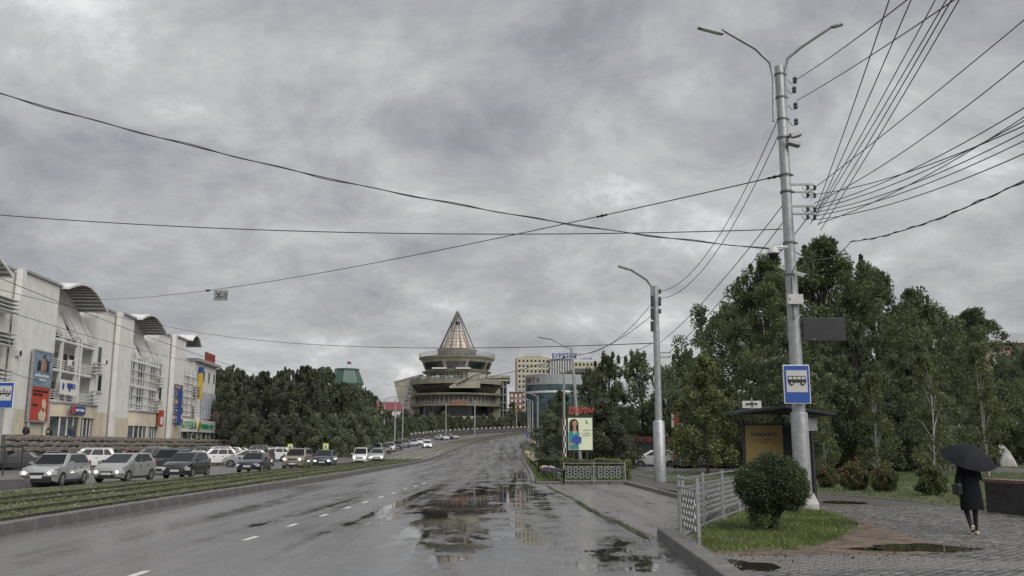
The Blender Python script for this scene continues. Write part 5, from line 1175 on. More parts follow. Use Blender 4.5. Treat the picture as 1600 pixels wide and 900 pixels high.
far = [  # px base x, base y, top x, top y, distance, arm end px
    (905, 712, 893, 545, 62, (862, 530), 'leaning lamp post rising behind the flower billboard', .13),
    (884, 712, 881, 582, 68, (861, 574), 'checkered based lamp post left of the flower billboard', .11),
    (842, 711, 840, 620, 96, (823, 613), 'lamp post nearest the road, left of the billboard', .13),
    (833, 708, 832, 628, 118, (818, 624), 'lamp post with the round no turning sign', .12),
    (828, 694, 828, 627, 148, (818, 622), 'thin lamp post behind the one with the round sign', .12),
    (825, 690, 825, 628, 175, (816, 624), 'far thin lamp post on the right road edge', .12),
    (601, 694, 601, 627, 170, (608, 621), 'leftmost lamp post before the cone building', .16),
    (619, 690, 618, 624, 185, (626, 618), 'lamp post second from the left before the cone building', .17),
    (630.5, 686, 630, 625, 200, (637, 620), 'lamp post third from the left before the cone building', .17),
    (638, 668, 638, 628, 262, None, 'short pole before the left wing of the cone building', .17),
    (697.5, 673, 697, 630, 240, None, 'bare pole before the middle of the cone building', .17),
    (742.5, 663, 742, 625, 255, None, 'bare pole before the right half of the cone building', .2),
    (807, 655, 807, 622, 280, None, 'thin pole between the cone building and the offices', .16),
    (1416, 690, 1415, 553, 76, None, 'pale lamp post standing among the park trees', .09)]
for bx, by, tx, ty, Y, ae, lab, r in far:
    top = P(tx, ty, Y); b_ = P(bx, by, Y); base_ = Vector((b_.x if abs(bx-tx) < 6 else b_.x+.15, Y, zt(Y)))
    if abs(bx-tx) < 6: base_.x = top.x
    arm_ = [top-Vector((0, 0, .8)), top+Vector((0, 0, .0)), P((tx*2+ae[0])/3, ty-3, Y), P(ae[0], ae[1], Y)] if ae else None
    lp = lamp_pole('lamp_post', base_, top, arm_, lab, r, None, 1.0 if Y < 110 else 1.4)
    if 'checkered' in lab:
        mb = MB(); z0 = P(884, 655, Y).z; n_ = 9; cell = MB(); cell2 = MB()
        for i in range(n_):
            for j in range(8):
                zz = i*z0/n_; a_ = j*math.pi/4; c_ = cell if (i+j) % 2 else cell2
                r_ = r*1.35; V_ = [(r_*math.cos(a_), r_*math.sin(a_), zz), (r_*math.cos(a_+.785), r_*math.sin(a_+.785), zz), (r_*math.cos(a_+.785), r_*math.sin(a_+.785), zz+z0/n_), (r_*math.cos(a_), r_*math.sin(a_), zz+z0/n_)]; c_.add(V_, [(0, 1, 2, 3)])
        tag(cell.build('black_checks', M_black, lp), kind='stuff'); tag(cell2.build('white_checks', M_wht, lp), kind='stuff')
# ---- overhead wires: each strand is a thing of its own
def wire(a_, b_, sag, label, r=.012, name='overhead_wire', n_=24, twist=0., group='overhead wires'):
    a_ = Vector(a_); b_ = Vector(b_); pts = []
    for i in range(n_+1):
        t = i/n_; p_ = a_.lerp(b_, t); p_.z -= sag*4*t*(1-t)
        pts.append(p_)
    mb = MB(); mb.tube(pts, r, 6)
    if twist:
        pts2 = []
        for i in range(n_*6+1):
            t = i/(n_*6); p_ = a_.lerp(b_, t); p_.z -= sag*4*t*(1-t); p_ += Vector((math.cos(t*60), 0, math.sin(t*60)))*twist+Vector((0, 0, twist*.8*math.sin(t*19))); pts2.append(p_)
        mb.tube(pts2, r, 5)
    return tag(mb.build(name, M_wire), label, 'wire', group)
Yp = p1.y
wire(P(1222, 391, Yp), P(-60, 128, 21), .62, 'thick twisted cable sagging from the upper left to the street pole', .014, twist=.022, n_=30)
wire(P(1222, 358, Yp), P(-60, 331, 30), .42, 'nearly level wire across the sky to the street pole', .016)
wire(P(1221, 274, Yp), P(152, 468, 92), .9, 'span wire with insulators from the street pole to the shop block', .018)
Y3 = lambda px: None
def on_span(px, a_, b_, sag):
    best = None
    for i in range(2001):
        t = i/2000; p_ = a_.lerp(b_, t).copy(); p_.z -= sag*4*t*(1-t); q = p_-Vector((0, 0, CH)); dpt = q.y*cp+q.z*sp; x = 800+F*q.x/dpt
        if best is None or abs(x-px) < best[0]: best = (abs(x-px), p_.copy(), t)
    return best[1]
sa_, sb_ = P(1221, 274, Yp), P(152, 468, 92)
for px, lab in ((940, 'black strain insulator on the span wire above the road'), (1210, 'black strain insulator on the span wire beside the street pole'), (325, 'black strain insulator on the span wire beside the small plate')):
    c = on_span(px, sa_, sb_, .9); d = (on_span(px+5, sa_, sb_, .9)-c).normalized(); k = .5+c.y/60; mb = MB(); mb.tube([c-d*.30*k, c-d*.22*k, c-d*.1*k, c, c+d*.1*k, c+d*.22*k, c+d*.3*k], [.02, .045*k, .03, .06*k, .03, .045*k, .02], 8); tag(mb.build('strain_insulator', M_black), lab, 'insulator', 'strain insulators')
c = on_span(346, sa_, sb_, .9); e = empty('wire_plate', (c.x, c.y, c.z-.95), R(8), 'small white plate hanging on the span wire at the left', 'sign'); mb = MB(); mb.box((0, 0, .45), (1.0, .03, .78)); mb.build('plate', M('plate_grey', (.24, .24, .24), .6), e); stick(e, 'X-1', .72, .46, 0, .45, -.03, M_black)
wire(P(-40, 418, 60), P(405, 584, 150), .5, 'trolley wire running past the arched roofs, upper of two', .026)
wire(P(-40, 470, 58), P(330, 570, 140), .5, 'trolley wire running across the shop block front, lower of two', .022)
wire(P(252, 508, 112), P(1024, 536, Y2), 1.25, 'span wire from the shop block to the second lamp post', .024)
wire(P(-30, 445, 58), P(255, 508, 112), .2, 'thin wire slanting over the first arched roof', .022)
wire(P(60, 595, 70), P(-40, 560, 60), .1, 'short wire at the left picture edge', .02)
# wires fanning from the pole to the upper right
fan = [((1243, 125), (1440, -18), 'lamp feed wire from the pole top to the upper right, upper of two', 12), ((1245, 157), (1520, -20), 'lamp feed wire from the pole top to the upper right, lower of two', 12),
       ((1274, 330), (1396, -20), 'leftmost steep wire from the lower crossbars', 13), ((1270, 345), (1432, -20), 'second steep wire from the lower crossbars', 13), ((1276, 338), (1490, -20), 'third steep wire from the lower crossbars', 13),
       ((1278, 352), (1498, -20), 'fourth steep wire from the lower crossbars', 12), ((1282, 360), (1510, -20), 'rightmost steep wire from the lower crossbars', 13),
       ((1264, 300), (1640, -2), 'long wire from the upper crossbar to the right edge, topmost', 15), ((1272, 318), (1640, 62), 'long wire from the upper crossbar, second from the top', 15),
       ((1274, 322), (1640, 144), 'long wire bundle strand, first below the gap', 15), ((1274, 326), (1640, 166), 'long wire bundle strand, second below the gap', 15.5), ((1272, 332), (1640, 186), 'long wire bundle strand, third below the gap', 15), ((1270, 338), (1640, 200), 'long wire bundle strand, fourth below the gap', 16), ((1268, 344), (1640, 222), 'long wire bundle strand, lowest of the bundle', 15), ((1262, 305), (1640, 178), 'crossing strand that cuts down through the wire bundle', 14), ((1278, 350), (1640, 156), 'crossing strand that rises up through the wire bundle', 17), ((1266, 350), (1472, -20), 'steep wire leaving the pole just under the crossbars', 14)]
for (a_, b_, lab, Yb) in fan: wire(P(a_[0], a_[1], Yp-.05), P(b_[0], b_[1], Yb), .25 if b_[1] > 50 else .06, lab, .011)
wire(P(1328, 378, 30), P(1640, 262, 16), .25, 'twisted cable low on the right, running over the trees', .014, twist=.02)
wire(P(1240, 392, Yp), P(1330, 377, 30), .45, 'slack cable loop from the pole toward the trees', .014)
# wires to the second pole
for a_, b_, s_, lab in (((1214, 190), (1033, 455), 1.2, 'left one of two sagging wires between the poles'), ((1219, 205), (1033, 466), 1.25, 'right one of two sagging wires between the poles'), ((1222, 322), (1032, 535), .3, 'wire slanting from the crossbars to the second post, upper'), ((1225, 345), (1045, 551), .3, 'wire slanting from the crossbars to the second post, lower'), ((1262, 340), (1046, 557), .5, 'wire from the crossbar end to the second post')):
    wire(P(*a_, Yp), P(*b_, Y2), s_, lab, .014)
for a_, b_, s_, lab in (((1018, 475), (893, 552), .9, 'sagging wire from the second post to the leaning post, upper'), ((1019, 492), (893, 556), .5, 'sagging wire from the second post to the leaning post, lower'), ((1019, 536), (884, 584), .3, 'wire from the second post to the checkered post')):
    wire(P(*a_, Y2), P(*b_, 62 if b_[0] > 890 else 68), s_, lab, .016)
wire(P(893, 556, 62), P(601, 600, 160), 1.2, 'span wire over the road before the cone building', .025)
# ---------------------------------------------------------------- bus shelter
sh = T(1270, 787, .1); Ysh = sh.y+.1
M_sh = M('shelter_frame', (.028, .030, .036), .5, .2, var=.1)
shl = empty('bus_shelter', (P(1215, 787, Ysh).x, Ysh, .1), 0, 'dark bus shelter with flat canopy and yellow advert panel', 'bus shelter')
L_ = lambda px, py, Y: tuple(P(px, py, Y)-Vector(shl.location))
hs = 2.72
xl, xr = L_(1164, 700, Ysh+1.2)[0], L_(1270, 700, Ysh)[0]
for x, y in ((xl, 1.3), (xr, 0), (xr, 1.6), (xl+1.35, 1.35)): mb = MB(); mb.bb((x-.04, y-.04, -.02), (x+.04, y+.04, hs)); mb.build('post', M_sh, shl)
mb = MB(); V = [(xl-.5, -.5, hs+.30), (xr+.55, -.7, hs-.02), (xr+.55, 1.9, hs-.0), (xl-.5, 1.9, hs+.34)]; 
V = [(xl-.45, .2, hs+.12), (xl+.9, -.6, hs+.30), (xr+.6, -.6, hs+.06), (xr+.6, 1.9, hs+.06), (xl+.9, 1.9, hs+.34), (xl-.45, 1.9, hs+.16)]
mb.add([(x, y, z) for x, y, z in V]+[(x, y, z+.09) for x, y, z in V], [(5, 4, 3, 2, 1, 0), (6, 7, 8, 9, 10, 11)]+[(i, (i+1) % 6, 6+(i+1) % 6, 6+i) for i in range(6)]); mb.build('canopy', M_sh, shl)
mb = MB(); mb.bb((xl+.05, 1.28, .3), (xl+1.32, 1.34, 2.5)); ad = mb.build('advert_panel', M('advert_yellow', (.28, .20, .065), .5, var=.06), shl)
link('lettering', fit_text('maxim', .84, .17, .012, M('advert_brown', (.035, .012, .012), .5)), ad, (xl+.68, 1.27, 2.22), UPR)
link('lettering', fit_text('~12', .62, .05, .012, M('advert_brown2', (.16, .10, .02), .5)), ad, (xl+.68, 1.27, 2.02), UPR); link('lettering', fit_text('~9', .3, .04, .012, MATS['advert_brown2']), ad, (xl+.68, 1.27, 1.94), UPR)
mb = MB(); mb.lathe([(.001, -.006), (.14, -.006), (.14, .006), (.001, .006)], 18, (xl+.72, 1.27, 1.4), axis='Y'); mb.build('printed_disc', M_red, ad)
for a_, b_ in (((xl+.03, 1.3, 2.54), (xl+1.34, 1.3, 2.54)), ((xl+.03, 1.3, .12), (xl+1.34, 1.3, .12))): mb = MB(); mb.bar(a_, b_, .06); mb.build('panel_rail', M_sh, shl)
mb = MB(); mb.bb((xl+1.42, 1.62, .1), (xr-.05, 1.66, 2.6)); mb.build('rear_panel', M('shelter_panel', (.06, .065, .07), .3, var=.2), shl)
mb = MB(); mb.bb((xr-.02, .1, .3), (xr+.02, 1.5, 2.5)); mb.build('side_panel', MATS['shelter_panel'], shl)
mb = MB(); mb.bb((xr-.5, -.1, hs-.42), (xr+.15, -.05, hs-.02)); mb.build('timetable_board', M_grey, shl)
mb = MB(); mb.bb((xl+1.5, .9, .42), (xr-.15, 1.35, .48)); mb.build('bench', M_soffit, shl)
e = empty('roof_nameplate', tuple(Vector(shl.location)+Vector((xl+.22, .9, hs+.33))), R(-12), 'small white nameplate on top of the bus shelter roof', 'sign'); mb = MB(); mb.box((0, 0, .14), (.62, .04, .24)); mb.build('plate', M_wht, e); stick(e, '~9', .5, .09, 0, .16, -.03, M_dark); mb = MB(); mb.bb((-.03, -.02, -.15), (.03, .02, .36)); mb.build('stake', M_grey, e)
# ---------------------------------------------------------------- ornamental fences
M_fence = M('fence_silver', (.30, .305, .31), .4, .35, var=.15, scale=8)
def fence_panel(parent, a_, b_, z0, h, cells=(0, 3, .21, .235)):
    """rails, and a diamond lattice of crossing bars between two points"""
    a_ = Vector(a_); b_ = Vector(b_); d = (b_-a_); ln = d.length; d.normalize(); pt = lambda s, z: (a_.x+d.x*s, a_.y+d.y*s, z)
    for z in (z0+h-.03, z0+h-.2, z0+.10): mb = MB(); mb.bar(pt(0, z), pt(ln, z), .032); mb.build('rail', M_fence, parent)
    for s in (.10, ln-.10): mb = MB(); mb.bar(pt(s, z0+.1), pt(s, z0+h-.2), .024); mb.build('side_bar', M_fence, parent)
    nc, nr, dw, dh = cells
    if nc == 0: nc = max(2, int((ln-.3)/dw))
    dw = min(dw, (ln-.24)/nc); c = ln/2; zc = z0+h*.50; hw, hh = nc*dw/2, nr*dh/2; sl = dh/dw
    for sgn in (1, -1):
        for k in range(-(nc+nr), nc+nr+1):
            # line z-zc = sgn*sl*(x-c) + k*dh, clipped to the lattice field
            xa, xb = -hw, hw; lo, hi = sorted(((-hh-k*dh)/(sgn*sl), (hh-k*dh)/(sgn*sl))); xa, xb = max(xa, lo), min(xb, hi)
            if xb-xa < dw*.4: continue
            mb = MB(); mb.bar(pt(c+xa, zc+sgn*sl*xa+k*dh), pt(c+xb, zc+sgn*sl*xb+k*dh), .018, .046); mb.build('lattice_bar', M_fence, parent)
def fence(name, pts, z0, h, label, cells=(0, 3, .21, .235)):
    e = empty(name, (pts[0][0], pts[0][1], z0), 0, label, 'fence'); o = Vector((pts[0][0], pts[0][1]))
    q = [Vector(p_)-o for p_ in pts]
    for p_ in q: mb = MB(); mb.box((p_.x, p_.y, h/2), (.06, .06, h+.06)); mb.build('post', M_fence, e); 
    for a_, b_ in zip(q, q[1:]): fence_panel(e, (*a_,), (*b_,), 0, h, cells)
    return e
fA = T(1063, 843, .1); fB = T(1093, 857, .1); fC = T(1101, 826, .1); fD = T(1131, 813, .1); fE = T(1156, 803, .1); 
dcd = Vector((fD.x-fC.x, fD.y-fC.y)); 
fence('ornamental_fence', [(fB.x, fB.y), (fA.x, fA.y)], .1, 1.22, 'end panel of silver lattice fence at the near bay corner')
run = [(fA.x+.09, fA.y+.06), (fC.x, fC.y), (fD.x, fD.y), (fE.x, fE.y), (fE.x+dcd.x, fE.y+dcd.y), (fE.x+2*dcd.x, fE.y+2*dcd.y)]
fence('ornamental_fence', run, .1, 1.2, 'silver lattice fence running behind the ball bush')
g1, g2_, g3 = T(881, 754, .1), T(928, 754, .1), T(977, 754, .1)
def fence_far():
    e = fence('ornamental_fence', [(g1.x, g1.y), (g2_.x, g1.y), (g3.x, g1.y)], .1, .98, 'silver lattice fence in front of the far clipped hedge', (4, 3, .30, .17)); return e
fence_far()
fence('ornamental_fence', [(g1.x, g1.y), (P(866, 748, 49).x, 49), (P(856, 742, 53).x, 53)], .1, .6, 'short low fence turning along the roadside flowers', (4, 2, .3, .14))
# railing of the tram stop platform at the left edge
e = empty('platform_railing', (P(-8, 750, 45).x, 45, 0), 0, 'dark tube railing of the tram platform at the left edge', 'railing'); w_ = P(31, 720, 45).x-P(-8, 720, 45).x; hz = P(20, 698, 45).z
for z in (hz, hz*.55): mb = MB(); mb.tube([(-2, 0, z), (w_-.1, 0, z), (w_, 0, z-.1)], .035, 7); mb.build('rail', M_sh, e)
for x in (w_, w_-.9, 0): mb = MB(); mb.tube([(x, 0, 0), (x, 0, hz-.02)], .035, 7); mb.build('post', M_sh, e)
mb = MB(); x0_ = P(30, 765, 41).x; mb.bb((x0_-8, 38.8, 0), (x0_, 47, .42)); tag(mb.build('tram_platform', M_kerb), kind='structure')
# ---------------------------------------------------------------- flower billboard
Yb = 56; b0, b1 = P(888, 703, Yb), P(925, 653, Yb); wB, hB = b1.x-b0.x, b1.z-b0.z
bb_ = empty('flower_billboard', ((b0.x+b1.x)/2, Yb, .1), 0, 'pale green lit billboard with a woman holding blue flowers', 'billboard'); zb_ = b0.z-.1
mb = MB(); mb.box((0, .06, zb_+hB/2), (wB+.12, .2, hB+.12)); mb.build('case', M_dark, bb_)
mb = MB(); mb.box((0, -.06, zb_+hB/2), (wB, .03, hB)); mb.build('poster', M('poster_green', (.45, .48, .34), .5, var=.06, emit=(.45, .48, .34), estr=.25), bb_)
mb = MB(); mb.bb((-.5, 0, 0), (-.36, .12, zb_)); mb.bb((.36, 0, 0), (.5, .12, zb_)); mb.build('legs', M_dark, bb_)
cx = -wB*.26; zz = lambda t: zb_+hB*t
flat(bb_, 'hair_print', ov(cx, zz(.80), wB*.19, hB*.17), -.095, M('hair_dark', (.025, .015, .012), .5)); flat(bb_, 'hair_print', [(cx-wB*.2, zz(.5)), (cx-wB*.04, zz(.52)), (cx-wB*.05, zz(.85)), (cx-wB*.18, zz(.85))], -.096, MATS['hair_dark'])
flat(bb_, 'hair_print', [(cx+wB*.06, zz(.60)), (cx+wB*.2, zz(.55)), (cx+wB*.18, zz(.82)), (cx+wB*.06, zz(.85))], -.096, MATS['hair_dark'])
flat(bb_, 'face_print', ov(cx+wB*.03, zz(.82), wB*.10, hB*.095), -.105, M_skin); flat(bb_, 'neck_print', [(cx-wB*.05, zz(.58)), (cx+wB*.1, zz(.58)), (cx+wB*.07, zz(.76)), (cx-wB*.01, zz(.76))], -.10, M_skin)
flat(bb_, 'dress_print', [(cx-wB*.22, zz(.02)), (cx+wB*.20, zz(.02)), (cx+wB*.16, zz(.3)), (cx+wB*.24, zz(.54)), (cx+wB*.08, zz(.56)), (cx, zz(.5)), (cx-wB*.08, zz(.6)), (cx-wB*.22, zz(.55))], -.108, M('dress_teal', (.05, .25, .27), .5))
flat(bb_, 'arm_print', [(cx-wB*.2, zz(.14)), (cx+wB*.2, zz(.18)), (cx+wB*.2, zz(.24)), (cx-wB*.2, zz(.22))], -.112, M_skin)
for k in range(9): a = k*.7; flat(bb_, 'flower_print', ov(cx+wB*.12+wB*.12*math.cos(a)*(k > 0), zz(.31)+hB*.07*math.sin(a)*(k > 0), wB*.10, hB*.065, 9), -.116-.002*k, M_blue if k % 2 else M('flower_blue', (.04, .10, .42), .5))
for t, s_ in ((.62, '~8'), (.52, '~7'), (.45, '~11')): stick(bb_, s_, wB*.38, hB*.035, wB*.26, zz(t), -.09, M('print_green', (.12, .2, .1), .5))
flat(bb_, 'logo_print', ov(wB*.30, zz(.88), wB*.07, hB*.06), -.095, M_green); flat(bb_, 'logo_print', ov(wB*.33, zz(.89), wB*.05, hB*.05), -.1, MATS['poster_green'])
c = P(908, 641, Yb); ls = empty('flower_shop_letters', (c.x, Yb+.1, c.z-.3), 0, 'red script letters standing above the flower billboard', 'sign'); link('lettering', fit_text('Цветы', 40*Yb/F, .58, .06, M_red, shear=.4, bold=.02), ls, (0, 0, .3), UPR); mb = MB(); mb.bb((-.75, .04, -.4), (.75, .08, -.02)); mb.build('support_rail', M_dark, ls)
mb = MB(); mb.tube([(-.6, .06, -c.z+.45), (-.6, .06, -.2)], .03, 6); mb.tube([(.6, .06, -c.z+.45), (.6, .06, -.2)], .03, 6); mb.build('support_legs', M_dark, ls)
# road signs
def round_sign(px, py, Y, r, label, mat, ringm, sy=None):
    c = P(px, py, Y); e = empty('road_sign', (c.x, Y-.25, c.z-r), 0, label, 'road sign')
    mb = MB(); mb.lathe([(.001, -.02), (r, -.02), (r, .02), (.001, .02)], 20, (0, 0, r), axis='Y'); mb.build('rim', ringm, e); mb = MB(); mb.lathe([(.001, -.012), (r*.76, -.012), (r*.76, .012), (.001, .012)], 20, (0, -.018, r), axis='Y'); mb.build('face', mat, e)
    mb = MB(); mb.bar((-r*.1, -.04, r*.5), (-r*.1, -.04, r*1.1), r*.2, .02); mb.bar((-r*.1, -.04, r*1.1), (r*.35, -.04, r*1.35), r*.2, .02); mb.bar((-r*.5, -.045, r*1.5), (r*.5, -.045, r*.5), r*.14, .02); mb.build('symbol', M_black if mat is M_wht else M_wht, e); return e
round_sign(834, 692, 117, .42, 'round white and red no turning sign on a lamp post', M_wht, M_red)
c = P(827, 680, 146); e = empty('road_sign', (c.x, 145.7, c.z-.4), 0, 'small blue square road sign on a far lamp post', 'road sign'); mb = MB(); mb.box((0, 0, .4), (.8, .04, .8)); mb.build('plate', M_blue, e, bevel=.02); mb = MB(); mb.add([(-.25, -.03, .15), (.25, -.03, .15), (0, -.03, .65)], [(0, 1, 2)]); mb.build('symbol', M_wht, e)
M_flu = M('fluorescent', (.50, .60, .05), .5, var=.05)
for px, py0, py1, Y, lab in ((509, 693, 713, 95, 'yellow green crossing sign behind the navy hatchback'), (453.5, 694, 712, 100, 'white and yellow crossing sign over the beige off-roader')):
    e = empty('crossing_sign', (P(px, 700, Y).x, Y, 0), 0, lab, 'road sign', 'crossing signs'); z1, z0 = P(px, py0-.5, Y).z, P(px, py0+10, Y).z
    mb = MB(); mb.box((0, 0, (z0+z1)/2), (.60, .04, z1-z0)); mb.build('fluorescent_plate', M_flu, e); mb = MB(); mb.box((0, -.03, (z0+z1)/2), (.46, .03, (z1-z0)*.6)); mb.build('white_field', M_wht if px > 500 else M_wht, e)
    mb = MB(); mb.bar((-.1, -.055, (z0+z1)/2-.15), (.0, -.055, (z0+z1)/2+.12), .06); mb.bar((.1, -.055, (z0+z1)/2-.15), (0, -.055, (z0+z1)/2+.1), .06); mb.build('symbol', M_black, e); mb = MB(); mb.tube([(0, .05, 0), (0, .05, z1)], .04, 6); mb.build('post', M_pole, e)
# hillside balustrade beside the upper road
bal = empty('hillside_railing', (LL(262)-1, 262, zt(262)), 0, 'pale low balustrade along the upper road bend', 'railing')
BP = [(x, y) for x, y in [(P(640, 684, 222).x, 222), (P(670, 680, 236).x, 236), (P(700, 677, 248).x, 248), (P(735, 675, 256).x, 256), (P(770, 673, 262).x, 262), (P(805, 671, 268).x, 268), (P(835, 669, 274).x, 274)]]
ox, oy, oz = bal.location
for (a_, b_) in zip(BP, BP[1:]):
    za, zb2 = zt(a_[1])+.1, zt(b_[1])+.1
    mb = MB(); mb.bar((a_[0]-ox, a_[1]-oy, za+.55-oz), (b_[0]-ox, b_[1]-oy, zb2+.55-oz), .5, 1.1); mb.build('wall_segment', M('dark_wall', (.07, .065, .06), .8, var=.3), bal)
    n_ = 5
    for k in range(n_): t = (k+.5)/n_; x, y = a_[0]+(b_[0]-a_[0])*t, a_[1]+(b_[1]-a_[1])*t; z = za+(zb2-za)*t; mb = MB(); mb.box((x-ox, y-oy, z+1.35-oz), (.6, .5, .42)); mb.build('cap_block', M('cap_grey', (.38, .37, .35), .7, var=.3), bal)
# low granite wall and boulder at the right edge
w0_, w1_ = T(1542, 800, .1), T(1650, 812, .1)
gw = empty('granite_wall', (w0_.x, w0_.y, .1), math.atan2(w1_.y-w0_.y, w1_.x-w0_.x), 'low black granite wall with red brown top slab at the right', 'wall'); ln = 6.5; hz = P(1545, 748, w0_.y).z-.1
M_gran = M('black_granite', (.040, .038, .038), .28, var=.4, scale=3)
for k in range(6): mb = MB(); mb.bb((k*1.1+.006, 0, -.1), (k*1.1+1.094, .5, hz-.09)); mb.build('facing_slab', M_gran, gw)
for k in range(6): mb = MB(); mb.bb((k*1.1-.05+.004, -.06, hz-.088), (k*1.1+1.046, .56, hz)); mb.build('top_slab', M('red_granite', (.15, .085, .07), .4, var=.25, scale=8), gw)
bo = T(1571, 729, .1); h_ = P(1571, 695, bo.y).z-.1; bm = bmesh.new(); rb = random.Random(12)
for q in [(-.55, -.4, 0), (.75, -.4, 0), (.8, .4, 0), (-.55, .4, 0), (-.6, 0, .35), (-.5, -.3, .7), (-.35, 0, 1.0), (-.1, -.15, .98), (.0, .2, .9), (.3, -.35, .66), (.45, .2, .6), (.7, 0, .3), (.6, -.42, .28), (-.3, -.48, .3), (.1, -.5, .4)]: bm.verts.new((q[0]+rb.uniform(-.04, .04), q[1], q[2]))
bmesh.ops.convex_hull(bm, input=bm.verts); bmesh.ops.bevel(bm, geom=bm.edges[:], offset=.03, segments=1, affect='EDGES')
me = bpy.data.meshes.new('boulder'); bm.to_mesh(me); bm.free(); me.materials.append(M('pale_rock', (.40, .39, .37), .8, var=.25, scale=2.5, bump=.6, bscale=9)); o = link('boulder', me, None, (bo.x, bo.y, .08), None, (h_*.62, h_*.55, h_*1.02)); tag(o, 'pale grey pointed boulder on the lawn right of the umbrella', 'boulder')
# park bench-like dark slab and hanging banner seen among the trees
c = T(1425, 733, .1); e = empty('park_bench', (c.x, c.y, .1), 0, 'dark red park bench at the back of the lawn', 'bench'); mb = MB(); mb.bb((-1, -.2, .4), (1, .25, .48)); mb.build('seat', MATS['red_granite'], e); mb = MB(); mb.bb((-1, .25, .55), (1, .32, .95)); mb.build('backrest', MATS['red_granite'], e)
for x in (-.8, .8): mb = MB(); mb.bb((x-.06, -.18, 0), (x+.06, .3, .4)); mb.build('leg', M_dark, e)
c = P(1051, 668, 74); e = empty('hanging_flag', (c.x, 74, 0), 0, 'narrow white and red flag between the trees behind the second post', 'flag'); h_ = P(1051, 645, 74).z; l_ = c.z
mb = MB(); mb.tube([(.5, 0, 0), (.5, 0, h_+.3)], .04, 6); mb.build('pole', M_grey, e); mb = MB(); mb.slab([(-.1, 0, l_), (.1, .03, l_), (.14, .03, h_), (-.06, 0, h_)], .02); mb.build('white_strip', M_wht, e); mb = MB(); mb.slab([(.11, .03, l_), (.44, 0, l_+.1), (.46, 0, h_), (.15, .03, h_)], .02); mb.build('red_strip', M_red, e)
e = empty('market_kiosk', (P(1025, 715, 92).x, 92, .1), 0, 'low red and white kiosk behind the white parked car', 'kiosk'); mb = MB(); mb.bb((-2.6, 0, 0), (2.6, 2.4, 2.1)); mb.build('wall', M('kiosk_grey', (.22, .21, .2), .7, var=.2), e); mb = MB(); mb.bb((-2.8, -.3, 2.1), (2.8, 2.6, 2.7)); mb.build('fascia', M('kiosk_red', (.20, .05, .05), .6, var=.3), e); mb = MB(); mb.bb((-1.8, -.05, .9), (1.2, .02, 1.8)); mb.build('counter_window', M_glassl, e)
# ================================================================ vehicles
M_tyre = M('tyre_rubber', (.018, .018, .019), .8, var=.1); M_rim = M('alloy_rim', (.42, .42, .43), .35, .6, var=.05); M_cglass = M('car_glass', (.010, .012, .014), .05, var=0, spec=.28)
M_trim = M('black_trim', (.020, .020, .022), .6, var=.05); M_plate = M('number_plate', (.55, .55, .53), .5, var=0); M_lamp = M('headlamp', (.50, .51, .52), .12, .2, var=0)
M_lit = M('headlamp_lit', (.7, .7, .66), .2, var=0, emit=(1, .95, .82), estr=6); M_tail = M('tail_lamp', (.26, .014, .012), .2, var=0); M_chrome = M('chrome', (.5, .5, .5), .2, .9, var=0)
CARCOL = {}
def paint(k):
    c = dict(silver=(.36, .365, .37), white=(.62, .62, .61), navy=(.016, .022, .045), black=(.012, .012, .014), grey=(.055, .056, .060), beige=(.30, .25, .185), red=(.17, .022, .020), dgrey=(.030, .032, .036), lbeige=(.44, .40, .33), brown=(.07, .045, .035))[k]
    if k not in CARCOL:
        m = M('paint_'+k, c, .32, .35 if k in ('silver', 'beige', 'grey', 'dgrey', 'navy') else .0, var=.12, scale=1.6)
        m.node_tree.nodes['Principled BSDF'].inputs['Coat Weight'].default_value = 1; m.node_tree.nodes['Principled BSDF'].inputs['Coat Roughness'].default_value = .04
        CARCOL[k] = m
    return CARCOL[k]
# L, W, H, wheelbase front/rear x, wheel r, top profile (x,z) from front to rear, cabin: base front, top front, top rear, base rear, belt
TY = dict(
 wagon=dict(L=4.45, W=1.72, H=1.58, wf=1.38, wr=-1.15, r=.325, prof=[(2.22, .58), (2.19, .74), (2.10, .84), (1.85, .92), (1.05, 1.02), (-1.9, 1.07), (-2.12, 1.0), (-2.22, .80)], cab=(1.10, .34, -1.66, -2.10), belt=1.02),
 hatch=dict(L=4.1, W=1.70, H=1.55, wf=1.32, wr=-1.22, r=.31, prof=[(2.05, .52), (2.02, .66), (1.93, .78), (1.72, .88), (1.35, .99), (.6, 1.03), (-1.7, 1.10), (-1.95, 1.02), (-2.05, .75)], cab=(1.46, .30, -1.38, -1.95), belt=1.0),
 sedan=dict(L=4.55, W=1.72, H=1.43, wf=1.40, wr=-1.22, r=.315, prof=[(2.27, .50), (2.24, .63), (2.15, .72), (1.9, .80), (1.0, .94), (-1.45, 1.0), (-2.1, .98), (-2.24, .90), (-2.27, .65)], cab=(1.12, .18, -.90, -1.68), belt=.95),
 suv=dict(L=4.5, W=1.80, H=1.70, wf=1.40, wr=-1.25, r=.36, prof=[(2.25, .70), (2.20, .92), (2.0, 1.02), (1.1, 1.10), (-1.95, 1.16), (-2.18, 1.08), (-2.25, .85)], cab=(1.12, .50, -1.75, -2.12), belt=1.10),
 van=dict(L=4.6, W=1.76, H=1.85, wf=1.45, wr=-1.35, r=.33, prof=[(2.3, .62), (2.25, .82), (2.05, .96), (1.55, 1.08), (-2.0, 1.12), (-2.22, 1.05), (-2.3, .8)], cab=(1.62, .95, -2.0, -2.2), belt=1.08))
WHEEL = {}
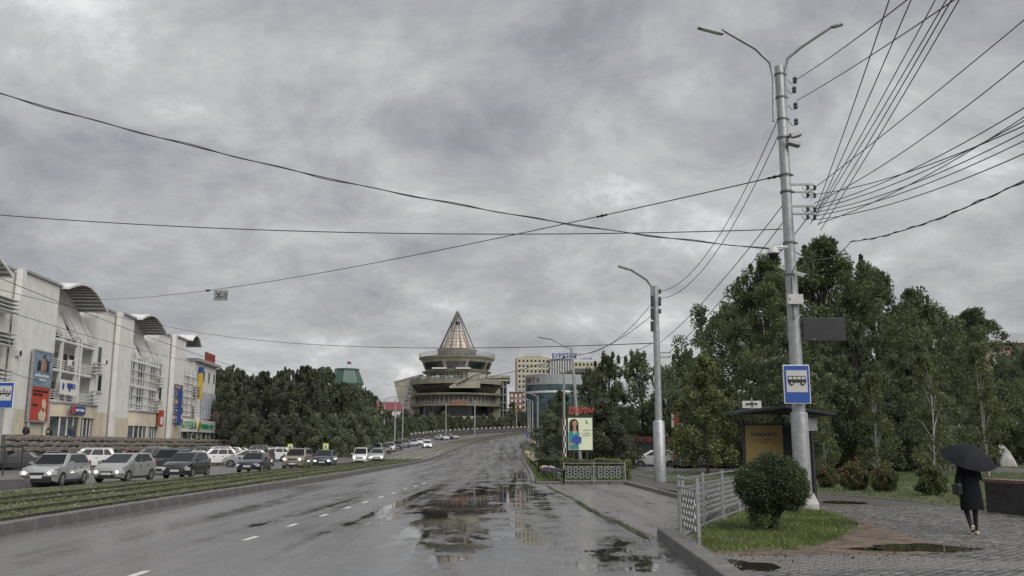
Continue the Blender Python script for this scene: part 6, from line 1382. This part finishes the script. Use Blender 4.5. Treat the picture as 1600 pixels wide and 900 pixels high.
def wheel_meshes(r):
    if r not in WHEEL:
        mb = MB(); mb.lathe([(r*.62, -.10), (r*.93, -.105), (r, -.075), (r, .075), (r*.93, .105), (r*.62, .10), (r*.62, -.10)], 22, axis='Y'); ty = mb.mesh('wheel', M_tyre, smooth=50)
        mb = MB(); mb.lathe([(.01, -.075), (r*.16, -.085), (r*.16, -.05)], 12, axis='Y'); mb.lathe([(r*.54, -.098), (r*.635, -.098), (r*.635, .09), (r*.54, .09)], 22, axis='Y')
        for k in range(5):
            a = 2*math.pi*k/5; c, s_ = math.cos(a), math.sin(a); mb.bar((r*.1*c, -.082, r*.1*s_), (r*.6*c, -.086, r*.6*s_), .03, .075, up=(0, 1, 0))
        ri = mb.mesh('rim', M_rim)
        mb = MB(); mb.lathe([(.01, -.03), (r*.6, -.03)], 18, axis='Y'); br = mb.mesh('brake_disc', M_trim)
        WHEEL[r] = (ty, ri, br)
    return WHEEL[r]
def lerp_prof(pr, x):
    pr = sorted(pr)
    if x <= pr[0][0]: return pr[0][1]
    for (a, b), (c, d) in zip(pr, pr[1:]):
        if x <= c: return b+(d-b)*(x-a)/(c-a)
    return pr[-1][1]
BODY = {}
def body_meshes(ty):
    if ty in BODY: return BODY[ty]
    q = TY[ty]; L, W_, H, r = q['L'], q['W'], q['H'], q['r']; hw = W_/2
    xs = sorted(set([round(-L/2+L*i/46, 4) for i in range(47)]+[x for x, z in q['prof']]+[q['wf']+s_*(r+.05)*k for s_ in (-1, 1) for k in (1, .97, .8, .5, .2)]+[q['wr']+s_*(r+.05)*k for s_ in (-1, 1) for k in (1, .97, .8, .5, .2)]))
    xs = [x for x in xs if -L/2 <= x <= L/2]
    def wid(x):
        t = max(0, (abs(x)-L*.33)/(L*.17)); return hw*(1-.20*t**2.4)
    def zb(x):
        z = .22+.10*max(0, (abs(x)-L*.42)/(L*.08))
        for wx_ in (q['wf'], q['wr']):
            d = abs(x-wx_)
            if d < r+.05: z = max(z, r+math.sqrt(max(0, (r+.05)**2-d*d)))
        return z
    def sy(x, z):
        """half width at a height"""
        t = lerp_prof(q['prof'], x); k = lerp_prof([(.2, .93), (.38, .985), (.62, 1.0), (.85, .985), (1.2, .94)], z); return wid(x)*k
    V = []; n_ = 0
    for x in xs:
        t = lerp_prof(q['prof'], x); b = min(zb(x), t-.06); zs = [b, max(b+.01, .40), max(b+.02, .60), max(b+.03, t-.14), max(b+.04, t-.04)]
        row = [(x, 0, b)]+[(x, sy(x, z), z) for z in zs]+[(x, wid(x)*.86, t), (x, wid(x)*.5, t+.025), (x, 0, t+.03)]
        n_ = len(row); V += row+[(a, -c, d) for a, c, d in row[1:-1]]
    m_ = n_*2-2; ordr = list(range(n_))+[n_+i for i in range(n_-3, -1, -1)]
    fs = []
    for i in range(len(xs)-1):
        for j in range(m_): a, b = ordr[j], ordr[(j+1) % m_]; fs.append((i*m_+a, i*m_+b, (i+1)*m_+b, (i+1)*m_+a))
    fs += [tuple(ordr), tuple((len(xs)-1)*m_+k for k in reversed(ordr))]
    mb = MB(); mb.add(V, fs); body = mb.mesh('body', None, smooth=38)
    # cabin
    bf, tf, tr, br = q['cab']; be = q['belt']-.03; wb, wt = hw*.90, hw*.72; zr = H
    def cab_pt(u, v, side):          # side surface: u 0..1 front to rear, v 0..1 up
        x = (bf+(br-bf)*u)*(1-v)+(tf+(tr-tf)*u)*v; return Vector((x, side*(wb+(wt-wb)*v), be+(zr-.03-be)*v))
    Vc = [cab_pt(0, 0, -1), cab_pt(0, 0, 1), cab_pt(1, 0, 1), cab_pt(1, 0, -1), cab_pt(0, 1, -1), cab_pt(0, 1, 1), cab_pt(1, 1, 1), cab_pt(1, 1, -1)]
    # gently domed roof
    rm = Vector(((tf+tr)/2, 0, zr+.02)); mb = MB(); mb.add(Vc, [(0, 1, 5, 4), (1, 2, 6, 5), (2, 3, 7, 6), (3, 0, 4, 7), (3, 2, 1, 0), (4, 5, 6, 7)])
    cab = mb.mesh('cabin', None, bevel=.085, seg=3, smooth=40)
    gl = []
    def pane(q4, th=.012):
        c = sum(q4, Vector())/4; mb2 = MB(); nn = (q4[1]-q4[0]).cross(q4[3]-q4[0]).normalized(); 
        if nn.dot(c-Vector((0, 0, .9*be))) < 0: q4 = [q4[1], q4[0], q4[3], q4[2]]; nn = -nn
        mb2.slab([p_+nn*.004 for p_ in q4], th); return mb2.mesh('window', M_cglass)
    f = lambda u, v: Vector((bf+(tf-bf)*v, (wb+(wt-wb)*v)*u, be+(zr-.03-be)*v)); g_ = lambda u, v: Vector((br+(tr-br)*v, (wb+(wt-wb)*v)*u, be+(zr-.03-be)*v))
    gl.append(('windscreen', pane([f(-.90, .10), f(.90, .10), f(.88, .88), f(-.88, .88)])))
    gl.append(('rear_window', pane([g_(-.84, .30), g_(.84, .30), g_(.82, .86), g_(-.82, .86)])))
    cuts = {'wagon': (.10, .38, .70, .93), 'hatch': (.12, .44, .76, .90), 'sedan': (.12, .50, .84), 'suv': (.10, .40, .72, .93), 'van': (.10, .36, .66, .95)}[ty]
    for sd in (-1, 1):
        for a, b in zip(cuts, cuts[1:]):
            sl = .10 if a == cuts[0] else .0; sr = -.05 if b == cuts[-1] else 0
            gl.append(('side_window', pane([cab_pt(a+.012-.0, .14, sd), cab_pt(b-.012, .14, sd), cab_pt(b-.012+sr, .88, sd), cab_pt(a+.012+sl*.6, .88, sd)])))
    # doors: thin skins proud of the body side
    drs = []
    for sd in (-1, 1):
        for x0, x1 in ((q['wf']-r-.10, -.05), (-.07, q['wr']+r+.02)):
            pts = []; nx_, nz_ = 5, 4
            for i in range(nx_+1):
                for j in range(nz_+1):
                    x = x0+(x1-x0)*i/nx_; zt_ = lerp_prof(q['prof'], x)-.10; z = .34+(zt_-.34)*j/nz_; pts.append((x, sd*(sy(x, z)+.007), z))
            mb2 = MB(); mb2.add(pts, [(i*(nz_+1)+j, (i+1)*(nz_+1)+j, (i+1)*(nz_+1)+j+1, i*(nz_+1)+j+1) for i in range(nx_) for j in range(nz_)]); me = mb2.mesh('door', None, smooth=40)
            hx = x1+.18 if x1 < x0 else x1-.18; mh = MB(); mh.box((min(x0, x1)+.16, sd*(sy(x0, .8)+.02), lerp_prof(q['prof'], (x0+x1)/2)-.20), (.18, .03, .035)); drs.append((me, mh.mesh('door_handle', M_trim)))
    parts = {}
    fx = L/2; t0 = q['prof'][0][1]; fz = q['prof'][1][1]; rz_ = q['prof'][-1][1]
    def bx(c, d, mat, bev=0, rz=0): mb3 = MB(); mb3.box(c, d, rz=rz); return mb3.mesh('p', mat, bevel=bev)
    P_ = []
    for sd in (-1, 1):
        P_.append(('headlight', bx((fx-.16, sd*hw*.70, fz-.10), (.30, hw*.50, .19), M_lamp, .03, -sd*.32)))
        P_.append(('tail_light', bx((-fx+.13, sd*hw*.76, rz_+(.05 if ty == 'sedan' else .16)), (.24, hw*.22, .18 if ty == 'sedan' else .42), M_tail, .03, sd*.25)))
        P_.append(('mirror', bx((bf-.38, sd*(hw+.09), be+.10), (.10, .20, .13), None, .03)))
    P_.append(('grille', bx((fx-.05, 0, fz-.12), (.12, hw*.78, .12), M_trim, .02)))
    P_.append(('lower_grille', bx((fx-.03, 0, .36), (.12, hw*1.1, .13), M_trim, .03)))
    P_.append(('front_plate', bx((fx+.035, 0, .47), (.02, .52, .115), M_plate)))
    P_.append(('rear_plate', bx((-fx-.01, 0, .72 if ty != 'sedan' else .66), (.02, .52, .115), M_plate)))
    P_.append(('rear_bumper', bx((-fx+.06, 0, .42), (.20, hw*1.62, .20), None, .05)))
    for sd in (-1, 1): P_.append(('sill', bx(((q['wf']+q['wr'])/2, sd*(hw*.955), .25), (q['wf']-q['wr']-2*r-.1, .06, .12), M_trim, .015)))
    P_.append(('front_lip', bx((fx-.10, 0, .265), (.26, hw*1.5, .09), M_trim, .02)))
    mb3 = MB(); mb3.box((0, 0, .36), (L*.86, W_*.78, .30)); P_.append(('underbody', mb3.mesh('p', M_trim)))
    if ty in ('wagon', 'suv'):
        for sd in (-1, 1): mb3 = MB(); mb3.tube([(tf-.1, sd*wt*.86, zr-.01), (tf-.25, sd*wt*.86, zr+.05), (tr+.35, sd*wt*.86, zr+.05), (tr+.2, sd*wt*.86, zr-.01)], .02, 6); P_.append(('roof_rail', mb3.mesh('p', M_grey)))
    BODY[ty] = (body, cab, gl, drs, P_, q); return BODY[ty]
def setmat(o, m):
    if not o.data.materials: o.data.materials.append(m)
    o.material_slots[0].link = 'OBJECT'; o.material_slots[0].material = m
def car(ty, col, pos, heading, label, lit=False, group=None, s=1., cat='car', full=True, lower=None):
    body, cab, gl, drs, P_, q = body_meshes(ty); e = empty('parked_car' if group and 'parked' in group else 'car', pos, heading, label, cat, group); e.scale = (s,)*3; pm = paint(col)
    b = link('body', body, e); setmat(b, pm); c = link('cabin', cab, e); setmat(c, pm)
    for nm, me in gl: link(nm, me, e)
    if full:
        for me, mh in drs: d = link('door', me, e); setmat(d, pm); link('door_handle', mh, d)
    for nm, me in P_:
        if not full and nm in ('lower_grille', 'rear_plate', 'roof_rail', 'underbody'): continue
        if nm == 'headlight' and lit:
            o = link(nm, me, e); setmat(o, M_lamp); c = sum((v.co for v in me.vertices), Vector())/len(me.vertices); mb = MB(); mb.ell((c.x+.10, c.y*.98, c.z), (.09, .12, .075), 10, 6); mb.build('bulb_lens', M_lit, o, smooth=60); continue
        o = link(nm, me, e)
        if nm in ('mirror', 'rear_bumper'): setmat(o, pm if not (lower and nm == 'rear_bumper') else paint(lower))
    if lower:
        L = q['L']; mb = MB(); mb.box((L/2-.08, 0, .40), (.24, q['W']*.80, .24)); mb.build('front_bumper', paint(lower), e, bevel=.05)
    ty_, ri, br_ = wheel_meshes(q['r'])
    for x in (q['wf'], q['wr']):
        for sd in (-1, 1):
            w_ = link('wheel', ty_, e, (x, sd*(q['W']/2-.10), q['r']), (random.uniform(0, 1)*0, 0, math.pi if sd > 0 else 0)); link('rim', ri, w_)
            if full: link('brake_disc', br_, w_)
    return e
DN = R(-90)            # heading towards the viewer (-Y)
def on(px, py): p = T(px, py); return (p.x, p.y, p.z-.005)
gm = 'cars driving on the left carriageway'; gp = 'cars parked in rows before the stone wall'; gf = 'cars parked along the far left road'
car('wagon', 'silver', on(88, 758), DN+R(4), 'silver wagon with dark bumper and lit headlights nearest the left edge', True, gm, lower='dgrey')
car('hatch', 'silver', on(196, 752), DN+R(-4), 'silver hatchback with pointed headlights beside the tram grass', True, gm)
car('hatch', 'dgrey', on(292, 746), DN+R(0), 'dark grey hatchback with tall roof driving behind the silver hatchback', False, gm)
car('suv', 'black', on(266, 740), DN+R(2), 'black off-roader with one lit headlight, half hidden by the dark hatchback', True, gm)
car('sedan', 'navy', on(398, 737.5), DN+R(2), 'navy blue sedan driving in the middle of the traffic', False, gm)
car('suv', 'beige', on(465, 732.5), DN+R(2), 'beige gold off-roader with lit headlights', True, gm)
car('hatch', 'navy', on(508, 729.5), DN+R(3), 'navy hatchback with bright headlights under the crossing sign', True, gm, s=1.0)
car('van', 'white', on(565, 724.8), DN+R(3), 'white small minivan leading the far traffic', True, gm, s=.92, cat='van')
car('hatch', 'silver', on(590, 722.0), DN+R(5), 'silver car right behind the white minivan', True, gm)
car('hatch', 'white', on(667, 700.6), DN+R(10), 'lone white car with lights on the far left road', True, gm)
# parked with their noses towards the stone wall
AW = R(180)
car('sedan', 'grey', on(30, 734), R(-165), 'dark grey sedan parked at the far left edge', False, gp)
car('suv', 'silver', on(84, 727), R(-172), 'silver off-roader parked behind the silver wagon', False, gp)
car('suv', 'white', on(138, 733), R(196), 'white off-roader with red tail lights parked left of the silver hatchback', False, gp)
car('sedan', 'black', on(178, 728), R(190), 'black sedan parked between white and red cars', False, gp)
car('hatch', 'red', on(203, 727.5), R(190), 'red hatchback parked behind the silver hatchback', False, gp)
car('suv', 'dgrey', on(231, 731), R(200), 'dark off-roader with glowing red tail light parked in the middle', False, gp)
car('sedan', 'white', on(303, 727), R(196), 'white sedan parked behind the black off-roader', False, gp)
car('suv', 'white', on(335, 727.5), R(200), 'white off-roader parked left of the pale beige sedan', False, gp, s=.95)
car('sedan', 'lbeige', on(364, 725.5), R(196), 'pale beige sedan parked in the second row', False, gp)
car('suv', 'silver', on(338, 719), R(192), 'silver off-roader with roof showing over the white one', False, gp)
car('sedan', 'black', on(385, 723), R(194), 'black sedan parked left of the navy driving sedan', False, gp)
car('wagon', 'dgrey', on(409, 727.5), DN+R(2), 'dark wagon following the navy sedan', False, gm)
car('suv', 'white', on(425, 721.5), R(200), 'white off-roader parked left of the beige gold one', False, gp, s=.95)
car('hatch', 'red', on(441, 720), R(196), 'dark red hatchback parked behind the beige off-roader', False, gp)
car('hatch', 'silver', on(436, 716), R(196), 'silver hatchback farthest back in the parked rows', False, gp)
car('sedan', 'black', on(258, 723), R(190), 'black sedan parked deep behind the black off-roader', False, gp)
car('hatch', 'dgrey', on(285, 722), R(190), 'dark hatchback parked close to the stone wall', False, gp)
car('hatch', 'white', on(356, 717), R(194), 'white hatchback parked before the timber house', False, gp)
more = [('suv', 'white', 118, 722.5, 'white off-roader in the back row beside the wall, far left'), ('sedan', 'silver', 60, 722, 'silver sedan in the back row at far left'), ('hatch', 'black', 160, 722, 'black hatchback in the back row behind the white off-roader'), ('wagon', 'silver', 205, 721, 'silver wagon in the back row behind the red hatchback'), ('suv', 'brown', 235, 720.5, 'brown off-roader in the back row by the wall'), ('sedan', 'white', 272, 719, 'white sedan in the back row by the wall'), ('wagon', 'dgrey', 310, 718, 'dark wagon in the back row by the wall'), ('sedan', 'silver', 372, 716, 'silver sedan in the back row before the grove'), ('suv', 'black', 398, 715.5, 'black off-roader in the back row before the grove'), ('hatch', 'white', 418, 714.5, 'white hatchback at the end of the back row'), ('sedan', 'grey', 280, 731.5, 'grey sedan parked beside the white sedan'), ('hatch', 'silver', 385, 729.5, 'silver hatchback parked behind the navy sedan')]
for ty, col, px, py, lab in more: car(ty, col, on(px, py), R(194)+random.uniform(-.08, .08), lab, False, gp)
# far cars along the bend
fc = [('van', 'silver', 589, 711, 'silver van heading the far parked line'), ('hatch', 'grey', 602, 708, 'grey car behind the silver van in the far line'), ('wagon', 'white', 610, 705.5, 'white wagon in the far line before the dark one'), ('suv', 'dgrey', 621, 703, 'dark off-roader in the far parked line'), ('hatch', 'grey', 633, 699, 'grey hatchback in the far parked line'), ('sedan', 'silver', 646, 697, 'silver sedan in the far parked line'), ('sedan', 'white', 656, 695, 'white sedan in the far parked line'), ('hatch', 'silver', 667, 693, 'silver hatchback ending the far parked line'), ('sedan', 'white', 690, 687.5, 'white sedan waiting at the far bend'), ('sedan', 'silver', 705, 686, 'silver sedan waiting at the far bend'), ('hatch', 'dgrey', 578, 714, 'dark hatchback left of the silver van')]
for ty, col, px, py, lab in fc: car(ty, col, on(px, py), DN+R(8 if px < 680 else 40), lab, False, gf, full=False)
# car park on the right
gr = 'cars parked right of the second lamp post'
car('hatch', 'white', on(1022, 731), R(182), 'white hatchback parked behind the second lamp post', False, gr)
car('suv', 'dgrey', on(1074, 733), R(70), 'dark grey off-roader seen from behind near the young tree', False, gr)
car('hatch', 'silver', on(1095, 732), R(75), 'silver hatchback partly hidden by the young tree', False, gr)
car('suv', 'grey', on(1133, 733), R(60), 'grey off-roader with red tail lights left of the bus shelter', False, gr)
# ================================================================ people
M_coat = M('dark_coat', (.010, .011, .015), .9, spec=.15, var=.2, scale=8, bump=.2); M_skinp = M('skin', (.38, .23, .17), .6, var=.05); M_hair = M('hair', (.02, .014, .01), .6, var=.2)
M_tights = M('black_tights', (.008, .008, .010), .7, var=.1); M_shoe = M('pale_trainers', (.58, .52, .40), .6, var=.1); M_umb = M('umbrella_cloth', (.012, .013, .018), .75, var=.12, spec=.2)
def skin_body(name, verts, edges, rad, mat, parent, sub=2):
    me = bpy.data.meshes.new(name); me.from_pydata(verts, edges, []); o = bpy.data.objects.new(name, me); COL.objects.link(o)
    m = o.modifiers.new('skin', 'SKIN'); s = o.modifiers.new('sub', 'SUBSURF'); s.levels = sub; s.render_levels = sub
    for i, r in enumerate(rad): me.skin_vertices[0].data[i].radius = r if isinstance(r, tuple) else (r, r)
    for i, sv in enumerate(me.skin_vertices[0].data): sv.use_root = i == 0
    dg = bpy.context.evaluated_depsgraph_get(); dg.update(); m2 = bpy.data.meshes.new_from_object(o.evaluated_get(dg)); bpy.data.objects.remove(o); bpy.data.meshes.remove(me)
    m2.materials.clear(); m2.materials.append(mat); m2.polygons.foreach_set('use_smooth', [True]*len(m2.polygons)); m2.name = name
    return link(name, m2, parent)
pp_ = T(1523, 836, .1)
wm = empty('person', (pp_.x, pp_.y, .112), R(0), 'person in dark knee length coat and pale trainers walking away under an umbrella', 'person')
# walks away (+y); left foot lifted behind, right foot planted
V = [(0, 0, .92), (0, .01, 1.12), (0, .02, 1.32), (0, .03, 1.43), (0, .04, 1.54), (0, .05, 1.64),           # 0 pelvis .. 5 head
     (-.09, 0, .88), (-.085, .10, .50), (-.075, -.06, .12),                                                   # left leg 6 7 8, lifted behind
     (.09, 0, .88), (.085, .06, .48), (.08, .08, .08),                                                        # right leg 9 10 11
     (-.17, .02, 1.37), (-.22, -.02, 1.12), (-.20, .08, .92), (-.20, .12, .86),                               # left arm 12-15
     (.17, .03, 1.37), (.22, .10, 1.13), (.13, .26, 1.22), (.11, .29, 1.26),                                  # right arm 16-19 raised before her
     (-.075, -.10, .05), (.08, .16, .045)]
E = [(0, 1), (1, 2), (2, 3), (3, 4), (4, 5), (0, 6), (6, 7), (7, 8), (0, 9), (9, 10), (10, 11), (2, 12), (12, 13), (13, 14), (14, 15), (2, 16), (16, 17), (17, 18), (18, 19), (8, 20), (11, 21)]
Rr = [(.15, .11), (.13, .10), (.16, .10), .05, (.075, .09), (.07, .085), .085, .058, .040, .085, .058, .040, .055, .045, .034, .03, .055, .045, .034, .03, .035, .035]
skin_body('body', V, E, Rr, M_tights, wm)
def fingers(parent, c, d, side):
    for k in range(5):
        o_ = Vector(c)+Vector((side*(k-2)*.014, 0, 0)) if k < 4 else Vector(c)+Vector((-side*.035, 0, .02)); ln = (.05, .06, .058, .045, .04)[k]
        d_ = Vector(d); mb = MB(); mb.tube([o_, o_+d_*ln*.6, o_+d_*ln*.9+Vector((0, -.02, .0))], [.009, .0085, .006], 6); mb.build('finger', M_skinp, parent, smooth=60)
mb = MB(); mb.ell((-.20, .125, .83), (.035, .02, .05), 8, 6); hd = mb.build('hand', M_skinp, wm, smooth=60); fingers(hd, (-.20, .13, .80), (0, .1, -1), 1)
mb = MB(); mb.ell((.105, .30, 1.28), (.03, .03, .045), 8, 6); hd = mb.build('hand', M_skinp, wm, smooth=60); fingers(hd, (.10, .31, 1.30), (-.8, -.2, .1), 1)
# coat: lofted rings following the body, flaring to the hem
rings = [(.50, .235, .17, 0, .0), (.56, .235, .172, 0, 0), (.75, .222, .165, 0, 0), (.92, .205, .152, 0, 0), (1.06, .185, .135, 0, .0), (1.2, .195, .135, 0, .01), (1.32, .205, .125, 0, .015), (1.39, .175, .105, 0, .02), (1.43, .085, .08, 0, .03), (1.48, .07, .07, 0, .03)]
mb = MB(); n_ = 22; Vv = []
for z, rx, ry, cx, cy in rings:
    for k in range(n_): a = 2*math.pi*k/n_; w_ = 1+.02*math.sin(7*a+z*9)*(1.2-min(1, z)); Vv.append((cx+rx*w_*math.cos(a), cy+ry*w_*math.sin(a), z+.012*math.sin(3*a)*(z < .6)))
mb.add(Vv, [(j*n_+k, j*n_+(k+1) % n_, (j+1)*n_+(k+1) % n_, (j+1)*n_+k) for j in range(len(rings)-1) for k in range(n_)]); ct = mb.build('coat', M_coat, wm, smooth=60)
mb = MB(); mb.tube([(-.16, .02, 1.38), (-.235, -.02, 1.14), (-.21, .07, .93)], [.075, .068, .055], 10); mb.build('sleeve', M_coat, ct, smooth=60)
mb = MB(); mb.tube([(.16, .03, 1.38), (.245, .09, 1.15), (.14, .25, 1.21)], [.075, .070, .055], 10); mb.build('sleeve', M_coat, ct, smooth=60)
mb = MB(); mb.ell((0, .03, 1.62), (.098, .115, .13), 14, 10); mb.ell((0, -.05, 1.60), (.075, .06, .09), 10, 8); mb.build('hair', M_hair, wm, smooth=60)
mb = MB(); mb.ell((0, .085, 1.585), (.072, .075, .10), 12, 9); hd = mb.build('face', M_skinp, wm, smooth=60)
mb = MB(); mb.ell((0, .162, 1.575), (.012, .018, .018), 6, 5); mb.build('nose', M_skinp, hd, smooth=60)
for s_ in (-1, 1): mb = MB(); mb.ell((s_*.03, .148, 1.60), (.012, .008, .008), 6, 5); mb.build('eye', M_wht, hd); mb = MB(); mb.ell((s_*.075, .07, 1.59), (.012, .02, .03), 6, 5); mb.build('ear', M_skinp, hd)
mb = MB(); mb.ell((0, .152, 1.535), (.022, .008, .008), 6, 5); mb.build('mouth', M('lips', (.3, .1, .09), .6), hd)
def shoe(parent, c, pitch, label=None):
    m = Matrix.Rotation(pitch, 3, 'X'); prof = [(-.10, .030, .055), (-.06, .036, .075), (.0, .038, .065), (.07, .043, .05), (.13, .036, .04), (.16, .015, .03)]; Vv = []
    for y, w_, h in prof:
        for k in range(10): a = 2*math.pi*k/10; v = m @ Vector((w_*math.cos(a), y, max(-.022, h*.55*math.sin(a)))); Vv.append(tuple(v+Vector(c)))
    mb = MB(); mb.add(Vv, [(j*10+k, j*10+(k+1) % 10, (j+1)*10+(k+1) % 10, (j+1)*10+k) for j in range(5) for k in range(10)]+[tuple(range(9, -1, -1)), tuple(50+k for k in range(10))]); return mb.build('shoe', M_shoe, parent, smooth=60)
shoe(wm, (-.075, -.075, .095), R(-62)); shoe(wm, (.08, .10, .03), 0)
# handbag
e = empty('handbag', (pp_.x-.27, pp_.y+.02, .112+.80), 0, 'black handbag hanging at the left side of the walking person', 'bag'); mb = MB(); mb.prism([(-.07, -.12), (.06, -.12), (.07, .12), (-.06, .12)], 0, .24); mb.build('pouch', M('bag_leather', (.008, .008, .009), .35, var=.1), e, bevel=.03); mb = MB(); mb.tube([(0, -.1, .22), (.03, -.06, .42), (.08, 0, .55), (.03, .06, .42), (0, .1, .22)], .012, 6); mb.build('strap', MATS['bag_leather'], e)
# umbrella: eight curved panels between ribs
um = empty('umbrella', (pp_.x+.02, pp_.y+.22, .112+1.30), 0, 'open black umbrella held over the walking person', 'umbrella'); um.rotation_euler = (R(27), R(6), 0); um.scale = (.93,)*3
Rm, Hm = .60, .34; z0 = .28
def up(r_, a): t = r_/Rm; return Vector((r_*math.cos(a), r_*math.sin(a), z0+Hm*math.cos(t*math.pi/2*.98)**.85))
for k in range(8):
    a0, a1 = 2*math.pi*k/8+.2, 2*math.pi*(k+1)/8+.2; Vv = []; nr, na = 8, 5
    for i in range(nr+1):
        for j in range(na+1):
            t = j/na; r_ = max(.005, Rm*i/nr); a = a0+(a1-a0)*t; sc_ = 1-.055*math.sin(math.pi*t)*(i/nr)**1.5; v = up(r_, a); v = Vector((v.x*sc_, v.y*sc_, v.z-.012*math.sin(math.pi*t)*(i/nr))); Vv.append(v)
    mb = MB(); mb.add(Vv, [(i*(na+1)+j, i*(na+1)+j+1, (i+1)*(na+1)+j+1, (i+1)*(na+1)+j) for i in range(nr) for j in range(na)]); mb.build('canopy_panel', M_umb, um, smooth=60)
    mb = MB(); mb.tube([up(Rm*i/6, a0)+Vector((0, 0, -.006)) for i in range(1, 7)], .005, 5); mb.tube([(0, 0, z0+.12), up(Rm*.5, a0)-Vector((0, 0, .01))], .004, 4); mb.build('rib', M_dark, um)
mb = MB(); mb.tube([(0, 0, -.12), (0, 0, z0+Hm-.01)], .008, 8); mb.build('shaft', M_dark, um); mb = MB(); mb.tube([(0, 0, -.22), (0, 0, -.11)], .016, 8); mb.build('handle', M_black, um); mb = MB(); mb.tube([(0, 0, z0+Hm-.01), (0, 0, z0+Hm+.06)], [.012, .006], 8); mb.build('tip', M_black, um)
# passers-by on the terrace, seen above the stone wall
def passer(pos, label, top, legs, rz=0):
    e = empty('person', pos, rz, label, 'person', 'people on the terrace')
    V = [(0, 0, .92), (0, 0, 1.15), (0, 0, 1.36), (0, 0, 1.48), (0, .01, 1.60), (0, .02, 1.68), (-.09, 0, .86), (-.09, .08, .48), (-.09, .02, .06), (.09, 0, .86), (.09, -.02, .48), (.09, -.1, .07), (-.19, 0, 1.40), (-.25, .0, 1.13), (-.22, .1, .88), (.19, 0, 1.40), (.25, 0, 1.13), (.22, .1, .88), (-.09, .13, .04), (.09, .0, .04)]
    E = [(0, 1), (1, 2), (2, 3), (3, 4), (4, 5), (0, 6), (6, 7), (7, 8), (0, 9), (9, 10), (10, 11), (2, 12), (12, 13), (13, 14), (2, 15), (15, 16), (16, 17), (8, 18), (11, 19)]
    skin_body('body', V, E, [.14, .13, .16, .05, .085, .08, .085, .06, .045, .085, .06, .045, .06, .05, .04, .06, .05, .04, .04, .04], legs, e, 1)
    mb = MB(); mb.lathe([(.19, .78), (.20, .95), (.185, 1.12), (.22, 1.34), (.16, 1.45), (.07, 1.5)], 12, sy=.72); jk = mb.build('jacket', top, e, smooth=60)
    for s_ in (-1, 1): mb = MB(); mb.tube([(s_*.18, 0, 1.40), (s_*.26, 0, 1.13), (s_*.23, .1, .9)], [.075, .065, .055], 8); mb.build('sleeve', top, jk, smooth=60)
    mb = MB(); mb.ell((0, .01, 1.68), (.095, .11, .12), 10, 7); mb.build('hair', M_hair, e, smooth=60); mb = MB(); mb.ell((0, -.05, 1.62), (.07, .07, .095), 10, 7); mb.build('face', M_skinp, e, smooth=60); return e
def terr(px, out):
    s, z = fs_(px, 680, out); q = FO+FU*s+FN*out; return (q.x, q.y, BASE)
passer(terr(40, 3.2), 'person in black beside the post, looking over the wall at far left', M_black, M_trim)
passer(terr(76, 2.2), 'person in dark clothes with a yellow vest patch by the cream shopfront', M_trim, M_black); _v = [o for o in bpy.data.objects if o.name.startswith('jacket')][-1]; mb = MB(); mb.bb((-.1, -.2, 1.05), (.1, -.15, 1.28)); mb.build('yellow_patch', M('vest', (.5, .42, .08), .7), _v.parent)
passer(terr(112, 2.4), 'person in a dark blue jacket before the shop window', M('denim', (.03, .045, .08), .8), M_black)
passer(terr(293, 2.6), 'person in violet before the pharmacy, left one of two', M('violet_coat', (.06, .045, .09), .8), M_black)
passer(terr(303, 2.6), 'person in dark coat before the pharmacy, right one of two', M_black, M_black)
